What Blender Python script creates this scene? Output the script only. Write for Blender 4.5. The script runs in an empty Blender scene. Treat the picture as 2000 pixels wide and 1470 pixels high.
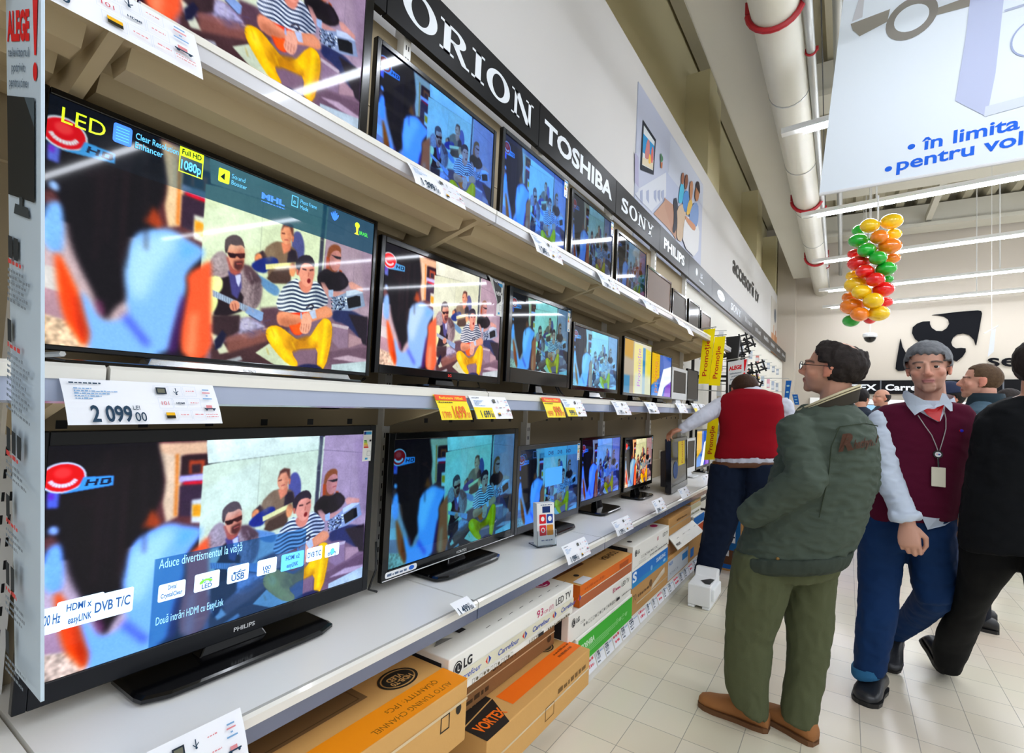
import bpy, bmesh, math, random
import numpy as np
from mathutils import Matrix, Vector, noise

SC = bpy.context.scene
COL = SC.collection
random.seed(7)

# ---------------------------------------------------------------- camera (an 18 mm wide angle, held at eye height and slightly rolled)
F, CX, CY, ROLL, VPY, EYE = 1000.0, 1000.0, 735.0, .045, (1655.0, 812.0), 1.42
def _n(v): return v/np.linalg.norm(v)
def _r(q): return np.array([(q[0]-CX)/F, (q[1]-CY)/F, 1.0])
_Y = _n(_r(VPY)); _up = _n(np.cross(_Y, np.array([1, ROLL, 0.0]))); _up = -_up if _up[1] > 0 else _up
_X = np.cross(_Y, _up); _X = -_X if _X[0] < 0 else _X
RM = np.array([_X, _Y, _up]); CAM = np.array([0, 0, EYE])
def ray(q): return RM @ _r(q)
def onX(q, c): d = ray(q); return CAM+d*((c-CAM[0])/d[0])
def onY(q, c): d = ray(q); return CAM+d*((c-CAM[1])/d[1])
def onZ(q, c): d = ray(q); return CAM+d*((c-CAM[2])/d[2])

cam = bpy.data.cameras.new('camera'); cam.sensor_width = 36; cam.lens = F/2000*36; cam.clip_start = .02; cam.clip_end = 200
camo = bpy.data.objects.new('camera', cam); COL.objects.link(camo); SC.camera = camo
_m = Matrix.Identity(4)
for j, v in enumerate(([1, 0, 0], [0, -1, 0], [0, 0, -1])):
    w = RM @ np.array(v, float)
    for i in range(3): _m[i][j] = w[i]
_m.translation = Vector(CAM); camo.matrix_world = _m

# ---------------------------------------------------------------- world, exposure, rows of ceiling lamps are built with the ceiling
SC.view_settings.view_transform = 'Standard'; SC.view_settings.look = 'None'
SC.view_settings.exposure = .36; SC.view_settings.gamma = 1.0; SC.view_settings.use_curve_mapping = False
wd = bpy.data.worlds.new('world'); SC.world = wd; wd.use_nodes = True
bg = wd.node_tree.nodes['Background']; bg.inputs[0].default_value = (.9, .95, 1, 1); bg.inputs[1].default_value = .55
LAMP = 44.0

# ---------------------------------------------------------------- materials
def lin(c):
    c = np.asarray(c, float)
    return np.where(c <= .04045, c/12.92, ((c+.055)/1.055)**2.4)
def hexlin(h): return tuple(float(x) for x in lin([int(h[i:i+2], 16)/255 for i in (0, 2, 4)]))
MATS = {}
def M(name, h=None, rough=.6, metal=0.0, emit=0.0, bump=0.0, bscale=200.0, spec=.5, var=0.0, vscale=8.0, trans=0.0, coat=0.0, sheen=0.0, wave=None):
    if name in MATS: return MATS[name]
    m = bpy.data.materials.new(name); m.use_nodes = True; nt = m.node_tree; b = nt.nodes['Principled BSDF']
    c = hexlin(h)
    b.inputs['Base Color'].default_value = (*c, 1); b.inputs['Roughness'].default_value = rough; b.inputs['Metallic'].default_value = metal
    b.inputs['Specular IOR Level'].default_value = spec
    if coat: b.inputs['Coat Weight'].default_value = coat; b.inputs['Coat Roughness'].default_value = .05
    if sheen: b.inputs['Sheen Weight'].default_value = sheen
    if trans: b.inputs['Transmission Weight'].default_value = trans; b.inputs['IOR'].default_value = 1.3
    if emit: b.inputs['Emission Color'].default_value = (*c, 1); b.inputs['Emission Strength'].default_value = emit
    tc = None
    if bump or var:
        tc = nt.nodes.new('ShaderNodeTexCoord')
    if bump:
        n = nt.nodes.new('ShaderNodeTexNoise'); n.inputs['Scale'].default_value = bscale; n.inputs['Detail'].default_value = 3
        bp = nt.nodes.new('ShaderNodeBump'); bp.inputs['Strength'].default_value = bump; bp.inputs['Distance'].default_value = .004
        nt.links.new(tc.outputs['Object'], n.inputs['Vector']); nt.links.new(n.outputs['Fac'], bp.inputs['Height']); nt.links.new(bp.outputs['Normal'], b.inputs['Normal'])
    if var:
        n = nt.nodes.new('ShaderNodeTexNoise'); n.inputs['Scale'].default_value = vscale; n.inputs['Detail'].default_value = 4
        mx = nt.nodes.new('ShaderNodeMix'); mx.data_type = 'RGBA'
        mx.inputs[6].default_value = (*[max(0, x*(1-var)) for x in c], 1); mx.inputs[7].default_value = (*[min(1, x*(1+var)) for x in c], 1)
        nt.links.new(tc.outputs['Object'], n.inputs['Vector']); nt.links.new(n.outputs['Fac'], mx.inputs[0]); nt.links.new(mx.outputs[2], b.inputs['Base Color'])
    MATS[name] = m
    return m
def attr_mat(name, emit=0.0, rough=.5, spec=.5, bump=0.0, bscale=300.0):
    """colour comes from the mesh's own colour attribute 'col'"""
    m = bpy.data.materials.new(name); m.use_nodes = True; nt = m.node_tree; b = nt.nodes['Principled BSDF']
    a = nt.nodes.new('ShaderNodeAttribute'); a.attribute_name = 'col'
    if emit:
        b.inputs['Base Color'].default_value = (.004, .004, .005, 1); nt.links.new(a.outputs['Color'], b.inputs['Emission Color']); b.inputs['Emission Strength'].default_value = emit
    else: nt.links.new(a.outputs['Color'], b.inputs['Base Color'])
    b.inputs['Roughness'].default_value = rough; b.inputs['Specular IOR Level'].default_value = spec
    if bump:
        tc = nt.nodes.new('ShaderNodeTexCoord'); n = nt.nodes.new('ShaderNodeTexNoise'); n.inputs['Scale'].default_value = bscale
        bp = nt.nodes.new('ShaderNodeBump'); bp.inputs['Strength'].default_value = bump; bp.inputs['Distance'].default_value = .003
        nt.links.new(tc.outputs['Object'], n.inputs['Vector']); nt.links.new(n.outputs['Fac'], bp.inputs['Height']); nt.links.new(bp.outputs['Normal'], b.inputs['Normal'])
    MATS[name] = m
    return m
def ink(h): return M('ink_'+h, h, rough=.55, spec=.2)
def paper(h): return M('paper_'+h, h, rough=.5, spec=.3)
def lit(h, e=1.0): return M('lit_%s_%g' % (h, e), h, rough=.3, emit=e)

white_metal = M('white_painted_metal', 'f3f2ee', rough=.35, var=.02, vscale=3)
cream_metal = M('cream_painted_metal', 'bfb092', rough=.6, spec=.2, var=.03, vscale=4)
back_metal = M('back_panel_metal', 'a6977c', rough=.65, spec=.2, var=.04, vscale=3)
rail_plastic = M('clear_grey_price_rail', '636a80', rough=.18, coat=.6)
rail_white = M('white_price_rail', 'e4e2da', rough=.25, coat=.4)
gloss_black = M('glossy_black_plastic', '08080a', rough=.14, coat=.15, spec=.35)
matt_black = M('matt_black_plastic', '141416', rough=.45)
grey_bezel = M('dark_grey_plastic', '3a3c40', rough=.3)
chrome = M('brushed_silver', 'c4c6c8', rough=.22, metal=1.0)
steel = M('galvanised_steel', 'b4b6b4', rough=.4, metal=.6)
card_brown = M('brown_cardboard', 'b98a4e', rough=.8, bump=.15, bscale=120, var=.06, vscale=9)
card_tan = M('tan_cardboard', 'd2a15c', rough=.75, bump=.12, bscale=120, var=.05, vscale=9)
card_dark = M('dark_cardboard', '8a5f34', rough=.8, bump=.15, bscale=120, var=.08, vscale=9)
card_white = M('white_coated_cardboard', 'f0eee6', rough=.5, var=.03, vscale=6)

# ---------------------------------------------------------------- object helpers
ORG = {}
def link(ob, org): COL.objects.link(ob); ORG[ob.name] = np.array(org, float); return ob
def tag(o, label=None, cat=None, group=None, kind=None):
    if label: o['label'] = label
    if cat: o['category'] = cat
    if group: o['group'] = group
    if kind: o['kind'] = kind
    return o
def thing(name, org, label, cat, group=None):
    o = bpy.data.objects.new(name, None); o.location = Vector([float(x) for x in org]); o.empty_display_size = .05
    return tag(link(o, org), label, cat, group)
def child(ob, parent):
    ob.parent = parent; return ob
class MB:
    """collects faces (world coordinates) and links them as one mesh object"""
    def __init__(s): s.v = []; s.f = []; s.m = []; s.mats = []
    def slot(s, mat):
        if mat not in s.mats: s.mats.append(mat)
        return s.mats.index(mat)
    def poly(s, pts, mat):
        i = len(s.v); s.v.extend([tuple(map(float, p)) for p in pts]); s.f.append(tuple(range(i, i+len(pts)))); s.m.append(s.slot(mat))
    def mesh(s, vs, fs, mat):
        i = len(s.v); s.v.extend([tuple(map(float, p)) for p in vs]); k = s.slot(mat)
        for f in fs: s.f.append(tuple(i+j for j in f)); s.m.append(k)
    def hexa(s, c, mat):
        """c: 8 corners, bottom ring 0-3 counter-clockwise seen from above, top ring 4-7"""
        s.mesh(c, [(3, 2, 1, 0), (4, 5, 6, 7), (0, 1, 5, 4), (1, 2, 6, 5), (2, 3, 7, 6), (3, 0, 4, 7)], mat)
    def box(s, a, b, mat):
        (x0, y0, z0), (x1, y1, z1) = np.minimum(a, b), np.maximum(a, b)
        s.hexa([(x0, y0, z0), (x1, y0, z0), (x1, y1, z0), (x0, y1, z0), (x0, y0, z1), (x1, y0, z1), (x1, y1, z1), (x0, y1, z1)], mat)
    def ring_mesh(s, rings, mat, cap=True, close=True):
        n = len(rings[0]); vs = [p for r in rings for p in r]; fs = []
        for i in range(len(rings)-1):
            for j in range(n if close else n-1):
                k = (j+1) % n; fs.append((i*n+j, i*n+k, (i+1)*n+k, (i+1)*n+j))
        if cap: fs.append(tuple(range(n-1, -1, -1))); fs.append(tuple((len(rings)-1)*n+j for j in range(n)))
        s.mesh(vs, fs, mat)
    def tube(s, pts, r, mat, n=10, cap=True):
        P = [np.array(p, float) for p in pts]; R = r if isinstance(r, (list, tuple)) else [r]*len(P); rings = []; a = None
        for i, p in enumerate(P):
            d = _n(P[min(i+1, len(P)-1)]-P[max(i-1, 0)])
            if a is None: a = np.cross(d, [0, 0, 1.0] if abs(d[2]) < .9 else [1.0, 0, 0])
            a = _n(a-d*(a@d)); b = np.cross(d, a)
            rings.append([p+R[i]*(a*math.cos(t)+b*math.sin(t)) for t in np.linspace(0, 2*math.pi, n, endpoint=False)])
        s.ring_mesh(rings, mat, cap)
    def ell(s, c, r, mat, Rm=None, nu=20, nv=12):
        Rm = np.eye(3) if Rm is None else Rm; c = np.array(c, float); rings = []
        for i in range(1, nv):
            th = math.pi*i/nv
            rings.append([c+Rm@np.array([r[0]*math.sin(th)*math.cos(t), r[1]*math.sin(th)*math.sin(t), r[2]*math.cos(th)]) for t in np.linspace(0, 2*math.pi, nu, endpoint=False)])
        vs = [p for q in rings for p in q]; fs = []
        for i in range(len(rings)-1):
            for j in range(nu): k = (j+1) % nu; fs.append((i*nu+j, (i+1)*nu+j, (i+1)*nu+k, i*nu+k))
        t, b = len(vs), len(vs)+1; vs += [c+Rm@np.array([0, 0, r[2]]), c-Rm@np.array([0, 0, r[2]])]
        for j in range(nu):
            k = (j+1) % nu; fs.append((t, j, k)); fs.append((b, (len(rings)-1)*nu+k, (len(rings)-1)*nu+j))
        s.mesh(vs, fs, mat)
    def cap(s, p, q, r0, r1, mat, n=14):
        p = np.array(p, float); q = np.array(q, float); d = q-p; L = np.linalg.norm(d)
        d = d/L if L > 1e-6 else np.array([0, 0, 1.0]); a = _n(np.cross(d, [0, 0, 1.0] if abs(d[2]) < .9 else [1.0, 0, 0])); b = np.cross(d, a); rings = []
        for th in np.linspace(-math.pi/2+.12, 0, 5): rings.append((p+d*r0*math.sin(th), r0*math.cos(th)))
        for th in np.linspace(0, math.pi/2-.12, 5): rings.append((q+d*r1*math.sin(th), r1*math.cos(th)))
        s.ring_mesh([[c+rr*(a*math.cos(t)+b*math.sin(t)) for t in np.linspace(0, 2*math.pi, n, endpoint=False)] for c, rr in rings], mat)
    def data(s, name, org=(0, 0, 0)):
        me = bpy.data.meshes.new(name); v = np.array(s.v, float).reshape(-1, 3)-np.array(org)
        me.from_pydata(v.tolist(), [], s.f)
        for m in s.mats: me.materials.append(m)
        me.polygons.foreach_set('material_index', s.m); me.update(); return me
    def build(s, name, parent=None, org=None, smooth=False, bevel=0, seg=2):
        if parent is not None: org = ORG[parent.name]
        elif org is None:
            v = np.array(s.v); lo, hi = v.min(0), v.max(0); org = [(lo[0]+hi[0])/2, (lo[1]+hi[1])/2, lo[2]]
        me = s.data(name, org); ob = bpy.data.objects.new(name, me); link(ob, org)
        if parent is not None: ob.parent = parent
        else: ob.location = Vector([float(x) for x in org])
        if smooth:
            me.polygons.foreach_set('use_smooth', [True]*len(me.polygons))
        if bevel:
            b = ob.modifiers.new('bevel', 'BEVEL'); b.width = bevel; b.segments = seg; b.limit_method = 'ANGLE'; b.angle_limit = .6
        return ob
_G = {}
def glyphs(s, bold=0.0):
    """flat outline of a line of lettering, font size 1"""
    k = (s, bold)
    if k not in _G:
        cu = bpy.data.curves.new('lettering', 'FONT'); cu.body = s; cu.offset = bold; cu.resolution_u = 3
        ob = bpy.data.objects.new('lettering', cu); me = ob.to_mesh()
        v = np.array([tuple(x.co)[:2] for x in me.vertices], float).reshape(-1, 2); f = [tuple(p.vertices) for p in me.polygons]
        ob.to_mesh_clear(); bpy.data.objects.remove(ob); bpy.data.curves.remove(cu); _G[k] = (v, f)
    return _G[k]
class Dec:
    """printing on a flat four-sided face: quad = bottom left, bottom right, top right, top left; W x H is its own measure"""
    def __init__(s, quad, W=None, H=None, lift=.0006, mb=None):
        s.q = [np.array(p, float) for p in quad]
        s.W = W or np.linalg.norm(s.q[1]-s.q[0]); s.H = H or np.linalg.norm(s.q[3]-s.q[0])
        s.n = _n(np.cross(s.q[1]-s.q[0], s.q[3]-s.q[0])); s.k = 0; s.lift = lift; s.mb = mb or MB()
    def at(s, a, b, k=None):
        u, v = a/s.W, b/s.H; q = s.q
        return q[0]*(1-u)*(1-v)+q[1]*u*(1-v)+q[2]*u*v+q[3]*(1-u)*v+s.n*s.lift*((s.k if k is None else k)+1)
    def poly(s, pts, mat, up=True):
        s.mb.poly([s.at(*p) for p in pts], mat); s.k += .25 if up else 0
    def rect(s, a0, b0, a1, b1, mat, up=True): s.poly([(a0, b0), (a1, b0), (a1, b1), (a0, b1)], mat, up)
    def rrect(s, a0, b0, a1, b1, r, mat):
        P = []
        for cx, cy, t0 in ((a1-r, b1-r, 0), (a0+r, b1-r, 90), (a0+r, b0+r, 180), (a1-r, b0+r, 270)):
            P += [(cx+r*math.cos(math.radians(t0+d)), cy+r*math.sin(math.radians(t0+d))) for d in (0, 30, 60, 90)]
        s.poly(P, mat)
    def frame(s, a0, b0, a1, b1, t, mat):
        for r in ((a0, b0, a1, b0+t), (a0, b1-t, a1, b1), (a0, b0+t, a0+t, b1-t), (a1-t, b0+t, a1, b1-t)): s.rect(*r, mat, False)
        s.k += .25
    def ell(s, a, b, ra, rb, mat, rot=0):
        ca, sa = math.cos(rot), math.sin(rot)
        s.poly([(a+ra*math.cos(t)*ca-rb*math.sin(t)*sa, b+ra*math.cos(t)*sa+rb*math.sin(t)*ca) for t in np.linspace(0, 2*math.pi, 28, endpoint=False)], mat)
    def ring(s, a, b, ra, rb, ia, ib, mat, t0=0, t1=2*math.pi):
        T = np.linspace(t0, t1, 33)
        for p, q in zip(T[:-1], T[1:]):
            s.poly([(a+ra*math.cos(p), b+rb*math.sin(p)), (a+ra*math.cos(q), b+rb*math.sin(q)), (a+ia*math.cos(q), b+ib*math.sin(q)), (a+ia*math.cos(p), b+ib*math.sin(p))], mat, False)
        s.k += .25
    def line(s, p, q, w, mat):
        p = np.array(p, float); q = np.array(q, float); d = _n(q-p); n = np.array([-d[1], d[0]])*w/2
        s.poly([p-n, q-n, q+n, p+n], mat)
    def text(s, t, a, b, h, mat, al='l', sx=1.0, bold=0.0, rot=0, shear=0, w=None):
        v, f = glyphs(t, bold)
        if not len(v): return
        k = h/.73; v = v.copy()
        if w: sx = w/((v[:, 0].max()-v[:, 0].min())*k)
        v = v*k*np.array([sx, 1])
        v[:, 0] -= {'l': v[:, 0].min(), 'c': (v[:, 0].min()+v[:, 0].max())/2, 'r': v[:, 0].max()}[al]
        v[:, 0] += shear*v[:, 1]; c, z = math.cos(math.radians(rot)), math.sin(math.radians(rot))
        s.mb.mesh([s.at(a+x*c-y*z, b+x*z+y*c) for x, y in v], f, mat); s.k += .25
    def greek(s, a0, a1, b, h, mat, n=6, seed=0):
        """lines of print too small to read"""
        r = random.Random(seed); a = a0
        while a < a1:
            w = r.uniform(.6, 2.4)*h
            s.rect(a, b, min(a+w, a1), b+h*r.uniform(.6, 1), mat, False); a += w+h*.5
        s.k += .25
    def build(s, name, parent):
        o = s.mb.build(name, parent) if s.mb.f else None; s.mb = MB(); return o
def faceX(x, y0, y1, z0, z1): return [(x, y0, z0), (x, y1, z0), (x, y1, z1), (x, y0, z1)]
def faceZ(z, x0, x1, y0, y1):
    """a top seen from the aisle: bottom edge along the aisle"""
    return [(x1, y0, z), (x1, y1, z), (x0, y1, z), (x0, y0, z)]
def faceY(y, x0, x1, z0, z1): return [(x0, y, z0), (x1, y, z0), (x1, y, z1), (x0, y, z1)]
# ---------------------------------------------------------------- television picture (painted into vertex colours of the lit screens)
CW, CH = 960, 540
def homog(src, dst):
    A, b = [], []
    for (x, y), (u, v) in zip(src, dst):
        A.append([x, y, 1, 0, 0, 0, -u*x, -u*y]); b.append(u)
        A.append([0, 0, 0, x, y, 1, -v*x, -v*y]); b.append(v)
    return np.append(np.linalg.solve(np.array(A, float), np.array(b, float)), 1).reshape(3, 3)
_box = [(0, 0), (CW, 0), (CW, CH), (0, CH)]
H_UP = homog([(79, 190), (729, 446), (722, 733), (80, 693)], _box)
H_LO = homog([(70, 868), (729, 848), (727.5, 1134), (66, 1362)], _box)
SRC = {'A': (390, 400, .23133, H_UP), 'B': (70, 180, .23133, H_UP), 'C': (70, 480, .17686, H_UP),
       'D': (70, 840, 1/3, H_LO), 'E': (390, 840, .27216, H_LO)}
def cpts(s, pts):
    if s is None: return np.array(pts, float)
    ox, oy, k, Hm = SRC[s]
    p = np.array([[ox+x*k, oy+y*k, 1] for x, y in pts]) @ Hm.T
    return p[:, :2] / p[:, 2:]
def hx(h): return np.array([int(h[i:i+2], 16) for i in (0, 2, 4)]) / 255.0
def pmask(P, box=None):
    x0, y0, x1, y1 = box or (0, 0, CW, CH)
    yy, xx = np.mgrid[y0:y1, x0:x1]; xx = xx+.5; yy = yy+.5
    m = np.zeros(xx.shape, bool); n = len(P)
    for i in range(n):
        x0, y0 = P[i]; x1, y1 = P[(i+1) % n]
        if abs(y1-y0) < 1e-9: continue
        m ^= ((y0 > yy) != (y1 > yy)) & (xx < (x1-x0)*(yy-y0)/(y1-y0)+x0)
    return m.astype(float)
def blur(m, r):
    r = int(round(r))
    if r < 1: return m
    for _ in range(2):
        for ax in (0, 1):
            q = np.pad(m, [(r+1, r), (0, 0)] if ax == 0 else [(0, 0), (r+1, r)], mode='edge')
            c = np.cumsum(q, axis=ax)
            m = (c[2*r+1:]-c[:-2*r-1])/(2*r+1) if ax == 0 else (c[:, 2*r+1:]-c[:, :-2*r-1])/(2*r+1)
    return m
def smooth_poly(P, n=3):
    P = np.asarray(P, float)
    for _ in range(n):
        Q = np.roll(P, -1, 0); P = np.stack([.75*P+.25*Q, .25*P+.75*Q], 1).reshape(-1, 2)
    return P
class Canvas:
    def __init__(s): s.c = np.zeros((CH, CW, 3))
    def put(s, m, col, a=1.0):
        m = (m*a)[..., None]; s.c = s.c*(1-m)+np.asarray(col)*m
    def poly(s, src, pts, col, b=1, a=1.0, sm=0):
        P = cpts(src, pts)
        if sm: P = smooth_poly(P, sm)
        s.shape(P, col, b, a)
    def shape(s, P, col, b, a):
        e = 2*int(b)+3; lo = np.floor(P.min(0)).astype(int)-e; hi = np.ceil(P.max(0)).astype(int)+e
        if b >= 1: e2 = 4*int(b)+4; lo -= e2; hi += e2
        x0, y0, x1, y1 = max(lo[0], 0), max(lo[1], 0), min(hi[0], CW), min(hi[1], CH)
        if x1 <= x0 or y1 <= y0: return
        m = blur(pmask(P, (x0, y0, x1, y1)), b)[..., None]*a
        s.c[y0:y1, x0:x1] = s.c[y0:y1, x0:x1]*(1-m)+hx(col)*m
    def ell(s, src, c, rx, ry, col, b=1, a=1.0, rot=0):
        t = np.linspace(0, 2*np.pi, 28, endpoint=False); ca, sa = math.cos(rot), math.sin(rot)
        s.poly(src, [(c[0]+rx*math.cos(q)*ca-ry*math.sin(q)*sa, c[1]+rx*math.cos(q)*sa+ry*math.sin(q)*ca) for q in t], col, b, a)
    def line(s, src, pts, w, col, b=1, a=1.0):
        P = cpts(src, pts)
        for p, q in zip(P[:-1], P[1:]):
            d = q-p; L = np.hypot(*d)+1e-9; n = np.array([-d[1], d[0]])/L*w/2
            s.shape(np.array([p+n, q+n, q-n, p-n]), col, b, a)
    def tex(s, src, pts, amt, seed, sx=3, sy=3):
        m = blur(pmask(cpts(src, pts)), 2); r = np.random.default_rng(seed).random((CH, CW))-.5
        s.c = np.clip(s.c*(1+m[..., None]*amt*blur(r, sx)[..., None]*6), 0, 1)
def paint_video():
    k = Canvas()
    k.put(np.ones((CH, CW)), hx('0d0a12'))
    # street behind the girl
    k.poly('D', [(0, 820), (600, 700), (600, 1500), (0, 1500)], 'c9b6be', 3)
    k.poly('C', [(60, 310), (400, 400), (420, 660), (60, 560)], 'd6d3d6', 2)
    k.poly('C', [(60, 560), (500, 680), (520, 960), (60, 850)], 'b79aa8', 2)
    k.poly('C', [(60, 845), (560, 980), (760, 1260), (60, 1200)], 'd9c3b0', 3); k.tex('C', [(60, 845), (560, 980), (760, 1260), (60, 1200)], .5, 3)
    k.poly('D', [(660, 60), (1000, 60), (1000, 640), (700, 600)], '5b3437', 3)
    k.poly('D', [(680, 80), (860, 85), (840, 520), (770, 560), (740, 440), (745, 300)], 'e6cdb0', 4)
    k.poly('D', [(680, 78), (1000, 62), (1000, 140), (820, 150), (700, 130)], 'e2bf9f', 4)
    k.line('D', [(812, 140), (822, 330), (826, 520)], 9, 'd38a4c', 3)
    k.poly('D', [(838, 150), (1000, 140), (1000, 290), (840, 290)], '2b1820', 3)
    k.poly('D', [(888, 180), (985, 175), (985, 260), (892, 262)], 'a34a30', 3); k.poly('D', [(905, 205), (965, 200), (965, 258), (908, 260)], '33212a', 3)
    k.poly('D', [(835, 275), (1000, 258), (1000, 302), (838, 312)], 'c8c2ea', 3); k.poly('D', [(860, 312), (1000, 302), (1000, 322), (862, 328)], 'd01a3c', 3)
    k.poly('D', [(840, 335), (1000, 328), (1000, 520), (850, 520)], '38283a', 3)
    k.poly('D', [(920, 420), (1000, 408), (1000, 560), (925, 560)], 'd9dcd6', 3); k.poly('D', [(925, 450), (1000, 445), (1000, 520), (930, 520)], 'dfa33a', 3)
    # dark upper left
    k.poly('D', [(-40, 0), (690, 0), (690, 600), (300, 700), (-40, 640)], '0b0810', 6)
    k.poly('D', [(20, 370), (95, 370), (95, 470), (20, 475)], '6f7fd6', 3, .9); k.poly('D', [(25, 380), (60, 380), (60, 420), (25, 420)], '7a2fae', 3, .8)
    k.ell('D', (75, 610), 35, 30, '9fbbe6', 4); k.ell('D', (60, 690), 55, 50, '5d3a3c', 5)
    k.poly('D', [(20, 740), (120, 670), (160, 760), (165, 960), (110, 1000), (20, 960)], '8fb9f2', 6, 1, 2)
    # wall of the house front
    k.poly('A', [(52, -120), (1095, 60), (1062, 620), (900, 1420), (300, 1420), (60, 1000), (52, 460)], 'd3ddc6', 1)
    k.poly('E', [(36, -60), (880, -80), (876, 148), (55, 246), (36, 100)], 'dde6d6', 1)
    k.line('E', [(50, 247), (450, 198), (872, 146)], 1.6, '7f867c', 1); k.line('E', [(445, 198), (442, 560)], 1.4, '7f867c', 1)
    k.poly('A', [(1095, -200), (1600, -80), (1600, 1600), (1000, 1600), (1062, 620)], 'a797a6', 2)
    k.line('E', [(892, -40), (882, 300), (878, 640)], 15, '3f4250', 2)
    k.line('E', [(905, 146), (1240, 172)], 1.6, '6d6270', 1); k.line('A', [(1320, 260), (1310, 700)], 1.3, '8d8090', 1)
    # ground with sun patches
    k.poly('A', [(120, 1080), (700, 960), (1480, 1000), (1480, 1500), (120, 1500)], '7d6878', 4)
    k.poly('A', [(180, 1240), (640, 1150), (760, 1480), (180, 1480)], '4a3438', 3); k.poly('A', [(560, 930), (820, 900), (800, 1120), (600, 1100)], '5a4450', 4)
    k.poly('A', [(1030, 1290), (1440, 1230), (1440, 1480), (1030, 1480)], '6c5868', 2)
    k.poly('A', [(540, 1300), (650, 1220), (880, 1420), (740, 1420)], 'cdd6c2', 1); k.poly('A', [(160, 1150), (260, 1110), (240, 1180), (330, 1300), (250, 1320)], 'd8dccb', 2)
    k.poly('A', [(1160, 1330), (1290, 1300), (1440, 1330), (1440, 1370)], 'b9a8b8', 2); k.poly('A', [(1160, 1380), (1440, 1345), (1440, 1470), (1160, 1460)], 'b6c4cc', 1)
    k.poly('A', [(300, 1370), (420, 1330), (440, 1360), (330, 1400)], 'b3b7c0', 2)
    # far guitarist
    k.poly('A', [(800, 290), (840, 265), (880, 310), (905, 420), (890, 560), (820, 560), (790, 400)], '565a86', 2, 1, 2)
    k.poly('A', [(560, 440), (650, 360), (720, 370), (800, 400), (850, 470), (850, 640), (620, 690), (590, 560)], '7c6a5a', 2, 1, 1)
    k.poly('A', [(770, 420), (830, 440), (860, 560), (760, 580)], '2a2230', 2); k.poly('A', [(500, 480), (560, 440), (600, 500), (560, 545), (500, 540)], '33262e', 2)
    k.ell('A', (525, 510), 30, 42, 'd3946f', 2); k.poly('A', [(705, 370), (790, 370), (785, 440), (730, 470)], 'c98a72', 2)
    k.ell('A', (745, 305), 47, 82, 'dba488', 1, 1, -.12); k.poly('A', [(700, 280), (715, 210), (750, 196), (800, 225), (806, 330), (790, 300), (770, 240), (725, 235)], '5a3b36', 2)
    k.line('A', [(705, 292), (735, 296)], 4, '6b4038', 1); k.line('A', [(730, 348), (765, 350)], 3, 'a5605a', 1); k.poly('A', [(795, 310), (810, 320), (805, 365), (793, 360)], 'c98466', 1)
    k.poly('A', [(460, 570), (520, 520), (600, 500), (640, 490), (690, 520), (690, 560), (610, 600), (590, 640), (500, 620)], '1d2f74', 2, 1, 1)
    k.poly('A', [(600, 680), (640, 620), (800, 600), (800, 720), (650, 720)], '4b3a34', 2); k.poly('A', [(470, 620), (590, 680), (720, 760), (700, 840), (580, 770)], '6f93b8', 2, 1, 1)
    k.poly('A', [(585, 560), (835, 535), (835, 575), (590, 605)], 'e2dfae', 1); k.ell('A', (810, 600), 28, 60, 'd9a07a', 2)
    # drummer
    k.poly('A', [(1090, 420), (1130, 375), (1185, 385), (1205, 430), (1190, 600), (1120, 640), (1085, 600)], '7f5038', 2, 1, 1)
    k.poly('A', [(1110, 470), (1150, 425), (1200, 440), (1205, 520), (1190, 590), (1150, 610), (1115, 560)], 'b98a86', 1, 1, 1)
    k.poly('A', [(1112, 462), (1150, 475), (1205, 485), (1200, 505), (1165, 500), (1140, 480)], '1b1a24', 1)
    k.line('A', [(1165, 545), (1195, 545)], 3, '8c4a50', 1)
    k.poly('A', [(1085, 480), (1110, 500), (1105, 650), (1085, 620)], '9a4a2a', 2); k.poly('A', [(1190, 590), (1215, 600), (1215, 660), (1200, 650)], '9a4a2a', 2)
    k.poly('A', [(1015, 640), (1080, 575), (1150, 620), (1215, 600), (1280, 690), (1260, 740), (1190, 780), (1080, 770), (1020, 700)], '1a141c', 2, 1, 1)
    k.poly('A', [(1270, 700), (1300, 690), (1390, 740), (1390, 775), (1290, 750)], 'cfa39c', 2); k.poly('A', [(1045, 700), (1075, 700), (1120, 770), (1260, 780), (1240, 815), (1090, 820)], 'bd9794', 2)
    k.poly('A', [(1150, 920), (1290, 920), (1440, 1000), (1430, 1220), (1340, 1120), (1250, 1040), (1150, 1020)], '2c3358', 3, 1, 1); k.poly('A', [(1280, 960), (1440, 980), (1440, 1220), (1400, 1200), (1340, 1080)], '241d28', 3)
    k.poly('A', [(1150, 830), (1260, 780), (1390, 775), (1415, 890), (1290, 935), (1150, 930)], '8f9db6', 1); k.poly('A', [(1255, 770), (1330, 755), (1400, 780), (1260, 815)], 'c6d3e6', 1)
    k.poly('A', [(1262, 830), (1340, 805), (1370, 810), (1380, 890), (1280, 915)], '14161c', 1)
    rr = random.Random(4)
    for _ in range(70):
        x, y = rr.uniform(1140, 1260), rr.uniform(820, 925); k.ell('A', (x, y), rr.uniform(4, 10), rr.uniform(4, 9), rr.choice(['1d2433', 'd9e4f2', '5f7088', '2a3550']), 0)
    k.poly('A', [(1110, 765), (1150, 760), (1150, 825), (1115, 820)], 'a9bcd8', 1)
    k.poly('A', [(1150, 1040), (1280, 1060), (1285, 1235), (1215, 1250), (1150, 1180)], '8f7c90', 2); k.poly('A', [(1150, 1040), (1290, 1065), (1280, 1090), (1150, 1065)], 'bdb2bd', 1)
    k.poly('A', [(1290, 1120), (1390, 1160), (1400, 1200), (1290, 1240)], 'a8909a', 2)
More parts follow.
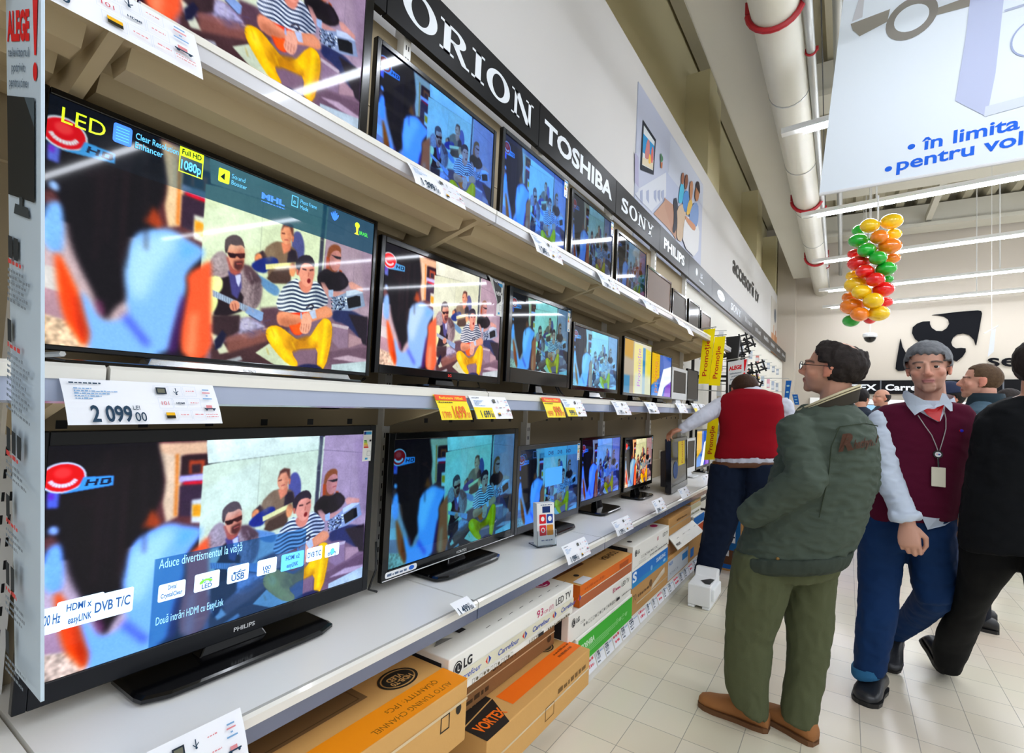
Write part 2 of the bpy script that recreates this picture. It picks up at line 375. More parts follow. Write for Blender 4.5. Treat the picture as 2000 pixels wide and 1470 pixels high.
    # front left guitarist
    k.poly('A', [(90, 620), (160, 470), (240, 450), (300, 560), (470, 590), (570, 720), (570, 860), (520, 950), (400, 960), (260, 950), (160, 800)], '9b8d93', 2, 1, 1)
    k.poly('A', [(400, 560), (470, 580), (565, 700), (480, 740), (420, 660)], '5d4a52', 3); k.tex('A', [(90, 620), (160, 470), (300, 560), (570, 720), (520, 950), (160, 800)], .2, 5, 2, 2)
    for i in range(9): k.line('A', [(420+i*16, 640+i*8), (440+i*15, 930)], 1, '6f646c', 1, .7)
    k.poly('A', [(225, 690), (300, 660), (420, 840), (410, 960), (280, 1010), (180, 1000)], '231820', 2)
    k.poly('A', [(280, 620), (330, 640), (385, 640), (400, 760), (370, 860), (320, 820)], '4d4a7c', 2); k.poly('A', [(340, 655), (385, 650), (390, 700), (375, 760), (355, 720)], 'c9cdea', 1)
    k.poly('A', [(255, 500), (300, 640), (340, 660), (380, 640), (395, 560)], 'a05f58', 2)
    k.poly('A', [(262, 400), (330, 380), (405, 410), (412, 520), (400, 600), (360, 625), (310, 600), (270, 500)], 'd29b86', 1, 1, 1)
    k.poly('A', [(325, 540), (405, 530), (400, 600), (365, 625), (325, 595)], '4b2a2c', 3); k.line('A', [(345, 562), (390, 560)], 3, 'b06a66', 1)
    k.poly('A', [(238, 400), (242, 350), (290, 315), (350, 318), (390, 360), (412, 440), (385, 400), (330, 410), (280, 390), (262, 480), (245, 460)], '2b1a22', 1, 1, 1)
    k.poly('A', [(262, 465), (330, 475), (412, 470), (412, 510), (375, 518), (345, 495), (330, 515), (290, 510)], '260c14', 1)
    k.poly('A', [(115, 680), (180, 665), (240, 690), (245, 770), (200, 830), (215, 900), (180, 975), (130, 970), (110, 900), (150, 800), (105, 720)], 'e9f3b8', 2, 1, 2)
    k.poly('A', [(160, 785), (470, 920), (460, 970), (165, 840)], 'a8b6cc', 1)
    for i in range(14): k.line('A', [(175+i*20, 795+i*8.5), (178+i*20, 845+i*8.5)], 1, '5b687e', 0)
    k.poly('A', [(460, 915), (590, 965), (585, 1030), (560, 1045), (440, 970)], '8fa6cc', 1); k.line('A', [(470, 990), (570, 1045)], 3, '3a3a50', 1)
    k.ell('A', (350, 915), 42, 45, 'd8a08c', 1); k.line('A', [(330, 900), (345, 955)], 2, '8c4f48', 1); k.line('A', [(352, 895), (368, 955)], 2, '8c4f48', 1)
    k.poly('A', [(400, 1020), (480, 1010), (620, 1080), (600, 1140), (480, 1190), (380, 1150)], 'a3a0bc', 3, 1, 1); k.tex('A', [(400, 1020), (480, 1010), (620, 1080), (480, 1190), (380, 1150)], .5, 8)
    k.poly('A', [(170, 1000), (400, 990), (400, 1120), (300, 1200), (180, 1150)], '3a2a30', 3)
    k.poly('A', [(200, 1210), (260, 1120), (300, 1160), (260, 1260), (215, 1290)], '1b1c38', 2)
    k.poly('A', [(290, 1180), (620, 1090), (640, 1200), (320, 1310)], '8a5f58', 4, .8)
    # singer
    k.poly('A', [(690, 960), (780, 950), (850, 980), (1010, 900), (1130, 900), (1160, 990), (1030, 1010), (900, 1080), (730, 1080)], 'cf9376', 2, 1, 1)
    k.poly('A', [(815, 940), (920, 930), (960, 980), (930, 1120), (880, 1150), (830, 1130), (800, 1060)], 'd23a1c', 2, 1, 1); k.poly('A', [(800, 1060), (900, 1050), (900, 1140), (850, 1140)], 'e0672a', 2)
    k.poly('A', [(680, 930), (720, 770), (800, 690), (860, 670), (930, 760), (990, 680), (1050, 730), (1130, 870), (1040, 920), (960, 950), (800, 965)], 'dfe6ee', 1, 1, 1)
    tee = [(680, 930), (720, 770), (800, 690), (860, 670), (930, 800), (990, 680), (1050, 730), (1130, 870), (1040, 920), (960, 950), (800, 965)]
    m = blur(pmask(smooth_poly(cpts('A', tee), 1)), 1)
    yy, xx = np.mgrid[0:CH, 0:CW]; P0 = cpts('A', [(900, 800)])[0]
    ph = (yy+.10*np.abs(xx-P0[0])*np.sign(xx-P0[0])*1.2+4*np.sin(xx/14.0))
    st = np.clip(.5+2.2*np.sin(ph*2*np.pi/12.5), 0, 1)
    k.put(m*st, hx('27344f'), .92)
    k.poly('A', [(860, 690), (930, 690), (985, 680), (965, 780), (920, 800), (875, 760)], 'c88c7c', 2, 1, 1)
    k.poly('A', [(845, 560), (880, 520), (960, 530), (990, 570), (990, 660), (960, 740), (915, 740), (870, 670)], 'd8a090', 1, 1, 1)
    k.poly('A', [(838, 560), (850, 500), (900, 470), (960, 480), (992, 540), (985, 580), (955, 545), (890, 540), (868, 600), (860, 640), (845, 600)], '2b2430', 1, 1, 1)
    k.line('A', [(890, 592), (925, 600)], 5, '4b2f30', 1); k.line('A', [(950, 603), (982, 596)], 5, '4b2f30', 1); k.ell('A', (948, 692), 15, 20, '6e1d24', 1); k.line('A', [(945, 620), (942, 655)], 3, 'a86a5c', 1)
    k.poly('A', [(838, 590), (860, 600), (862, 650), (845, 640)], 'b87464', 1)
    k.poly('A', [(610, 1130), (640, 1075), (720, 1070), (800, 1130), (880, 1190), (960, 1190), (1060, 1010), (1110, 998), (1150, 1040), (1155, 1160), (1110, 1420), (1040, 1420), (1045, 1240), (960, 1250), (860, 1260), (830, 1290), (900, 1390), (850, 1410), (760, 1350), (640, 1210)], 'e0b010', 1, 1, 1)
    k.poly('A', [(870, 1180), (960, 1150), (1040, 1200), (1040, 1250), (900, 1260), (840, 1290)], 'a8760c', 4, .8); k.poly('A', [(630, 1100), (700, 1090), (760, 1230), (850, 1360), (760, 1330), (650, 1200)], 'f0cf28', 4, .7)
    k.poly('A', [(1085, 1010), (1130, 1020), (1135, 1150), (1090, 1380), (1060, 1380), (1080, 1180)], 'f3d63a', 4, .8)
    k.poly('A', [(700, 970), (760, 960), (900, 980), (930, 1000), (900, 1050), (740, 1080), (700, 1040)], 'd69a80', 2, 1, 1)
    k.poly('A', [(900, 960), (970, 960), (990, 1040), (970, 1120), (930, 1140), (885, 1110), (900, 1040)], 'dcae9c', 1, 1, 1)
    for i in range(4): k.line('A', [(905+i*20, 1050), (900+i*20, 1120)], 1.6, 'a0695c', 1)
    k.poly('A', [(960, 950), (1010, 930), (1025, 1000), (990, 1010)], 'b9c4dc', 1); k.line('A', [(895, 960), (900, 1010)], 6, 'a9b9dc', 1)
    k.line('A', [(935, 920), (970, 890), (995, 900), (985, 930), (965, 925)], 4, '1b1420', 1)
    k.ell('A', (980, 1430), 110, 50, '23264c', 2)
    # shading inside the picture
    for pts, c_, a2 in (([(345, 415), (405, 410), (412, 520), (400, 600), (365, 625), (360, 520)], '7a3f38', .35), ([(765, 250), (800, 250), (800, 360), (760, 390)], '8a5040', .4), ([(945, 560), (990, 570), (990, 660), (955, 740), (950, 640)], '8a5048', .3), ([(1150, 440), (1110, 480), (1115, 580), (1150, 600)], '6a4448', .3),
                        ([(470, 600), (565, 720), (570, 860), (500, 940), (480, 740)], '3a2c34', .4), ([(150, 500), (240, 460), (290, 600), (200, 640)], 'd4ccd2', .35), ([(560, 450), (640, 380), (660, 480), (610, 560)], '9a8a78', .5), ([(800, 400), (850, 480), (830, 600), (770, 500)], '241c22', .5),
                        ([(700, 780), (760, 730), (770, 940), (690, 930)], 'f0f4fa', .25), ([(1000, 720), (1120, 860), (1040, 910), (990, 820)], '1f2b44', .28), ([(720, 1000), (900, 1020), (880, 1060), (740, 1078)], '7a4430', .4), ([(1020, 950), (1130, 905), (1150, 960), (1030, 1000)], 'e8b49c', .5),
                        ([(640, 1120), (690, 1100), (740, 1180), (700, 1230)], 'fff08a', .5), ([(800, 1140), (880, 1200), (850, 1290), (780, 1240)], '8a5e06', .45), ([(960, 1180), (1040, 1080), (1050, 1200), (980, 1240)], 'f4d838', .5), ([(1120, 1030), (1152, 1060), (1150, 1180), (1110, 1400), (1090, 1400)], '9a7008', .45),
                        ([(1060, 620), (1140, 640), (1120, 740), (1040, 700)], '05040a', .5), ([(1200, 620), (1270, 700), (1220, 750)], '3a3240', .5), ([(400, 1020), (500, 1030), (520, 1100), (420, 1120)], 'd8d4e4', .5), ([(430, 1120), (600, 1110), (500, 1185)], '5a5270', .5), ([(60, 100), (540, 30), (540, 420), (60, 480)], 'e4f0e8', .25), ([(600, 20), (1060, 80), (1060, 300), (760, 190)], 'bccab4', .3), ([(1330, 200), (1600, 200), (1600, 900), (1420, 900)], '86748c', .35)):
        k.poly('A', pts, c_, 7, a2)
    for i in range(16):
        x = 700+i*26; k.line('A', [(x, 1000-abs(i-8)*6), (x+rr.uniform(-14, 14), 1100+rr.uniform(-30, 60))], 2, rr.choice(['3a2a30', '9a8fa8', '6c5868']), 2, .0)
    for i in range(10):
        x, y = rr.uniform(620, 860), rr.uniform(1090, 1340); k.line('A', [(x, y), (x+rr.uniform(10, 40), y+rr.uniform(30, 70))], 3, rr.choice(['a87a06', 'f8e060']), 2, .5)
    for i in range(14):
        x, y = rr.uniform(440, 560), rr.uniform(620, 930); k.line('A', [(x, y), (x+rr.uniform(-20, 30), y+rr.uniform(30, 70))], 4, rr.choice(['4a3c44', 'b8aab0']), 2, .4)
    for i in range(12):
        x, y = rr.uniform(400, 600), rr.uniform(1020, 1150); k.line('A', [(x, y), (x+rr.uniform(20, 60), y+rr.uniform(-20, 40))], 3, rr.choice(['5e587a', 'd4d0e2']), 1, .5)
    r2 = np.random.default_rng(2); g = sum(blur(r2.random((CH, CW))-.5, q)*q for q in (2, 9, 30)); k.c = np.clip(k.c*(1+.16*g[..., None]), 0, 1)
    # the girl in front, out of focus
    k.poly('C', [(1085, -40), (1500, -120), (1740, 40), (1960, 160), (1720, 390), (1750, 580), (1690, 760), (1620, 1100), (1600, 1310), (700, 1310), (720, 1100), (600, 800), (560, 640), (640, 640), (860, 960), (1060, 930), (1150, 850), (1030, 600), (1000, 350)], '93bdf6', 7, 1, 2)
    k.poly('C', [(1100, 60), (1500, -60), (1640, 60), (1440, 330), (1300, 700), (1180, 720), (1060, 450)], 'bfe0ff', 14, .9, 2); k.poly('C', [(1650, 60), (1880, 130), (1660, 260)], '7db6f0', 10, .9)
    k.poly('C', [(1060, 900), (1120, 860), (1400, 1180), (1340, 1220)], '4b4fd0', 9, .75); k.poly('C', [(1700, 640), (1760, 700), (1680, 1280), (1590, 1280)], '5b2a78', 9, .8)
    k.poly('C', [(1950, 270), (1990, 250), (2010, 700), (2060, 1320), (1740, 1320), (1700, 1100), (1740, 760), (1760, 560), (1725, 410)], 'dd6a48', 6, 1, 1)
    k.poly('C', [(1800, 850), (1880, 820), (1880, 1300), (1770, 1300)], 'f0a888', 9, .7)
    k.poly('C', [(270, 190), (330, 220), (480, 480), (570, 650), (640, 900), (720, 1100), (700, 1260), (560, 1090), (440, 920), (350, 620)], 'dd5520', 6, 1, 1); k.poly('C', [(520, 640), (580, 700), (720, 1100), (690, 1200), (600, 1000)], '8e2410', 8, .8)
    k.poly('D', [(120, 330), (400, 80), (640, 30), (700, 110), (742, 260), (742, 400), (690, 500), (600, 600), (560, 680), (530, 800), (525, 940), (560, 1080), (500, 1130), (440, 1260), (400, 1180), (330, 1080), (260, 1000), (180, 860), (150, 700)], '100c12', 7, 1, 2)
    k.poly('D', [(620, 590), (680, 470), (740, 560), (700, 590)], 'b8542c', 6, .8); k.poly('D', [(230, 380), (320, 430), (300, 480), (220, 420)], '2e1420', 10, .7)
    k.line('C', [(800, 720), (850, 880)], 14, '7a3a6a', 7, .7)
    for i in range(9):
        x = 250+i*45; k.line('D', [(x, 100+rr.uniform(0, 200)), (x+rr.uniform(-40, 60), 700+rr.uniform(0, 300))], 9, rr.choice(['251a1e', '060408', '2a1a20']), 6, .5)
    r2 = np.random.default_rng(5); k.c = np.clip(k.c+.035*blur(r2.random((CH, CW))-.5, 1)[..., None]*3, 0, 1)
    # channel bug
    cx, cy = cpts('D', [(112, 283)])[0]; rx, ry = 40, 32
    k.ell(None, (cx, cy), rx+4, ry+4, 'e8f2fa', 1); k.ell(None, (cx, cy), rx, ry, 'c81420', 1); k.ell(None, (cx-2, cy-11), 17, 13, 'e04a4a', 3)
    t = np.linspace(.25, math.pi-.25, 12)
    k.line(None, [(cx+25*math.cos(q), cy+1+18*math.sin(q)) for q in t], 9, 'f2f6fa', 1)
    k.poly(None, [(cx+38, cy+2), (cx+100, cy+4), (cx+100, cy+28), (cx-4, cy+38), (cx+30, cy+26)], '5aa0d8', 1)
    k.poly(None, [(cx+46, cy+8), (cx+52, cy+8), (cx+48, cy+24), (cx+42, cy+24)], '10203a', 0); k.poly(None, [(cx+64, cy+8), (cx+70, cy+8), (cx+66, cy+24), (cx+60, cy+24)], '10203a', 0); k.poly(None, [(cx+48, cy+14), (cx+66, cy+14), (cx+66, cy+18), (cx+48, cy+18)], '10203a', 0)
    k.poly(None, [(cx+75, cy+8), (cx+95, cy+8), (cx+96, cy+20), (cx+90, cy+24), (cx+72, cy+24)], '10203a', 0); k.poly(None, [(cx+80, cy+12), (cx+89, cy+12), (cx+87, cy+20), (cx+78, cy+20)], '5aa0d8', 0)
    return np.clip(k.c, 0, 1)
# ---------------------------------------------------------------- the hall
def struct(ob): ob['kind'] = 'structure'; return ob
tile = bpy.data.materials.new('floor_tiles'); tile.use_nodes = True; MATS['tile'] = tile
nt = tile.node_tree; b = nt.nodes['Principled BSDF']
tc = nt.nodes.new('ShaderNodeTexCoord'); mp = nt.nodes.new('ShaderNodeMapping'); br = nt.nodes.new('ShaderNodeTexBrick'); nz = nt.nodes.new('ShaderNodeTexNoise'); mx = nt.nodes.new('ShaderNodeMix'); mx.data_type = 'RGBA'; mx.blend_type = 'MULTIPLY'
mp.inputs['Location'].default_value = (-.065/.215, 0.1, 0); mp.inputs['Scale'].default_value = (1/.215, 1/.215, 1)
br.offset = 0; br.inputs['Scale'].default_value = 1; br.inputs['Brick Width'].default_value = 1; br.inputs['Row Height'].default_value = 1; br.inputs['Mortar Size'].default_value = .009; br.inputs['Mortar Smooth'].default_value = .3
br.inputs['Color1'].default_value = (*hexlin('e3d9c3'), 1); br.inputs['Color2'].default_value = (*hexlin('e8dfcc'), 1); br.inputs['Mortar'].default_value = (*hexlin('a9a598'), 1)
nz.inputs['Scale'].default_value = 1.2; mx.inputs[0].default_value = .12
nt.links.new(tc.outputs['Object'], mp.inputs['Vector']); nt.links.new(mp.outputs['Vector'], br.inputs['Vector']); nt.links.new(tc.outputs['Object'], nz.inputs['Vector'])
nt.links.new(br.outputs['Color'], mx.inputs[6]); nt.links.new(nz.outputs['Color'], mx.inputs[7]); nt.links.new(mx.outputs[2], b.inputs['Base Color']); b.inputs['Roughness'].default_value = .22; b.inputs['Specular IOR Level'].default_value = .45
mb = MB(); mb.box((-2.3, -5, -.06), (11, 17.3, 0), tile); struct(mb.build('floor', org=(0, 0, 0)))

wall_white = M('white_wall_paint', 'd2d0ce', rough=.75, var=.02, vscale=1.2)
wall_beige = M('beige_wall_cladding', 'cdc39c', rough=.7, var=.04, vscale=1.0)
concrete = M('painted_concrete', 'c9c6b9', rough=.75, var=.03, vscale=1.5)
deck = M('ceiling_steel_deck', 'b3ad98', rough=.6, var=.03)
mb = MB(); mb.box((-1.95, -4, 0), (-1.75, 17, 4.83), wall_white); struct(mb.build('wall_left'))
mb = MB(); mb.box((-2.3, -4, 4.6), (-2.12, 17, 7.2), wall_beige); struct(mb.build('wall_left_upper'))
for i, y in enumerate((2.6, 7.7, 12.6, 16.2)):
    mb = MB(); mb.box((-2.12, y, 4.7), (-1.8, y+.95, 6.5), wall_beige); mb.box((-1.8, y, 4.7), (-1.77, y+.5, 6.5), wall_beige); struct(mb.build('trim_%d' % (i+1)))
mb = MB(); mb.box((-2.3, 17, 0), (11, 17.25, 7.2), M('grey_beige_wall_paint', 'b9b0a2', rough=.8, var=.03, vscale=1)); struct(mb.build('wall_back'))
mb = MB(); mb.box((-1.75, 16.55, 0), (-1.28, 17, 6.6), M('grey_beige_wall_paint', 'b9b0a2')); struct(mb.build('trim_5'))
# ribbed steel deck overhead
mb = MB(); xs = -2.3
prof = []
while xs < 11: prof += [(xs, 7.1), (xs+.16, 7.1), (xs+.22, 6.94), (xs+.38, 6.94)]; xs += .44
for (x0, z0), (x1, z1) in zip(prof[:-1], prof[1:]): mb.poly([(x0, -5, z0), (x0, 17.2, z0), (x1, 17.2, z1), (x1, -5, z1)], deck)
struct(mb.build('ceiling', org=(0, 0, 7.1)))
mb = MB(); mb.box((-1.32, -4, 5.2), (-.76, 16.2, 5.95), concrete); struct(mb.build('trim_6', bevel=.02))
k = 7
for y in (1.0, 5.0, 9.0, 13.0, 16.4):
    mb = MB(); mb.box((-.7, y, 6.35), (11, y+.35, 6.9), concrete); mb.box((-.7, y-.12, 6.3), (11, y+.47, 6.4), concrete); struct(mb.build('trim_%d' % k)); k += 1
for x in (1.6, 3.9, 6.4):
    mb = MB(); mb.box((x, -4, 6.45), (x+.12, 16.9, 6.6), concrete); struct(mb.build('trim_%d' % k)); k += 1

# rows of strip lamps
tube_lit = M('fluorescent_tube', 'eef4ff', rough=.4, emit=LAMP); housing = M('lamp_housing', 'd8d8d4', rough=.4)
def lamp_row(y, x0, x1, label, z=4.3):
    sl = lambda x: (x, y-.08*(x-x0), z+.03*(x-x0))
    t = thing('ceiling_light', sl(x0), label, 'ceiling light', 'strip lamps hung in rows under the ceiling')
    mb = MB(); n = 6
    a, e = np.array(sl(x0)), np.array(sl(x1))
    def bar(p, q, w, h0, h1, mat, mb):
        p = np.array(p); q = np.array(q); d = np.array([0, w, 0])
        mb.hexa([p-d+[0, 0, h0], q-d+[0, 0, h0], q+d+[0, 0, h0], p+d+[0, 0, h0], p-d+[0, 0, h1], q-d+[0, 0, h1], q+d+[0, 0, h1], p+d+[0, 0, h1]], mat)
    bar(a, e, .045, .012, .07, housing, mb); mb.build('lamp_housing', t)
    mb = MB(); bar(np.array(sl(x0+.2)), e, .032, -.02, .012, tube_lit, mb); mb.build('lamp_tube', t)
    x = x0+.9
    while x < x1: mb = MB(); p = np.array(sl(x)); mb.tube([p+[0, 0, .07], (p[0], p[1], 6.97)], .012, housing, 6); mb.build('suspension_rod', t); x += 2.2
    return t
lamp_row(5.85, -.61, 10, 'strip lamp whose end pokes out left of the hanging white banner')
lamp_row(8.5, -.6, 10, 'long strip lamp passing just above the balloon column, under the banner')
lamp_row(11.2, -.6, 10, 'strip lamp crossing behind the upper half of the balloon column')
lamp_row(13.9, -.6, 10, 'strip lamp crossing behind the middle of the balloon column')
lamp_row(16.1, -.6, 10, 'strip lamp closest to the back wall, behind the lowest balloons')
lamp_row(3.2, -.2, 10, 'strip lamp over the aisle that shows only as a streak on the screens', 4.4)
lamp_row(.5, -.2, 10, 'strip lamp overhead of the viewer mirrored in the dark screens', 4.5)
lamp_row(-2.2, -.6, 10, 'strip lamp behind the viewer, farthest from the balloons', 4.5)

# pipes along the beam
pipe_paint = M('white_pipe_paint', 'd5d2c4', rough=.4, var=.03); red_clamp = M('red_clamp', 'a81420', rough=.4)
def pipe(name, q0, q1, z, rpx, hang, label, ymax=None, mat=None, seams=0):
    p, q = onZ(q0, z), onZ(q1, z); r = np.linalg.norm(onZ((q0[0]+rpx, q0[1]), z)-p); d = (q-p)/(q[1]-p[1])
    a = p+d*(-3-p[1]); e = p+d*((ymax or 16.95)-p[1])
    t = thing(name, p, label, 'pipe')
    mb = MB(); mb.tube([a, e], r, mat or pipe_paint, 20); mb.build('pipe_body', t, smooth=True)
    for h in hang:
        c = p+d*(onZ(h, z)[1]-p[1]); mb = MB()
        mb.tube([c+np.array([math.cos(w)*r*1.12, 0, math.sin(w)*r*1.12]) for w in np.linspace(math.pi+.1, 2*math.pi-.1, 12)], max(.012, r*.13), red_clamp, 8)
        for sgn in (-1, 1): mb.box(c+[sgn*r*1.1-.02, -.02, -.01], c+[sgn*r*1.1+.02, .02, r*.5], red_clamp)
        mb.build('pipe_clamp', t)
    for i in range(seams):
        c = p+d*(2.4+1.9*i-p[1]); mb = MB(); mb.tube([c, c+d*.02], r*1.03, steel, 20); mb.build('pipe_joint', t)
    return t, p, d, r
pipe('ventilation_pipe', (1522, 60), (1601, 540), 5.0, 43, [(1512, 10), (1572, 388), (1590, 500)], 'thick white pipe with red clamps running beside the long grey beam', seams=6)
pipe('sprinkler_pipe', (1579, 30), (1607, 414), 4.95, 9, [(1580, 100), (1606, 405), (1612, 520)], 'thin grey pipe with small red clamps right of the thick white pipe', mat=steel)
pipe('cable_tray', (1636, 20), (1640, 380), 5.4, 9, [], 'narrow vertical-looking grey cable tray left of the hanging banner', mat=steel)
for i, (dx, lb) in enumerate(((.05, 'nearer the thick white pipe'), (.13, 'nearer the hanging banner'))):
    p, q = onZ((1560, 150), 5.3), onZ((1590, 480), 5.3); d = (q-p)/(q[1]-p[1]); mb = MB()
    mb.tube([p+d*(-2-p[1])+[dx+.1, 0, .2], p+d*(16.9-p[1])+[dx+.1, 0, .2]], .006, matt_black, 6)
    tag(mb.build('ceiling_cable'), 'thin dark cable under the ceiling deck, '+lb, 'cable')

# black wall signs on the far wall
band_black = M('black_sign_panel', '0a0a0c', rough=.45, spec=.1); sign_white = M('white_sign_lettering', 'e6ecf2', rough=.4); logo_black = M('black_wall_graphic', '0e0f13', rough=.7, spec=.08)
mb = MB(); yb = 16.96
def bq(x, y): return onY((x, y), yb)
x0, x1 = bq(1600, 755)[0], bq(2000, 735)[0]+4
zt, zb = bq(1690, 743)[2], bq(1690, 769)[2]; sl = .026
Q = lambda x, z: (x, yb, z+sl*(x-bq(1690, 755)[0]))
xs = [bq(1600, 755)[0], bq(1720, 755)[0], bq(1838, 750)[0], bq(1959, 742)[0], bq(2000, 742)[0]+3]
for i, (a, c) in enumerate(zip(xs[:-1], xs[1:])):
    lab = ['black header panel on the far wall beside the head of the man in green', 'black header panel on the far wall between the two nearest men', 'black header panel on the far wall behind the grey-haired man and the cropped-haired man', 'blank black header panel at the right edge of the far wall'][i]
    t = thing('header_panel', Q(a, zb), lab, 'sign', 'black header panels on the far wall')
    mb = MB(); mb.hexa([(a+.015, yb-.03, Q(a, zb)[2]), (c-.015, yb-.03, Q(c, zb)[2]), (c-.015, yb, Q(c, zb)[2]), (a+.015, yb, Q(a, zb)[2]), (a+.015, yb-.03, Q(a, zt)[2]), (c-.015, yb-.03, Q(c, zt)[2]), (c-.015, yb, Q(c, zt)[2]), (a+.015, yb, Q(a, zt)[2])], band_black); mb.build('panel', t)
    mb = MB(); mb.box((c-.015, yb-.03, Q(c, zb)[2]), (c+.015, yb, Q(c, zt)[2]), M('grey_joint', '55585e')); mb.build('joint', t)
    D = Dec([(a, yb-.032, Q(a, zb)[2]), (c, yb-.032, Q(c, zb)[2]), (c, yb-.032, Q(c, zt)[2]), (a, yb-.032, Q(a, zt)[2])], lift=.002); H = D.H
    if i == 0: D.text('VORTEX', D.W-.09, H*.27, H*.45, sign_white, 'r', 1.35, .03)
    if i == 1: D.text('Carrefour', .10, H*.27, H*.45, sign_white, 'l', 1.25, .03)
    if i == 2: D.text('Bosch', D.W*.16, H*.27, H*.5, sign_white, 'l', 1.2, .03, shear=.2)
    if i < 3: D.build('lettering', t)
S6 = .2857
def k6(pts): return [onY((1500+x*S6, 380+y*S6), 16.95) for x, y in pts]
def slab(mb, pts, mat, t=.03):
    f = [np.array(p) for p in pts]; bk = [p+[0, t, 0] for p in f]
    mb.poly(f, mat); n = len(f)
    for i in range(n): mb.poly([f[i], f[(i+1) % n], bk[(i+1) % n], bk[i]], mat)
def smooth2(P, n=2): return smooth_poly(P, n).tolist()
mb = MB()
main = [(1120, 823), (1130, 821), (1300, 800), (1435, 790), (1458, 795), (1464, 812), (1445, 920), (1424, 1030), (1420, 1028), (1408, 990), (1375, 958), (1335, 948), (1295, 954), (1265, 978), (1253, 1010), (1262, 1035), (1285, 1050), (1320, 1046), (1352, 1050), (1352, 1075), (1330, 1108), (1290, 1140), (1240, 1120), (1130, 1060), (1060, 1030), (1005, 985), (985, 945), (990, 905), (1020, 880), (1060, 866), (1108, 864), (1108, 885), (1120, 910), (1150, 930), (1190, 932), (1222, 912), (1240, 880), (1232, 852), (1205, 834), (1160, 824)]
slab(mb, k6(main), logo_black); mb2 = MB()
slab(mb, k6([(905, 985), (908, 984), (920, 1040), (945, 1085), (965, 1110), (960, 1190), (925, 1203), (890, 1204), (872, 1190), (876, 1150)]), logo_black)
t = thing('wall_logo', onY((1830, 700), 16.95), 'large black curled emblem on the far white wall above the grey-haired man', 'logo'); mb.build('emblem', t)
D = Dec([bq(1925, 730), bq(2000, 730), bq(2000, 690), bq(1925, 690)], lift=.004)
t = thing('wall_lettering', bq(1925, 725), 'big black lowercase word on the far wall at the right picture edge', 'lettering')
D.text('se', D.W*.05, D.H*.38, D.H*.62, logo_black, sx=1.5, bold=.02); D.build('lettering', t)
t = thing('hanging_sign', onY((1935, 690), 12), 'small pale vertical sign hanging before the far wall, right of the emblem', 'sign')
mb = MB(); mb.poly([onY(p, 12) for p in ((1929, 697), (1941, 686), (1945, 641), (1936, 645))], paper('c8ccd2')); mb.build('card', t)
mb = MB(); mb.tube([onY((1922, 651), 12), onY((1950, 636), 12)], .012, housing, 6); mb.tube([onY((1937, 643), 12), onY((1937, 643), 12)*[1, 1, 0]+[0, 0, 7.05]], .004, housing, 5); mb.build('hanger', t)
t = thing('security_camera', onY((1700, 660), 12), 'white dome camera hanging below the balloon column', 'camera')
c = onY((1699, 662), 12); mb = MB(); r = .1
mb.tube([c+[0, 0, .03], c+[0, 0, .05], c+[0, 0, .1], c+[0, 0, .12]], [.105, .12, .115, .07], M('white_plastic', 'dcdee0', rough=.35), 20); mb.build('dome_housing', t, smooth=False)
mb = MB(); mb.ell(c+[0, 0, .03], (.1, .1, .1), gloss_black); mb.build('dome_lens', t, smooth=True)
mb = MB(); mb.tube([c+[0, 0, .12], (c[0], c[1], 7.08)], .008, housing, 6); mb.build('mount_pole', t)

# hanging banner
Yb = 4.6
t = thing('hanging_banner', onY((1600, 380), Yb), 'big white banner with blue words hanging from the ceiling', 'banner')
bw = paper('d9e2ea')
P = lambda x, y: onY((x, y), Yb)
q = [P(1600, 380), P(2000, 310)+(P(2000, 310)-P(1600, 380))*.45, None, P(1647, 0)+(P(1647, 0)-P(1600, 380))*.35]
q[2] = q[1]+(q[3]-q[0])
mb = MB(); mb.poly(q, bw); mb.poly([np.array(x)+[0, .004, 0] for x in q[::-1]], bw)
for a, c in ((0, 1), (2, 3)):
    mb.tube([q[a], q[c]], .014, M('white_plastic', 'dcdee0'), 8)
mb.build('banner_sheet', t)
blue = ink('0a5ed8'); gg = ink('8f8a80'); lb = ink('b4bcd8'); D = Dec(q, lift=.0012)
inv = lambda x, y: (lambda p: (float((p-q[0])@_n(q[1]-q[0])), float((p-q[0])[2]*1.0)))(P(x, y))
eu = _n(q[1]-q[0]); ev = _n(q[3]-q[0]); Mx = np.array([[eu[0], ev[0]], [eu[2], ev[2]]])
inv = lambda x, y: tuple(np.linalg.solve(Mx, (P(x, y)-q[0])[[0, 2]]))
K5 = lambda pts: [inv(1450+x*.2857, y*.2857) for x, y in pts]
def at_line(s, x0, y0, x1, y1, h):
    a, c = inv(x0, y0), inv(x1, y1); rot = math.degrees(math.atan2(c[1]-a[1], c[0]-a[0])); D.text(s, a[0], a[1], h, blue, w=np.hypot(c[0]-a[0], c[1]-a[1]), bold=.022, rot=rot)
a = K5([(1155, 1003)])[0]; D.ell(a[0], a[1], .022, .02, blue); a = K5([(998, 1155)])[0]; D.ell(a[0], a[1], .022, .02, blue)
hh = K5([(1225, 940)])[0][1]-K5([(1225, 1022)])[0][1]
at_line('în limita', 1450+1222*S6, 1028*S6, 1450+1895*S6, 878*S6, .095); at_line('pentru vol', 1450+1052*S6, 1168*S6, 1450+1915*S6, 985*S6, .095)
for pts in ([(740, 165), (1005, 65), (1010, 60), (990, 150), (800, 250), (775, 225), (755, 210)], [(1320, 60), (1570, -30), (1570, 40), (1310, 110)]): D.poly(K5(pts), gg)
for pts in ([(750, 150), (800, -20), (835, -20), (820, 120)],): D.poly(K5(pts), ink('bfc0c4'))
c0 = K5([(1155, 125)])[0]; rx = K5([(1330, 125)])[0][0]-c0[0]; ry = c0[1]-K5([(1155, 265)])[0][1]
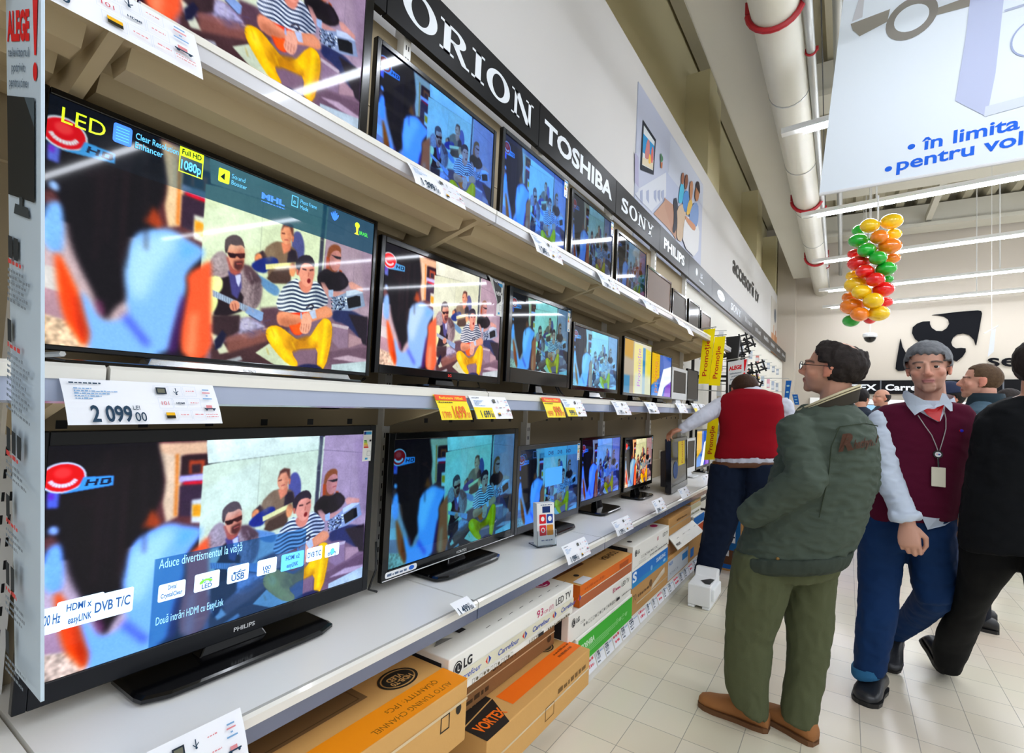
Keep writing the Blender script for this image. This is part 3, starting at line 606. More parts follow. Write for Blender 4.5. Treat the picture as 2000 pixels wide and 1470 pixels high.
D.ell(c0[0], c0[1], rx, ry, ink('85817a'), -.3); D.ell(c0[0], c0[1], rx*.68, ry*.62, bw, -.3)
D.poly(K5([(1560, -40), (1790, -40), (1730, 500), (1670, 800), (1455, 690), (1530, 230)]), lb); D.poly(K5([(1660, 730), (2300, 560), (2300, 620), (1650, 800)]), ink('cbd3e2'))
D.poly(K5([(1790, 70), (2200, -60), (2200, -40), (1790, 85)]), ink('a8b0c8')); c1 = K5([(2000, 250)])[0]; D.ring(c1[0], c1[1], .12, .13, .11, .12, ink('9aa6c6'))
D.build('banner_print', t)
mb = MB()
for f in (.1, .6): p = q[3]+(q[2]-q[3])*f; mb.tube([p, (p[0], p[1], 6.95)], .004, steel, 5)
mb.build('hanger_wire', t)

# balloon column: each balloon a part
bal = {c: M('balloon_'+c, h, rough=.16, coat=.5, spec=.6) for c, h in (('green', '0fae2a'), ('red', 'e81210'), ('yellow', 'f6c80a'), ('orange', 'f2800c'))}
Yc = 8.0; K7 = lambda x, y: (1640+x*.1701, 400+y*.1701)
bl = [('green', 225, 290, 0.22, 80), ('yellow', 345, 240, -.1, 105), ('yellow', 595, 190, .0, 115), ('green', 215, 410, 0, 100), ('orange', 455, 370, -.15, 105), ('yellow', 620, 335, .12, 85), ('orange', 575, 475, -.05, 120), ('green', 310, 520, -.15, 105),
      ('green', 440, 610, -.2, 105), ('orange', 610, 610, .1, 80), ('red', 165, 560, .18, 70), ('red', 215, 670, 0, 112), ('green', 530, 735, -.1, 110), ('red', 290, 765, -.15, 105), ('red', 410, 860, -.2, 110), ('green', 555, 850, .12, 60), ('yellow', 150, 815, .18, 75),
      ('yellow', 185, 920, 0, 118), ('red', 500, 970, -.1, 115), ('yellow', 250, 1000, -.16, 110), ('yellow', 385, 1100, -.2, 120), ('red', 530, 1115, .12, 75), ('orange', 105, 1060, .18, 75), ('orange', 140, 1165, 0, 120), ('orange', 230, 1255, -.16, 108), ('yellow', 445, 1245, -.1, 118), ('green', 130, 1330, .1, 90), ('red', 345, 1310, .12, 75)]
t = thing('balloon_column', onY((1690, 640), Yc), 'spiral column of red, yellow, orange and green balloons hanging in mid air', 'balloons')
axis0, axis1 = onY(K7(440, 180), Yc), onY(K7(300, 1330), Yc)
for cn, x, y, d, rp in bl:
    c = onY(K7(x, y), Yc+d); r = np.linalg.norm(onY(K7(x+rp, y), Yc+d)-c)*1.13
    f = np.clip((c[2]-axis1[2])/(axis0[2]-axis1[2]), 0, 1); ax = axis1+(axis0-axis1)*f; o = c-ax
    o = _n(o+np.array([0, -1e-3, .0])); w = _n(np.cross(o, [0, 0, 1.0])); Rm = np.stack([w, np.cross(o, w), o], 1)
    mb = MB(); mb.ell(c, (r*.93, r*.82, r*1.08), bal[cn], Rm, 22, 14); mb.tube([c-o*r*1.04, c-o*r*1.2], [.012, .02], bal[cn], 8); mb.build('balloon', t, smooth=True)
p = onY((1715, 404), Yc); mb = MB(); mb.tube([axis0, p, p+[0, 0, .15]], .012, M('white_plastic', 'dcdee0'), 6); mb.build('hanging_string', t)
# ---------------------------------------------------------------- wall shelving: bays with three shelves, deck and plinth
XF, XB = -1.06, -1.585
ZD, ZM, ZT = .73, 1.447, 2.095
BAY = [-.75, .35, 1.45, 2.55, 3.65, 4.75, 5.85]
rail_mid = M('pale_blue_price_rail', 'a3adc4', rough=.2, coat=.5); rail_top = M('frosted_price_rail', 'c9cad0', rough=.25, coat=.4)
def shelf_board(mb, y0, y1, z, mat, under):
    mb.box((XB, y0+.004, z-.022), (XF-.012, y1-.004, z), mat)
    mb.box((XF-.03, y0+.004, z-.05), (XF-.012, y1-.004, z-.001), mat)
    for x in (-1.5, -1.37, -1.22): mb.ring_mesh([[(x-.05, y, z-.022), (x+.05, y, z-.022), (x+.03, y, z-.06), (x-.03, y, z-.06)] for y in (y0+.035, y1-.035)], under)
def rail(mb, y0, y1, z, h, mats):
    w, g = mats
    mb.ring_mesh([[(XF-.012, y, z-.004), (XF+.004, y, z), (XF+.012, y, z-.006), (XF+.012, y, z-h*.42), (XF-.012, y, z-h*.42)] for y in (y0+.003, y1-.003)], w)
    mb.ring_mesh([[(XF-.012, y, z-h*.42), (XF+.009, y, z-h*.42), (XF+.009, y, z-h), (XF-.004, y, z-h-.004), (XF-.012, y, z-h)] for y in (y0+.003, y1-.003)], g)
tag_lab = ['nearest shelving bay, partly outside the left picture edge', 'shelving bay carrying the big television with the silver bar', 'shelving bay above the white and tan cartons with orange stripes', 'shelving bay standing over the orange and the green cartons', 'shelving bay where the man in the red vest reaches in', 'last shelving bay, hidden behind the yellow strips']
for i, (y0, y1) in enumerate(zip(BAY[:-1], BAY[1:])):
    t = thing('display_shelving', (-1.32, (y0+y1)/2, 0), 'cream '+tag_lab[i], 'shelving', 'wall shelving bays for televisions')
    mb = MB(); mb.box((-1.62, y0, .17), (XB, y1, 2.9), back_metal)
    for z in (1.33, 1.9, .9, 2.55): mb.box((XB-.002, y0, z), (XB+.004, y1, z+.006), cream_metal)
    mb.box((XB, y0, 1.30), (XB+.012, y1, 1.37), back_metal)
    y = y0+.08
    while y < y1: mb.box((XB+.006, y, 1.305), (XB+.0135, y+.022, 1.325), matt_black); y += .17
    mb.build('back_panel', t)
    mb = MB(); mb.box((-1.6, y1-.02, 0), (-1.545, y1+.02, 3.0), white_metal)
    z = .3
    while z < 2.95: mb.box((-1.546, y1-.009, z), (-1.5445, y1-.004, z+.02), matt_black); mb.box((-1.546, y1+.004, z), (-1.5445, y1+.009, z+.02), matt_black); z += .05
    mb.build('upright_post', t)
    for z, mat, nm in ((ZD, white_metal, 'shelf'), (ZM, cream_metal, 'shelf'), (ZT, cream_metal, 'shelf')):
        mb = MB(); shelf_board(mb, y0, y1, z-.002, mat, cream_metal); s = mb.build(nm, t)
        mb = MB(); rail(mb, y0, y1, z+.002, .062 if z < 2 else .05, (rail_white, rail_plastic if z < 1 else rail_mid if z < 2 else rail_top)); mb.build('price_rail', s)
        for yy in ((y1,) if i else (y0, y1)):
          mb = MB(); mb.hexa([(XB, yy-.012, z-.15), (XB+.06, yy-.012, z-.15), (XB+.06, yy+.012, z-.15), (XB, yy+.012, z-.15), (XB, yy-.012, z-.022), (XF-.035, yy-.012, z-.022), (XF-.035, yy+.012, z-.022), (XB, yy+.012, z-.022)], cream_metal)
          mb.build('shelf_bracket', s)
    mb = MB(); mb.box((-1.6, y0, .13), (XF-.02, y1, .17), white_metal); mb.box((XF-.05, y0, 0), (XF-.03, y1, .15), white_metal); mb.build('base_deck', t)
    mb = MB(); mb.poly([(XF-.03, y0+.003, .155), (XF+.0, y0+.003, .075), (XF+.0, y1-.003, .075), (XF-.03, y1-.003, .155)][::-1], rail_white); mb.poly([(XF-.03, y0+.003, .155), (XF-.03, y0+.003, .07), (XF, y0+.003, .075)], rail_white); mb.build('plinth_rail', t)
    # sockets on the back panel
    for yy, zz in (((y0+y1)/2-.27, 1.4), ((y0+y1)/2+.3, 1.4), ((y0+y1)/2-.1, .95)):
        mb = MB(); mb.box((XB, yy-.04, zz-.04), (XB+.012, yy+.04, zz+.04), M('socket_plastic', 'c9c2b0', rough=.4)); mb.tube([(XB+.012, yy, zz), (XB+.014, yy, zz)], .026, M('socket_face', 'b4ab98', rough=.4), 20)
        for d in (-.01, .01): mb.tube([(XB+.014, yy+d, zz), (XB+.0145, yy+d, zz)], .0035, matt_black, 8)
        mb.build('power_socket', t)

# black brand headers over the top shelf
hdr = M('black_header_panel', '131315', rough=.36, spec=.12)
XH = -1.5
def serif(D, word, a, b, h, W, mat):
    """heavy slab-serif capitals"""
    wd = {'O': .92, 'R': .92, 'I': .44, 'N': .98, 'S': .72, 'Y': .9}; tot = sum(wd[c] for c in word)+.08*(len(word)-1); k = W/tot
    x = a
    for c in word:
        w = wd[c]*k; X = lambda u: x+u*w
        R = lambda u0, v0, u1, v1: D.rect(X(u0), b+v0*h, X(u1), b+v1*h, mat, False)
        Pq = lambda pts: D.poly([(X(u), b+v*h) for u, v in pts], mat, False)
        if c == 'O': D.ring(x+w/2, b+h/2, w/2, h*.53, w*.26, h*.42, mat)
        if c == 'I': R(.27, 0, .73, 1); R(0, 0, 1, .08); R(0, .92, 1, 1)
        if c == 'N': R(.12, 0, .24, 1); R(.76, .0, .88, 1); Pq([(.1, 1), (.34, 1), (.88, 0), (.66, 0)]); R(0, 0, .36, .07); R(0, .93, .3, 1); R(.64, .93, 1, 1)
        if c == 'R':
            R(.12, 0, .34, 1); R(0, 0, .46, .08); R(0, .92, .3, 1)
            D.ring(X(.5), b+h*.73, w*.36, h*.27, w*.15, h*.17, mat, -math.pi/2, math.pi/2); R(.3, .9, .5, 1); R(.3, .46, .5, .56); Pq([(.4, .48), (.62, .5), (.9, .08), (1, .08), (1, 0), (.74, 0)])
        if c == 'Y': Pq([(.04, 1), (.28, 1), (.58, .5), (.58, .36), (.4, .36), (.4, .46)]); Pq([(.76, 1), (.9, 1), (.6, .42), (.5, .5)]); R(.39, 0, .61, .5); R(.24, 0, .76, .08); R(0, .93, .38, 1); R(.64, .93, 1, 1)
        if c == 'S': D.text('S', x+w*.5, b, h, mat, 'c', w=w*.92, bold=.03); R(.02, 0, .12, .32); R(.84, .68, .94, 1)
        x += w+.08*k
edges = [.13, 1.29, 2.45, 3.62, 4.72, 5.78, 6.95, 8.1, 9.3, 10.5, 11.7, 12.9, 14.1, 15.3, 16.5]
hl = ['black header panel behind the huge top-left television', 'black header panel with wide slab-serif capitals, beside the top-left television', 'black header panel with heavy block capitals, next to the slab-serif one', 'black header panel with slab-serif capitals below the family poster', 'black header panel with narrow block capitals right of the poster bottom', 'black header panel with a round emblem and two letters',
      'black header panel with a white oval emblem', 'distant black header panel with small slab-serif capitals past the white oval', 'distant black header panel with a thin scribbled emblem', 'distant grey-black header panel, second past the small slab-serif one', 'distant grey-black header panel, third past the small slab-serif one', 'distant grey-black header panel under the second poster', 'distant grey-black header panel just past the second poster', 'last black header panel, touching the back corner']
ZS0, ZS1 = 2.885, 3.145
for i, (y0, y1) in enumerate(zip(edges[:-1], edges[1:])):
    t = thing('brand_header', (XH, (y0+y1)/2, ZS0), hl[i], 'sign', 'black brand headers above the shelves')
    mb = MB(); mb.box((XH-.03, y0+.003, ZS0), (XH, y1-.003, ZS1), hdr); mb.build('panel', t)
    D = Dec(faceX(XH, y0, y1, ZS0, ZS1), lift=.0012); W, H = D.W, D.H
    def span(q0, q1): a = onX(q0, XH); c = onX(q1, XH); return a[1]-y0, c[1]-a[1]
    if i == 1: a, w = span((785, 10), (1040, 250)); serif(D, 'ORION', max(a, .05), H*.22, H*.52, min(w, W-.1), sign_white)
    if i == 2: D.text('TOSHIBA', W*.05, H*.28, H*.46, sign_white, w=W*.88, bold=.035)
    if i == 3: serif(D, 'SONY', W*.1, H*.27, H*.42, W*.72, sign_white)
    if i == 4: D.text('PHILIPS', W*.12, H*.3, H*.4, sign_white, w=W*.7, bold=.04)
    if i == 5: D.ell(W*.3, H*.55, H*.17, H*.17, sign_white); D.text('LG', W*.46, H*.45, H*.22, sign_white, bold=.03); D.greek(W*.4, W*.62, H*.24, H*.08, sign_white, seed=1)
    if i == 6: D.ell(W*.5, H*.52, W*.22, H*.26, sign_white); D.text('SAMSUNG', W*.5, H*.47, H*.11, ink('55585e'), 'c', w=W*.34)
    if i == 7: serif(D, 'SONY', W*.12, H*.3, H*.42, W*.72, sign_white)
    if i >= 8: D.greek(W*.2, W*.8, H*.35, H*.35, paper('9a9c9e'), seed=i)
    if i: D.build('lettering', t)
mb = MB(); mb.box((-1.62, 5.88, 0), (-1.58, 16.5, 2.88), M('white_wall_boards', 'e0ddd2', rough=.6)); struct(mb.build('trim_20'))

# posters and lettering on the white wall
PX = -1.742
def wall_poster(quad, label, name='wall_poster'):
    t = thing(name, onX(quad[0], PX), label, 'poster'); q = [onX(p, PX) for p in quad]
    ys = [p[1] for p in q]; return t
t = thing('wall_poster', onX((1240, 365), PX), 'big poster of a family on a sofa watching television, above the headers', 'poster')
y0, y1, z0, z1 = onX((1243, 280), PX)[1], onX((1371, 430), PX)[1], 3.05, 4.585
mb = MB(); mb.box((PX-.008, y0, z0), (PX, y1, z1), paper('b6bcd0')); mb.build('poster_sheet', t)
DP = MB(); lay = [0]
def pp(pts, h, sm=0):
    P = np.array([(1240+x*.245, 160+y*.245) for x, y in pts]); P = smooth_poly(P, sm) if sm else P
    lay[0] += 1; DP.poly([onX(p, PX+.0015+.0004*lay[0]) for p in P], ink(h))
pp([(0, 560), (30, 600), (30, 840), (0, 800)], 'a9a6c4'); pp([(285, 430), (380, 560), (545, 830), (540, 1000), (420, 760), (240, 960), (270, 700)], 'c3c9d8')
pp([(240, 700), (380, 880), (330, 1000), (230, 940)], 'b4bcd4'); pp([(30, 850), (250, 720), (250, 910), (130, 1030), (20, 920)], 'cdd1da')
for x in (40, 90, 150, 180, 210): pp([(x, 870), (x+22, 858), (x+22, 980-x*.1), (x, 940-x*.1)], '9ea6c0')
pp([(0, 890), (30, 870), (30, 930), (0, 890)], 'c8ccd6'); pp([(150, 1050), (235, 950), (310, 1010), (310, 1220), (250, 1150)], 'b9917c'); pp([(235, 920), (330, 1000), (330, 1260), (300, 1210), (240, 1000)], 'b48a76')
pp([(65, 300), (168, 460), (150, 740), (45, 700)], '242a36'); pp([(72, 345), (158, 475), (143, 705), (58, 660)], 'cfd6da'); pp([(68, 410), (155, 510), (148, 620), (62, 560)], '2f8fc8'); pp([(60, 600), (146, 640), (143, 700), (58, 655)], 'd8cbb0')
pp([(75, 600), (100, 450), (120, 470), (118, 600), (100, 620)], 'c07a7a', 1); pp([(125, 640), (135, 510), (150, 530), (145, 650)], 'd06a60', 1); pp([(105, 640), (118, 560), (130, 600), (125, 660)], 'e6b44a', 1)
pp([(205, 640), (222, 640), (218, 690), (208, 685)], 'b5714e'); pp([(205, 560), (215, 580), (228, 610), (218, 640), (204, 635)], '4a7a5a', 1)
pp([(305, 930), (340, 920), (345, 1100), (320, 1210), (298, 1190), (315, 1100)], '2c2d3a', 1); pp([(335, 1000), (400, 960), (410, 1060), (380, 1280), (330, 1250), (340, 1120)], 'c6ad92', 1)
pp([(355, 870), (370, 800), (395, 830), (385, 960), (345, 970)], '49b2d2', 1); pp([(370, 740), (388, 715), (396, 760), (385, 820), (370, 810)], 'a06a54', 1)
pp([(385, 900), (410, 860), (430, 880), (430, 1000), (400, 1050), (380, 980)], '4a86c6', 1); pp([(400, 750), (420, 730), (426, 790), (412, 860), (398, 850)], '8a5a46', 1)
pp([(420, 980), (440, 930), (462, 950), (450, 1040), (410, 1070)], 'd2ae52', 1); pp([(438, 810), (458, 780), (466, 830), (455, 950), (438, 930)], 'c08a68', 1)
pp([(390, 1120), (420, 1060), (520, 1120), (500, 1420), (380, 1300)], 'dcdcde', 1); pp([(430, 1080), (460, 970), (505, 960), (510, 1080), (490, 1170), (440, 1130)], '7a96c4', 1)
pp([(482, 860), (500, 800), (518, 830), (512, 920), (495, 960), (480, 930)], 'b8805e', 1); pp([(484, 830), (500, 785), (518, 810), (520, 900), (505, 870)], '33282a', 1)
pp([(400, 1060), (440, 1100), (490, 1150), (475, 1195), (430, 1140), (405, 1100)], 'c98e6c', 1)
DP.build('poster_print', t)
t = thing('wall_poster', onX((1511, 650), PX), 'narrow distant poster with tan figures near the back corner', 'poster')
y0, y1 = 15.2, 16.7; mb = MB(); mb.box((PX-.008, y0, 3.05), (PX, y1, 4.56), paper('c9c4bb')); mb.build('poster_sheet', t)
D = Dec(faceX(PX, y0, y1, 3.05, 4.56), lift=.002); D.ell(.85, 1.1, .22, .2, ink('6d7480')); D.rect(.1, 0, 1.4, .55, ink('b8835e')); D.rect(.5, .3, .62, .8, ink('c99a74')); D.rect(.95, .2, 1.1, .7, ink('a87350')); D.build('poster_print', t)
t = thing('wall_lettering', onX((1430, 535), PX), 'dark lowercase words painted on the white wall past the family poster', 'lettering')
a, c = onX((1431, 535), PX), onX((1482, 589), PX); D = Dec(faceX(PX, a[1], c[1], 3.85, 4.4), lift=.003); D.text('accesorii tv', 0, .06, .34, ink('3a3632'), w=c[1]-a[1], bold=.02); D.build('lettering', t)
# ---------------------------------------------------------------- televisions
VIDEO = paint_video()
def rectmask(x0, y0, x1, y1):
    m = np.zeros((CH, CW)); m[max(0, int(y0)):int(y1), max(0, int(x0)):int(x1)] = 1; return m[..., None]
def tint(g, mul=(1, 1, 1), gam=1.0, sat=1.0, add=0.0):
    c = np.clip(g, 0, 1)**gam; l = c.mean(2, keepdims=True); return np.clip((l+(c-l)*sat)*np.array(mul)+add, 0, 1)
def over_band(c, y1=112, col='0e4058', a=.78, x0=0):
    m = rectmask(x0, 0, CW, y1)*a*np.clip(.22+(np.arange(CW)[None, :, None]-230)/110., .22, 1); return c*(1-m)+hx(col)*m
def over_panel(c):
    a = cpts('D', [(722, 770)])[0]; e = cpts('E', [(815, 1220)])[0]; m = rectmask(a[0], cpts('E', [(815, 714)])[0][1]+4, e[0], CH)*.78
    l = c.mean(2, keepdims=True); return c*(1-m)+(hx('0a4f8c')*.55+hx('123a78')*l*.9+c*.12)*m
def promo_reflection():  # reflection of the promotion strips, painted as a glowing screen picture
    k = Canvas(); k.put(np.ones((CH, CW)), hx('c9c4b4'))
    k.shape(np.array([(0, 0), (330, 0), (330, 540), (0, 540)]), 'a39684', 12, 1); k.shape(np.array([(0, 0), (300, 0), (280, 190), (0, 170)]), 'b98a1e', 14, 1)
    k.shape(np.array([(330, 20), (640, 20), (640, 540), (330, 540)]), 'd8cf86', 5, 1); k.shape(np.array([(640, 40), (740, 40), (740, 540), (640, 540)]), '2f7fb0', 3, 1); k.shape(np.array([(740, 40), (960, 60), (960, 540), (740, 540)]), 'd6c84a', 5, 1)
    k.shape(np.array([(360, 330), (960, 330), (960, 540), (360, 540)]), 'cfd8d8', 25, .8); k.shape(np.array([(0, 360), (200, 360), (200, 540), (0, 540)]), '3f86b4', 8, .9); return k.c
def blue_menu():
    k = Canvas(); k.put(np.ones((CH, CW)), hx('2257b4')); k.shape(np.array([(0, 0), (380, 0), (380, 300), (0, 420)]), 'd2a41c', 10, 1); k.shape(np.array([(300, 540), (560, 180), (960, 120), (960, 330), (620, 420), (520, 540)]), 'e6ecf4', 4, 1)
    k.shape(np.array([(600, 540), (680, 400), (960, 330), (960, 540)]), '8a4ac0', 14, .9); k.shape(np.array([(0, 420), (320, 330), (300, 540), (0, 540)]), '3b82d0', 12, .9); return k.c
SCREEN = attr_mat('lit_television_screen', emit=.9, rough=.04, spec=.17)
OFF = {'brown': M('switched_off_screen_brown', '5e4632', rough=.3, spec=.06), 'grey': M('switched_off_screen_grey', '55504a', rough=.4, spec=.05), 'dark': M('switched_off_screen_dark', '0d0f16', rough=.1, spec=.12)}  # brown and grey base colours stand in for the hall reflected in dark glass
def screen_mesh(name, quad, img, step, org):
    im = img[:CH//step*step, :CW//step*step].reshape(CH//step, step, CW//step, step, 3).mean((1, 3))
    h, w = im.shape[:2]; q = [np.array(p) for p in quad]
    U, V = np.meshgrid(np.linspace(0, 1, w), np.linspace(1, 0, h)); U = U[..., None]; V = V[..., None]
    P = (q[0]*(1-U)*(1-V)+q[1]*U*(1-V)+q[2]*U*V+q[3]*(1-U)*V-np.array(org)).reshape(-1, 3)
    i = (np.arange(h-1)[:, None]*w+np.arange(w-1)[None]).reshape(-1); Fc = np.stack([i, i+w, i+w+1, i+1], 1)
    me = bpy.data.meshes.new(name); me.vertices.add(len(P)); me.vertices.foreach_set('co', P.astype(np.float32).ravel())
    me.loops.add(Fc.size); me.loops.foreach_set('vertex_index', Fc.astype(np.int32).ravel()); me.polygons.add(len(Fc)); me.polygons.foreach_set('loop_start', np.arange(0, Fc.size, 4, dtype=np.int32)); me.update(calc_edges=True)
    a = me.color_attributes.new('col', 'FLOAT_COLOR', 'POINT'); c = np.ones((h*w, 4), np.float32); c[:, :3] = lin(im.reshape(-1, 3)); a.data.foreach_set('color', c.ravel())
    me.materials.append(SCREEN); return me
def eco_label(D, a, b, w, h):
    D.rect(a, b, a+w, b+h, paper('eef0ee')); D.rect(a+w*.06, b+h*.87, a+w*.94, b+h*.97, ink('3fa0d8')); D.rect(a+w*.06, b+h*.87, a+w*.28, b+h*.97, ink('16308c'))
    for i, c in enumerate(('2c9a3c', '7cc03a', 'd8d820', 'f2c010', 'f08418', 'd8281c')): D.rect(a+w*.1, b+h*(.66-i*.045), a+w*(.4+.05*i), b+h*(.695-i*.045), ink(c), False)
    D.k += .25; D.rect(a+w*.72, b+h*.64, a+w*.94, b+h*.7, ink('18181a')); D.frame(a+w*.5, b+h*.17, a+w*.92, b+h*.33, w*.03, ink('9aa0a6')); D.rect(a+w*.3, b+h*.05, a+w*.6, b+h*.11, ink('3fa0d8'))
def tv(X, y0, y1, z0, z1, img, label, name='television', bz=(.02, .02, .035), step=4, brand=None, base=None, zs=None, eco=False, frame=None, yaw=0, lean=0, deep=.045, brand_mat=None, group='televisions on display', neck=.09):
    """bz: side, top, bottom bezel; base: (depth, length, slab material); the set faces the aisle"""
    frame = frame or gloss_black; yc, xc = (y0+y1)/2, X; cz, sz = math.cos(yaw), math.sin(yaw)
    def T(n, u, w):      # n out of the screen, u along the shelf, w height
        n2 = n+(w-z0)*lean; return np.array([xc+n2*cz-u*sz, yc+n2*sz+u*cz, w])
    hw = (y1-y0)/2; zb = zs if zs is not None else z0
    t = thing(name, T(0, 0, zb), label, 'television' if name == 'television' else 'monitor', group)
    mb = MB()
    def bx(n0, u0, w0, n1, u1, w1, mat): mb.hexa([T(n1, u0, w0), T(n1, u1, w0), T(n0, u1, w0), T(n0, u0, w0), T(n1, u0, w1), T(n1, u1, w1), T(n0, u1, w1), T(n0, u0, w1)], mat)
    s, tp, bt = bz
    bx(-deep*.45, -hw, z0, 0, -hw+s, z1, frame); bx(-deep*.45, hw-s, z0, 0, hw, z1, frame); bx(-deep*.45, -hw+s, z1-tp, 0, hw-s, z1, frame); bx(-deep*.45, -hw+s, z0, 0, hw-s, z0+bt, frame)
    bx(-deep*.5, -hw+.004, z0+.004, -.008, hw-.004, z1-.004, matt_black); bx(-deep, -hw*.8, z0+.04, -deep*.5, hw*.8, z1-(z1-z0)*.25, matt_black)
    mb.build('casing', t, bevel=.0025)
    q = [T(-.004, -hw+s, z0+bt), T(-.004, hw-s, z0+bt), T(-.004, hw-s, z1-tp), T(-.004, -hw+s, z1-tp)]
    if isinstance(img, str):
        mb = MB(); mb.poly(q, OFF[img]); sc = mb.build('screen', t)
    else:
        sc = bpy.data.objects.new('screen', screen_mesh('screen', q, img, step, ORG[t.name])); link(sc, ORG[t.name]); sc.parent = t
    if base:
        d, L, mat = base; mb = MB(); zt = zs
        ring = lambda k, z: [T(-.01+d/2*math.copysign(min(1, abs(math.cos(a))*1.25), math.cos(a))*k, L/2*math.copysign(min(1, abs(math.sin(a))*1.25), math.sin(a))*k, z) for a in np.linspace(0, 2*math.pi, 28, endpoint=False)]
        mb.ring_mesh([ring(1, zt+.001), ring(1, zt+.009), ring(.96, zt+.014)], mat); mb.build('stand_base', t)
        mb = MB(); mb.hexa([T(-.005, -neck, zt+.012), T(-.005, neck, zt+.012), T(-.05, neck, zt+.012), T(-.05, -neck, zt+.012), T(-.02, -neck*.7, z0+.02), T(-.02, neck*.7, z0+.02), T(-.05, neck*.7, z0+.02), T(-.05, -neck*.7, z0+.02)], mat); mb.build('stand_neck', t, bevel=.004)
    if brand:
        D = Dec([T(.0008, -hw, z0), T(.0008, hw, z0), T(.0008, hw, z0+bt), T(.0008, -hw, z0+bt)], lift=.0004); D.text(brand, D.W*.52, bt*.34, min(.011, bt*.45), brand_mat or paper('c8cacc'), 'c', 1.2, .02); D.build('brand_lettering', t)
    if eco:
        D = Dec([T(.002, -hw, z0), T(.002, hw, z0), T(.002, hw, z1), T(.002, -hw, z1)], lift=.0006); w, h = eco if isinstance(eco, tuple) else (.035, .085)
        eco_label(D, D.W-w-s*.9, D.H-h-tp*.6, w, h); D.build('energy_label', t)
    return t, sc, q, T
W_ = VIDEO
def yx(px, X): return onX(px, X)[1]
slab_gloss = gloss_black
# --- top shelf
zt = ZT+.004
tv(-1.2, .115, .985, zt+.075, zt+.6, tint(over_band(W_, 0), (1, 1, 1.04), 1.12, 1.3), 'huge television cut by the top left picture corner', step=3, bz=(.03, .03, .012), base=(.2, .4, slab_gloss), zs=zt)
tv(-1.2, 1.005, 1.635, zt+.012, 2.505, tint(W_, (.42, .72, 1.12), .95, 1.25, .01), 'blue-tinted television on the top shelf under the slab-serif header', step=3, bz=(.018, .018, .02), base=(.18, .3, slab_gloss), zs=zt)
tv(-1.2, 1.68, 2.275, zt+.012, 2.55, tint(over_band(tint(W_, (.35, .7, 1.15), .85, 1.3, .02), 30, '1a3f9a'), (1, 1, 1)), 'bright blue television on the top shelf with an energy label on its right edge', step=4, bz=(.02, .02, .03), base=(.18, .3, slab_gloss), zs=zt, eco=True)
tv(-1.2, 2.32, 2.885, zt+.012, 2.535, tint(W_, (.38, .55, .72), 1.25, 1.2), 'dim blue television on the top shelf with an energy label, under the block capitals', step=5, bz=(.02, .02, .03), base=(.18, .3, slab_gloss), zs=zt, eco=True)
tv(-1.2, 2.94, 3.5, zt+.012, 2.51, tint(W_, (.32, .45, .62), 1.15, .9, .03), 'dim grey-blue television on the top shelf mirroring the balloons', step=5, bz=(.02, .02, .03), base=(.18, .3, slab_gloss), zs=zt)
x = -1.2
tv(x, yx((1264, 560), x), yx((1311, 590), x), zt+.012, onX((1290, 535), x)[2], 'brown', 'switched-off television with a painted brown sheen on the top shelf, first after the lit sets', bz=(.018, .018, .025), base=(.16, .26, slab_gloss), zs=zt)
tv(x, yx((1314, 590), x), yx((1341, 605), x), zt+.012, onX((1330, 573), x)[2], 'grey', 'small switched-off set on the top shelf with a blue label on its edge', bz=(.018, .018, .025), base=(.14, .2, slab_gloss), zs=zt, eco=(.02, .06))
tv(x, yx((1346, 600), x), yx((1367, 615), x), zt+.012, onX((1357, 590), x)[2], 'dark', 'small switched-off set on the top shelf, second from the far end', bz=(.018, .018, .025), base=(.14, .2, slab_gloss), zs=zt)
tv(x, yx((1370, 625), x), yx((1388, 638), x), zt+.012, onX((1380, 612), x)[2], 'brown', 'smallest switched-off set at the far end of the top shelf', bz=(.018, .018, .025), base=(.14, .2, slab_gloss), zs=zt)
# --- middle shelf
zm = ZM+.004
t, sc, q, T = tv(-1.3, .29, 1.135, 1.478, 1.99, over_band(tint(W_, (1.03, 1.04, 1.0), 1.12, 1.3)), 'big television with yellow LED caption and silver bar, nearest on the middle shelf', step=2, bz=(.014, .014, .012), base=None, zs=zm)
mb = MB(); mb.hexa([T(.03, -.22, zm+.004), T(.03, .33, zm+.004), T(-.03, .33, zm+.004), T(-.03, -.22, zm+.004), T(.022, -.21, 1.477), T(.022, .32, 1.477), T(-.03, .32, 1.477), T(-.03, -.21, 1.477)], M('iridescent_silver', 'b9bcc0', rough=.2, metal=.9)); s_ = mb.build('silver_bar', t, bevel=.002)
D = Dec([T(.0305, -.22, zm+.006), T(.0305, .33, zm+.006), T(.0225, .33, 1.475), T(.0225, -.22, 1.475)], lift=.0008); D.text('SONY', D.W*.42, D.H*.3, D.H*.38, paper('f2f2f2'), 'c', 1.4, .03); D.build('brand_lettering', s_)
mb = MB(); mb.tube([T(-.02, -.42, 1.47), T(.03, -.36, 1.457), T(.045, 0, 1.456), T(.03, .36, 1.457), T(-.02, .42, 1.47)], .006, gloss_black, 8); mb.build('stand_ring', t)
D = Dec(q, 960, 540, lift=.0007); Y_ = lambda y: 540-y
CB = lambda x, y: (lambda p: (p[0], 540-p[1]))(cpts('B', [(x, y)])[0]); CA = lambda x, y: (lambda p: (p[0], 540-p[1]))(cpts('A', [(x, y)])[0])
lg = lit('b8d81c', 1.1); lbue = lit('3a7af0', 1.1); lpal = lit('58b8f0', 1.0); lwh = lit('d8e8f4', 1.0)
a = CB(180, 290); D.text('LED', a[0]-4, a[1]-4, 36, lg, w=84); D.build('screen_caption', sc)
a = CB(605, 460); e = CB(715, 470); D.rrect(a[0]+2, a[1], a[0]+42, a[1]+46, 6, lbue)
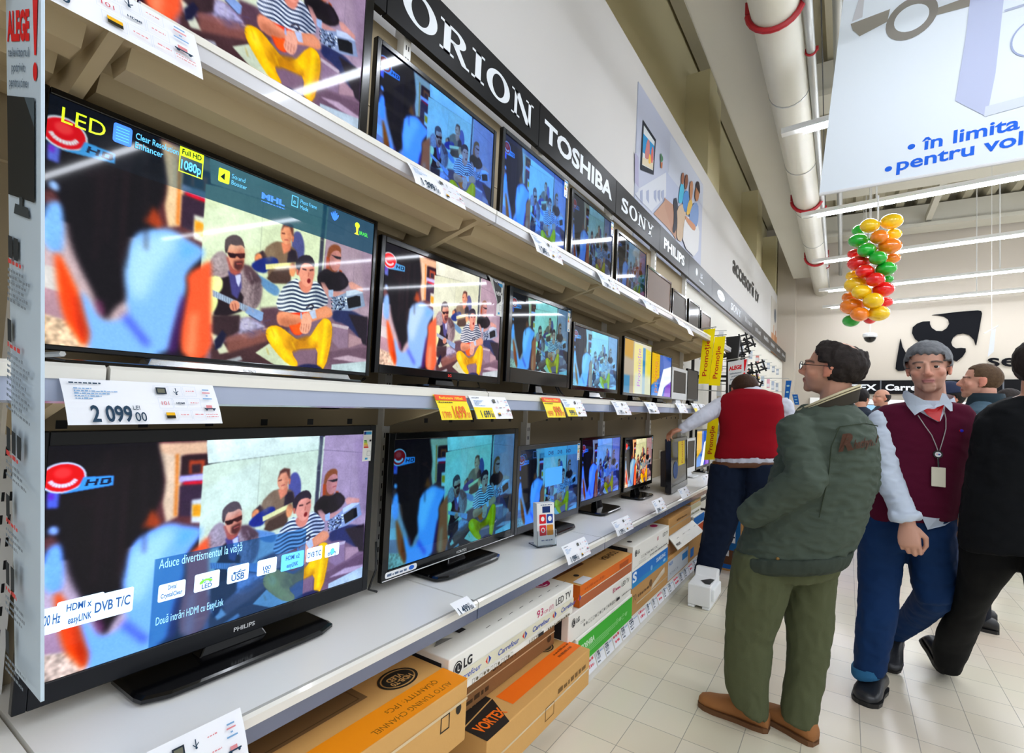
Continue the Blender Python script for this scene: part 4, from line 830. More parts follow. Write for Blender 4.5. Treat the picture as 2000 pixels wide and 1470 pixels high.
for i in range(5): D.rect(a[0]+8, a[1]+8+i*7, a[0]+36, a[1]+10+i*7, lpal, False)
D.k += .25; D.text('Clear Resolution', a[0]+50, a[1]+26, 16, lpal, w=100, bold=.01); D.text('Enhancer', a[0]+50, a[1]+4, 16, lpal, w=64, bold=.01); D.build('screen_caption', sc)
a = CB(1185, 690); a = (a[0]+2, a[1]-10); D.frame(a[0], a[1]+2, a[0]+62, a[1]+70, 3, lg); D.rect(a[0], a[1]+44, a[0]+62, a[1]+70, lg); D.text('Full HD', a[0]+6, a[1]+50, 14, ink('0c2a38'), w=50, bold=.02); D.text('1080p', a[0]+5, a[1]+12, 24, lpal, w=52, bold=.03); D.build('screen_caption', sc)
bx_ = lambda px, py: (lambda p: (p[0], 540-p[1]))((np.array([px, py, 1]) @ H_UP.T)[:2]/(np.array([px, py, 1]) @ H_UP.T)[2])
a = bx_(424, 365); D.rrect(a[0], a[1], a[0]+32, a[1]+38, 4, lg); D.poly([(a[0]+6, a[1]+14), (a[0]+18, a[1]+28), (a[0]+18, a[1]+8)], ink('0c2a38')); D.text('Sound', a[0]+38, a[1]+22, 13, lpal, w=40); D.text('Booster', a[0]+38, a[1]+4, 13, lpal, w=46); D.build('screen_caption', sc)
a = bx_(510, 395); D.text('MHL', a[0], a[1]-4, 17, lbue, w=78, bold=.05); D.greek(a[0], a[0]+80, a[1]-14, 4, lbue, seed=4); D.build('screen_caption', sc)
a = bx_(568, 412); D.frame(a[0], a[1], a[0]+24, a[1]+34, 2.5, lpal); D.text('e', a[0]+6, a[1]+9, 16, lpal); D.text('Photo Frame', a[0]+32, a[1]+18, 13, lpal, w=62); D.text('Mode', a[0]+32, a[1], 13, lpal, w=30); D.build('screen_caption', sc)
a = bx_(652, 432)
for i in range(5): D.ell(a[0]+(i-2)*4.5, a[1]+2+abs(i-2)*-2, 3.4, 17-2*abs(i-2), lbue, -.28*(i-2))
D.build('screen_caption', sc)
a = bx_(692, 455); D.ell(a[0]+8, a[1]+13, 11, 10, lg); D.poly([(a[0]+2, a[1]+8), (a[0]+14, a[1]+8), (a[0]+12, a[1]-14), (a[0]+18, a[1]-20), (a[0]-4, a[1]-20), (a[0]+5, a[1]-12)], lit('e8d81c')); D.text('BRASIL', a[0]+18, a[1]-16, 13, lit('2cc02c'), w=42, bold=.02)
D.build('screen_caption', sc)
t, sc, q, T = tv(-1.3, 1.155, 1.885, 1.492, 1.955, tint(W_, (1.04, .98, .97), .95, 1.25), 'television with vivid warm picture and a folded label corner, second on the middle shelf', step=3, bz=(.02, .022, .03), brand='LG', brand_mat=lit('d8281c', .5), base=(.2, .36, slab_gloss), zs=zm, eco=(.042, .15), neck=.06)
mb = MB(); mb.poly([T(.004, .245, 1.95), T(.004, .335, 1.92), T(.004, .335, 1.86), T(.012, .3, 1.84)], matt_black); mb.poly([T(.006, .23, 1.955), T(.006, .262, 1.945), T(.014, .3, 1.84)], paper('d8dadc'))
mb.build('folded_label', t); D = Dec([T(.0075, .285, 1.875), T(.0075, .335, 1.875), T(.0075, .335, 1.905), T(.0075, .285, 1.905)], lift=.001); D.text('NEW', .006, .006, .016, paper('f2f2f2'), w=.04, bold=.03); D.build('label_lettering', t)
mb = MB(); mb.tube([T(-.04, .05, 1.52), T(.0, .07, 1.49), T(-.02, .09, 1.46), T(-.1, .11, 1.456)], .004, matt_black, 6); mb.tube([T(-.05, .26, 1.5), T(-.04, .27, 1.47), T(-.1, .22, 1.456)], .004, matt_black, 6); mb.build('power_cable', t)
t, sc, q, T = tv(-1.3, 1.93, 2.565, 1.505, 1.95, tint(W_, (.5, .82, .92), 1.2, 1.1, .02), 'teal-tinted television with a deep lower bezel, third on the middle shelf', step=4, bz=(.03, .024, .07), base=(.18, .3, slab_gloss), zs=zm, eco=(.03, .12), neck=.04)
mb = MB(); mb.tube([T(-.04, .2, 1.53), T(.0, .19, 1.48), T(.05, .12, 1.456)], .004, matt_black, 6); mb.tube([T(-.04, .22, 1.53), T(.01, .2, 1.48), T(.06, .15, 1.456)], .004, matt_black, 6); mb.build('power_cable', t)
tv(-1.3, 2.59, 3.28, 1.50, 1.885, tint(W_, (.45, .78, 1.0), .7, .9, .1), 'pale sky-blue television with washed-out picture, fourth on the middle shelf', step=5, bz=(.02, .02, .025), base=(.18, .3, slab_gloss), zs=zm)
x = -1.3
t, sc, q, T = tv(x, yx((1218, 720), x), yx((1273, 725), x), 1.495, onX((1245, 664), x)[2], promo_reflection(), 'monitor with a painted reflection of a yellow strip and purple word on the middle shelf', name='monitor', step=6, bz=(.014, .014, .02), base=(.16, .24, slab_gloss), zs=zm)
D = Dec(q, 960, 540, lift=.001); D.text('Promoție', 560, 80, 120, lit('8a5aa0', .9), rot=90, w=400); D.build('screen_caption', sc)  # the reflected word, drawn as lit lettering on the screen
t, sc, q, T = tv(x, yx((1272, 730), x), yx((1312, 735), x), 1.495, onX((1292, 690), x)[2], blue_menu(), 'monitor with blue picture and white diagonal, beside the yellow-strip monitor', name='monitor', step=6, bz=(.014, .014, .02), base=(.16, .24, slab_gloss), zs=zm)
D = Dec(q, 960, 540, lift=.001); D.text('promo', 260, 40, 150, lit('a05a20', .9), rot=90, w=400); D.build('screen_caption', sc)
wf = M('white_plastic', 'dcdee0', rough=.35)
tv(x, yx((1313, 750), x), yx((1342, 750), x), 1.5, onX((1330, 720), x)[2], 'grey', 'small white-framed monitor on the middle shelf', name='monitor', bz=(.04, .03, .06), base=(.14, .2, wf), zs=zm, frame=wf)
tv(x, yx((1343, 750), x), yx((1364, 750), x), 1.5, onX((1354, 722), x)[2], 'grey', 'plain grey dark screen right behind the white-framed monitor on the middle shelf', name='monitor', bz=(.01, .01, .02), base=(.14, .2, slab_gloss), zs=zm)
# --- lower shelf
zd = ZD+.004
t, sc, q, T = tv(-1.33, .335, 1.205, .772, 1.318, over_panel(tint(W_, (.96, 1.02, 1.16), 1.12, 1.35)), 'big television with a blue caption panel on the lower shelf, nearest the viewer', step=2, bz=(.022, .03, .045), brand='PHILIPS', base=(.21, .5, slab_gloss), zs=zd, eco=(.036, .1), frame=M('dark_slate_plastic', '14161a', rough=.25, spec=.25))
D = Dec(q, 960, 540, lift=.0007)
CE = lambda x, y: (lambda p: (p[0], 540-p[1]))(cpts('E', [(x, y)])[0]); CD = lambda x, y: (lambda p: (p[0], 540-p[1]))(cpts('D', [(x, y)])[0])
cap = lit('8fc8f0', 1.0); chip = lit('c4dcf0', 1.0); dk = lit('1a4a86', .9)
a = CD(745, 845); e = CE(325, 900); D.text('Aduce divertismentul la viață', a[0], a[1]+2, 26, cap, w=e[0]-a[0]+10); D.build('screen_caption', sc)
a = CD(748, 1185); e = CE(235, 1290); D.text('Două intrări HDMI cu EasyLink', a[0], a[1]+2, 22, cap, w=e[0]-a[0]); D.build('screen_caption', sc)
def chipbox(c0, w, h, lines, mat=chip):
    D.rrect(c0[0], c0[1], c0[0]+w, c0[1]+h, 5, mat)
    for i, (s_, f, ww) in enumerate(lines): D.text(s_, c0[0]+w/2, c0[1]+h*f, h*(.26 if len(lines) > 1 else .4), dk, 'c', w=w*ww, bold=.02)
    D.build('screen_caption', sc)
chipbox(CD(750, 1045), 68, 46, [('Digital', .62, .3), ('CrystalClear', .2, .8)])
chipbox(CE(8, 1205), 70, 50, [('Full HD', .42, .4), ('LED', .12, .4)]); a = CE(95, 1120); D.ring(a[0], a[1], 18, 9, 8, 4, lit('6ac83a'), 0, 3.6)
chipbox(CE(248, 1140), 66, 50, [('USB', .12, .6)]); a = CE(320, 1050); D.line((a[0]-8, a[1]), (a[0]+26, a[1]+2), 3, dk); D.ell(a[0]-8, a[1], 4, 4, dk); D.line((a[0]+2, a[1]), (a[0]+12, a[1]+8), 2.5, dk)
chipbox(CE(465, 1080), 66, 48, [('100', .3, .4), ('Hz', .06, .3)]); chipbox(CE(638, 1045), 84, 54, [('HDMI x2', .6, .6), ('easyLINK', .15, .5)], lit('58b0f0', 1.1)); chipbox(CE(822, 975), 62, 46, [('DVB T/C', .3, .85)]); chipbox(CE(955, 940), 60, 44, [('energy', .1, .6)])
a = CE(1008, 890); D.ell(a[0], a[1], 9, 11, lit('4ab0c8'))
chipbox(CD(124, 1220), 92, 66, [('HDMI x2', .6, .6), ('easyLINK', .15, .5)]); chipbox(CD(340, 1160), 88, 62, [('DVB T/C', .32, .85)]); chipbox(CD(15, 1255), 44, 60, [('100 Hz', .35, .8)])
D.build('screen_caption', sc)
t, sc, q, T = tv(-1.34, 1.275, 2.12, .768, 1.288, tint(W_, (.34, .72, .9), 1.15, 1.15), 'teal-blue television with a pale line along its lower edge, second on the lower shelf', step=3, bz=(.03, .026, .04), brand='VORTEX', base=(.2, .42, slab_gloss), zs=zd, neck=.06)
D = Dec([T(.001, -.42, .768), T(.001, .42, .768), T(.001, .42, .808), T(.001, -.42, .808)], lift=.0006); D.rect(.0, .004, .84, .0075, paper('d8dadc')); D.rrect(.012, .012, .17, .034, .009, paper('e8eaec')); D.greek(.022, .12, .018, .009, ink('5a6a86'), seed=2); D.ell(.142, .023, .014, .008, ink('2a6ad0')); D.build('edge_trim', t)
mb = MB(); mb.tube([T(-.05, -.41, .9), T(-.01, -.44, .82), T(-.03, -.45, .75), T(-.02, -.42, .737)], .004, matt_black, 6); mb.build('power_cable', t)
t, sc, q, T = tv(-1.34, 2.125, 2.83, .768, 1.2, over_band(tint(W_, (.34, .66, .95), .95, 1.2), 78, '2a86c8', .7), 'blue television with a caption bar on top, behind the leaflet holder on the lower shelf', step=4, bz=(.022, .022, .035), base=(.2, .34, slab_gloss), zs=zd, eco=(.032, .1), frame=grey_bezel, neck=.05)
D = Dec(q, 960, 540, lift=.001); D.text('LED', 20, 480, 34, lit('0a3a78', .8), w=70); D.build('screen_caption', sc)
for i, s_ in enumerate(('DVB', 'DVB', 'HD')): D.text(s_, 420+i*150, 482, 30, lit('0a2a58', .8), w=80, bold=.02); D.build('screen_caption', sc)
D.frame(180, 474, 240, 524, 4, lit('0a3a78', .8)); D.build('screen_caption', sc); D.rrect(380, 240, 660, 380, 8, lit('3a88d8', .8)); D.build('screen_caption', sc)
tv(-1.34, 2.845, 3.49, .8, 1.215, tint(W_, (.42, .62, 1.1), 1.0, 1.35), 'blue and purple television left of the small warm one on the lower shelf', step=4, bz=(.016, .018, .03), base=(.2, .34, slab_gloss), zs=zd, neck=.05)
x = -1.33
t, sc, q, T = tv(x, yx((1220, 900), x), yx((1275, 890), x), .8, onX((1247, 852), x)[2], tint(W_, (1, .92, .8), 1.15, 1.3), 'small warm-coloured television with a tiny yellow sign behind it on the lower shelf', step=5, bz=(.02, .02, .03), base=(.18, .3, slab_gloss), zs=zd, eco=(.03, .1), neck=.05)
# the set being moved by the man in the red vest, the ones beyond
ya, yb_ = onX((1300, 905), -1.2)[1], onX((1345, 900), -1.2)[1]
t, sc, q, T = tv(-1.18, ya+.04, yb_-.02, .738, 1.17, 'dark', 'dark monitor turned toward the viewer under the hand of the man in the red vest', name='monitor', bz=(.02, .03, .05), zs=zd, yaw=.06, deep=.1, lean=-.03)
D = Dec(q, lift=.0015); D.rect(D.W*.42, D.H*.42, D.W*.86, D.H*1.08, paper('e8cc0a')); D.text('Promoție', D.W*.72, D.H*.46, .05, ink('b83a1c'), rot=90, bold=.01, w=D.H*.58); D.ell(D.W*.25, D.H*.35, D.W*.14, D.H*.2, ink('2a4a80')); D.build('screen_sticker', t)
tv(x, yx((1341, 900), x), yx((1358, 890), x), .775, onX((1350, 855), x)[2], 'grey', 'white-framed monitor half hidden behind the turned dark monitor', name='monitor', bz=(.03, .03, .05), base=(.14, .2, wf), zs=zd, frame=wf)
tv(x, yx((1360, 890), x), yx((1386, 880), x), .775, onX((1372, 838), x)[2], blue_menu(), 'last monitor of the lower shelf, partly behind the yellow strip and the reaching man', name='monitor', step=8, bz=(.02, .02, .03), base=(.16, .24, slab_gloss), zs=zd)
t = thing('loose_cables', (-1.45, 4.24, zd), 'tangle of thin black cables lying by the turned monitor', 'cables'); mb = MB(); r = random.Random(3)
for i in range(7):
    P_ = [np.array([-1.5+r.uniform(0, .12), 4.14+r.uniform(0, .2), zd+.005+r.uniform(0, .16)*(j % 2)]) for j in range(6)]; P_[0][2] = P_[-1][2] = zd+.004
    mb.tube(P_, .003, matt_black, 6)
mb.build('cable', t)

# ---------------------------------------------------------------- price tags
tag_white = paper('eef0f6'); tag_yellow = paper('f4dc10'); tag_red = ink('e8502a'); num = ink('1c3a52'); tint_b = ink('7aa6d0'); tint_r = ink('d88a90'); numred = ink('e06418')
def price_tag(TL, TR, BL, style, label, price='', old='', xt=XF+.014, xb=XF+.05, seed=0, y=None, wide=None, cents='00'):
    a, c, e = onX(TL, xt), onX(TR, xt), onX(BL, xb)
    if wide: a = c-[0, wide, 0]
    zt_, zb = (a[2]+c[2])/2, e[2]
    if wide: zb = zt_-.095
    y0, y1 = a[1], c[1]; quad = [(xb, y0+.006, zb), (xb, y1+.006, zb), (xt, y1, zt_), (xt, y0, zt_)]
    t = thing('price_tag', quad[0], label, 'price tag', 'price tags on the shelf edges')
    mb = MB(); N = 8; rows = []
    for k in range(N+1):
        v = k/N; bow = .004*math.sin(math.pi*v); rows.append([(xb+(xt-xb)*v+bow, y0+.006*(1-v), zb+(zt_-zb)*v), (xb+(xt-xb)*v+bow, y1+.006*(1-v), zb+(zt_-zb)*v)])
    for r0, r1 in zip(rows[:-1], rows[1:]): mb.poly([r0[0], r0[1], r1[1], r1[0]], tag_yellow if style == 'promo' else tag_white)
    mb.build('card', t)
    D = Dec([np.array(p)+[.0045, 0, 0] for p in quad], lift=.0005); W, H = D.W, D.H
    if style == 'promo':
        D.rect(0, H*.78, W, H, tag_red); D.text('Reducere 100lei!', W*.5, H*.83, H*.11, tag_yellow, 'c', w=W*.75, bold=.02); D.greek(W*.06, W*.5, H*.68, H*.05, ink('5a5a20'), seed=seed)
        D.text(price, W*.42, H*.08, H*.5, numred, w=W*.4, bold=.02); D.text(cents, W*.84, H*.08, H*.24, numred, w=W*.12); D.text(old, W*.06, H*.08, H*.26, numred, w=W*.26, bold=.01)
    else:
        if style == 'yellow': D.rect(W*.0, 0, W*.48, H*.5, tag_yellow)
        if style != 'small':
            D.greek(W*.04, W*.22, H*.9, H*.035, num, seed=seed)
            for i in range(5): D.greek(W*.06, W*(.16+.05*((i*3+seed) % 4)), H*(.78-.055*i), H*.03, tint_b, seed=seed+i)
        if price:
            h = H*(.36 if style == 'full' else .3 if style != 'small' else .5); big = style == 'full'
            x0 = W*(.13 if style != 'small' else .12)
            wp = W*(.24 if style != 'small' else .55); D.text(price, x0, H*.07, h, num, w=wp, bold=.025); D.text(cents, x0+wp+W*.015, H*.07, h*.6, num, w=wp*(.3 if style != 'small' else .35), bold=.01); D.text('LEI', x0+wp+W*.012, H*.07+h*.72, h*.28, num, w=wp*.18)
        if style in ('full', 'yellow', 'plain'):
            for i in range(3):
                for j in range(3):
                    a0 = W*(.54+.1*i+.015*(2-j)); b0 = H*(.08+.29*j)
                    if style == 'full': D.frame(a0, b0, a0+W*.095, b0+H*.25, .0006, ink('d4dcea'))
                    if (i, j) == (0, 0): D.rect(a0+W*.02, b0+H*.05, a0+W*.08, b0+H*.19, ink('1c1808')); D.rect(a0+W*.02, b0+H*.12, a0+W*.08, b0+H*.19, ink('e8b010'));
                    elif (i, j) == (0, 2): D.rect(a0+W*.015, b0+H*.05, a0+W*.085, b0+H*.21, ink('1c2834')); D.rect(a0+W*.025, b0+H*.08, a0+W*.075, b0+H*.18, ink('6a6a5a'))
                    elif (i, j) == (1, 2): D.line((a0+W*.05, b0+H*.04), (a0+W*.05, b0+H*.2), W*.006, num); D.line((a0+W*.05, b0+H*.08), (a0+W*.068, b0+H*.13), W*.005, num); D.line((a0+W*.05, b0+H*.06), (a0+W*.032, b0+H*.12), W*.005, num); D.ell(a0+W*.05, b0+H*.05, W*.007, H*.02, num)
                    elif (i, j) == (0, 1): D.text('101', a0+W*.02, b0+H*.08, H*.09, ink('c84a5a'), w=W*.05)
                    elif (i, j) == (1, 1): D.text('HDMI', a0+W*.02, b0+H*.1, H*.05, num, w=W*.06, bold=.03)
                    else: D.greek(a0+W*.02, a0+W*.08, b0+H*.12, H*.03, tint_r, seed=i+j)
            for i, (cc, ww) in enumerate(((tint_b, .05), (tint_r, .06), (tint_b, .015), (tint_b, .07))): D.rect(W*(.91-ww/2), H*(.82-.075*i), W*(.91+ww/2), H*(.85-.075*i), cc, False)
            D.rect(W*.87, H*.34, W*.955, H*.37, num, False); D.ell(W*.885, H*.335, W*.008, H*.03, num); D.ell(W*.94, H*.335, W*.008, H*.03, num); D.rect(W*.885, H*.37, W*.93, H*.44, tint_r, False); D.greek(W*.87, W*.96, H*.2, H*.025, tint_r, seed=3); D.greek(W*.87, W*.96, H*.14, H*.025, tint_r, seed=4)
    D.build('print', t); return t
price_tag((115, 738), (415, 752), (132, 830), 'full', 'long white price tag reading 2 099 below the big television with the silver bar', '2 099')
price_tag((845, 770), (906, 773), (860, 820), 'promo', 'yellow offer tag with orange stripe, larger of the two, reading 1699', '1699', '1799')
price_tag((914, 772), (986, 776), (927, 818), 'yellow', 'white price tag with yellow corner reading 1 699, right of the larger yellow offer tag', '1 699', seed=3)
price_tag((1055, 775), (1091, 778), (1066, 815), 'promo', 'yellow offer tag with orange stripe, smaller of the two, reading 999', '999', '1099')
price_tag((1094, 778), (1133, 780), (1104, 813), 'yellow', 'white price tag with yellow corner reading 999, right of the smaller yellow offer tag', '999', seed=5)
price_tag((1193, 783), (1222, 785), (1205, 810), 'plain', 'white price tag under the pale sky-blue television', '1 199', seed=6)
price_tag((1257, 784), (1278, 786), (1268, 807), 'plain', 'white price tag under the monitor with the yellow strip', '749', seed=7)
price_tag((1318, 787), (1335, 788), (1326, 806), 'plain', 'white price tag under the small white-framed monitor of the middle shelf', '', seed=8)
price_tag((1349, 787), (1361, 788), (1357, 806), 'yellow', 'small part-yellow tag by the reaching sleeve on the middle shelf', '', seed=9)
price_tag((1363, 788), (1375, 789), (1368, 805), 'plain', 'small white tag at the far end of the middle shelf', '', seed=10)
price_tag((250, 0), (379, 69), (300, 60), 'full', 'white price tag cut by the picture top, under the huge top-left television', '3 000', seed=11, wide=.36)
price_tag((793, 317), (893, 370), (812, 357), 'full', 'white price tag reading 1 399 on the top shelf', '1 399', seed=12)
price_tag((1033, 454), (1086, 482), (1048, 490), 'full', 'white price tag reading 1 249 on the top shelf', '1 249', seed=13)
price_tag((1164, 528), (1199, 551), (1175, 556), 'plain', 'white price tag under the dim blue television of the top shelf', '1 299', seed=14)
price_tag((1251, 579), (1276, 597), (1260, 600), 'plain', 'white price tag under the television mirroring the balloons', '', seed=15)
price_tag((1316, 616), (1333, 630), (1325, 633), 'plain', 'white price tag under the small switched-off sets, nearer of two', '', seed=16)
price_tag((1336, 632), (1346, 640), (1343, 650), 'plain', 'white price tag under the small switched-off sets, farther of two', '', seed=17)
price_tag((300, 1460), (469, 1381), (292, 1470), 'plain', 'curled blank-looking price tag at the bottom left, on the lower shelf edge', '', seed=18, wide=.3)
price_tag((878, 1180), (912, 1162), (885, 1208), 'small', 'small white tag with big digits 1 499 by the shelf joint', '1 499', seed=19)
price_tag((1096, 1069), (1141, 1046), (1110, 1104), 'plain', 'tilted white price tag below the leaflet holder', '1 099', seed=20)
price_tag((1194, 1021), (1226, 1004), (1206, 1048), 'plain', 'white price tag below the blue and purple television', '1 299', seed=21)
price_tag((1272, 980), (1292, 969), (1281, 1004), 'plain', 'white price tag below the small warm-coloured television', '599', seed=22)
price_tag((1323, 957), (1340, 948), (1332, 976), 'plain', 'white price tag below the turned dark monitor', '', seed=23)
price_tag((1369, 931), (1381, 924), (1375, 948), 'plain', 'white price tag at the far end of the lower shelf', '', seed=24)
# labels along the plinth
y = 1.55; i = 0
while y < 4.8:
    w = random.uniform(.1, .16); t0 = lambda yy: [(XF+.0005, yy, .078), (XF+.0005, yy+w, .078), (XF-.0285, yy+w, .152), (XF-.0285, yy, .152)]
    q = [np.array(p)+[.0012, 0, .0005] for p in t0(y)]
    t = thing('plinth_label', q[0], 'white price label in the slanted strip at the foot of the shelving', 'price label', 'price labels in the plinth strip')
    mb = MB(); mb.poly(q, tag_white); mb.build('card', t); D = Dec(q, lift=.0005); W, H = D.W, D.H
    if i % 3 != 1: D.text(random.choice(['1 299', '1 099', '799', '1 399', '599']), W*.1, H*.3, H*.5, num, w=W*.4, bold=.02); D.greek(W*.1, W*.4, H*.12, H*.1, num, seed=i); D.greek(W*.58, W*.95, H*.6, H*.1, tint_b, seed=i)
    else: D.greek(W*.1, W*.9, H*.58, H*.18, ink('e05a6a'), seed=i); D.greek(W*.2, W*.8, H*.25, H*.18, ink('e05a6a'), seed=i+1)
    D.build('print', t); y += w+.012; i += 1
# leaflet holder on the deck
c = onZ((1062, 1064), ZD+.004); t = thing('leaflet_holder', c, 'clear stand with a tall white leaflet with red and blue pictures on the lower shelf', 'leaflet holder')
acr = M('clear_acrylic', 'eef4f8', rough=.03, trans=1.0); R_ = lambda a, b, z: c+np.array([a*.45+b*.89, a*.89-b*.45, z])
mb = MB(); mb.hexa([R_(-.055, .03, 0), R_(.055, .03, 0), R_(.055, -.05, 0), R_(-.055, -.05, 0), R_(-.055, .03, .004), R_(.055, .03, .004), R_(.055, -.05, .004), R_(-.055, -.05, .004)], acr)
mb.hexa([R_(-.055, .03, .003), R_(.055, .03, .003), R_(.055, .026, .003), R_(-.055, .026, .003), R_(-.055, .024, .075), R_(.055, .024, .075), R_(.055, .02, .075), R_(-.055, .02, .075)], acr); mb.build('acrylic_stand', t)
mb = MB(); mb.hexa([R_(-.05, .022, .006), R_(.05, .022, .006), R_(.05, -.012, .006), R_(-.05, -.012, .006), R_(-.05, .0, .2), R_(.05, .0, .2), R_(.05, -.034, .2), R_(-.05, -.034, .2)], paper('f0f0ee')); mb.build('leaflet', t)
D = Dec([R_(-.05, .0225, .006), R_(.05, .0225, .006), R_(.05, .0005, .2), R_(-.05, .0005, .2)], lift=.0006)
D.rect(.03, .15, .075, .18, ink('16306a')); D.rrect(.012, .1, .05, .143, .004, ink('d8242c')); D.rrect(.054, .1, .09, .143, .004, ink('2a4aa0')); D.rrect(.012, .045, .05, .093, .004, ink('d83038')); D.rrect(.054, .045, .09, .093, .004, ink('d0882c')); D.ell(.031, .122, .01, .011, paper('f0f0ee')); D.ell(.072, .122, .011, .012, paper('f0f0ee')); D.ring(.031, .07, .011, .012, .007, .008, paper('f0f0ee')); D.greek(.02, .085, .02, .006, ink('7a86a0'), seed=2); D.greek(.02, .085, .185, .005, ink('7a86a0'), seed=5); D.build('leaflet_print', t)
# ---------------------------------------------------------------- cartons under the lower shelf
def carton(x0, x1, y0, y1, z0, z1, mat, label, name='television_carton', yaw=0.0, group='cartons stacked under the lower shelf', flap=True):
    c = np.array([(x0+x1)/2, (y0+y1)/2, 0]); ca, sa = math.cos(yaw), math.sin(yaw)
    T = lambda x, y, z: np.array([c[0]+(x-c[0])*ca-(y-c[1])*sa, c[1]+(x-c[0])*sa+(y-c[1])*ca, z])
    t = thing(name, T(c[0], c[1], z0), label, 'carton', group)
    mb = MB(); mb.hexa([T(x0, y0, z0), T(x1, y0, z0), T(x1, y1, z0), T(x0, y1, z0), T(x0, y0, z1), T(x1, y0, z1), T(x1, y1, z1), T(x0, y1, z1)], mat); mb.build('box', t, bevel=.004)
    front = [T(x1, y0, z0), T(x1, y1, z0), T(x1, y1, z1), T(x1, y0, z1)]; top = [T(x1, y0, z1), T(x1, y1, z1), T(x0, y1, z1), T(x0, y0, z1)]; end = [T(x0, y0, z0), T(x1, y0, z0), T(x1, y0, z1), T(x0, y0, z1)]
    return t, front, top, end
k0 = ink('2a2620'); tape = M('clear_packing_tape', 'dcc49a', rough=.1, coat=.8)
# tan cartons with orange stripes
def icons(D, a, b, h, n, mat, seed):
    r = random.Random(seed)
    for i in range(n):
        if r.random() < .5: D.frame(a+i*h*1.5, b, a+i*h*1.5+h, b+h, h*.1, mat)
        else: D.ell(a+i*h*1.5+h/2, b+h/2, h*.45, h*.4, mat)
t, f, tp, e = carton(-1.53, -.955, .30, 1.285, .392, .572, card_tan, 'tan carton with a bright orange stripe along its upper edge, nearest under the lower shelf')
D = Dec(tp, lift=.0008); org_ = ink('f79412')
D.rect(0, 0, D.W, .1, org_); D.text('AUTO TUNING CHANNEL', D.W-.05, .036, .02, ink('8a5a10'), 'l', rot=180, w=.3); D.text('QUANTITY: 1PCs', D.W-.07, .074, .02, ink('8a5a10'), 'l', rot=180, w=.2)
D.ring(D.W-.13, .165, .068, .05, .06, .043, k0); D.ell(D.W-.13, .165, .055, .038, k0); D.text('VLED', D.W-.105, .183, .021, card_tan, 'l', rot=180, w=.06, bold=.03); D.text('HDB-T0', D.W-.09, .158, .02, card_tan, 'l', rot=180, w=.08, bold=.03)
D.poly([(.0, .16), (D.W-.25, .16), (D.W-.25, .5), (.0, .5)], ink('7d5f3c')); D.frame(.0, .17, D.W-.27, .5, .004, ink('5e4528')); D.rect(0, .14, .42, .5, ink('33261a')); D.build('top_print', t)  # dark area is partly print, partly the shelf's shadow painted on
D = Dec(f, lift=.0008); D.frame(D.W-.12, .075, D.W-.08, .12, .004, k0); D.ell(D.W-.04, .11, .012, .016, k0); D.rect(D.W-.5, .035, D.W-.3, .06, ink('6e5836')); D.greek(D.W-.5, D.W-.3, .015, .012, ink('6e5836'), seed=6); D.rect(0, .12, D.W, .128, tape); D.build('front_print', t)
t, f, tp, e = carton(-1.53, -1.005, .28, 1.245, .172, .39, card_brown, 'brown carton with a black pictogram, below the nearest orange-striped carton')
D = Dec(f, lift=.0008); D.frame(D.W-.16, .11, D.W-.06, .2, .004, k0); D.poly([(D.W-.13, .14), (D.W-.09, .14), (D.W-.09, .17), (D.W-.13, .17)], k0); D.frame(D.W-.3, .1, D.W-.2, .19, .003, k0); D.rect(D.W-.6, .14, D.W-.36, .17, ink('4a3820')); D.build('front_print', t)
t, f, tp, e = carton(-1.5, -.952, 1.40, 2.185, .172, .328, card_tan, 'tan carton with an orange stripe and black corner panel, resting on the plinth')
D = Dec(tp, lift=.0008); D.rect(.22, .045, D.W, .12, ink('f47216')); D.poly([(0, 0), (.13, 0), (.2, .12), (.2, .24), (0, .24)], ink('26221f')); D.line((.0, .1), (.2, .125), .005, card_tan)
D.text('VORTEX', .02, .035, .045, ink('f47216'), w=.15, bold=.03); D.text('LED TV', .02, .15, .04, card_tan, w=.13, bold=.02); D.ring(D.W-.12, .16, .045, .032, .038, .026, k0); D.ell(D.W-.12, .16, .033, .022, ink('4a3c28')); D.greek(D.W-.16, D.W-.02, .095, .012, ink('9a4a14'), seed=4); D.greek(D.W-.16, D.W-.04, .07, .012, ink('9a4a14'), seed=5); D.build('top_print', t)
D = Dec(f, lift=.0008); D.rect(0, .07, D.W, .078, tape); D.greek(D.W-.3, D.W-.04, .09, .02, ink('7a5a30'), seed=6); D.frame(D.W-.4, .03, D.W-.33, .08, .003, ink('7a5a30')); D.build('front_print', t)
t, f, tp, e = carton(-1.53, -1.1, 1.36, 2.12, .33, .468, card_dark, 'dark brown carton squeezed between the white one and the orange-striped one on the plinth')
D = Dec(f, lift=.0008); D.text('BRAVIA', D.W*.36, .075, .032, ink('4a3420'), w=.16); D.greek(.02, .25, .02, .02, ink('4a3420'), seed=9); D.frame(D.W-.1, .085, D.W-.06, .12, .004, ink('4a3420')); D.ell(D.W-.05, .04, .018, .014, ink('4a3420')); D.rect(.1, .055, D.W, .06, tape); D.build('front_print', t)
def logo_lg(D, a, b, r, m1, m2): D.ell(a, b, r, r, m1); D.ring(a, b, r*.8, r*.8, r*.68, r*.68, m2, .2, 4.6); D.line((a, b+r*.35), (a, b-r*.4), r*.14, m2); D.line((a, b-r*.4), (a+r*.4, b-r*.4), r*.14, m2)
pink = ink('c01a62'); k1 = ink('26262a')
t, f, tp, e = carton(-1.53, -1.035, 1.29, 2.165, .47, .6, card_white, 'long white carton sealed with blue-lettered tape, lying on the dark brown carton')
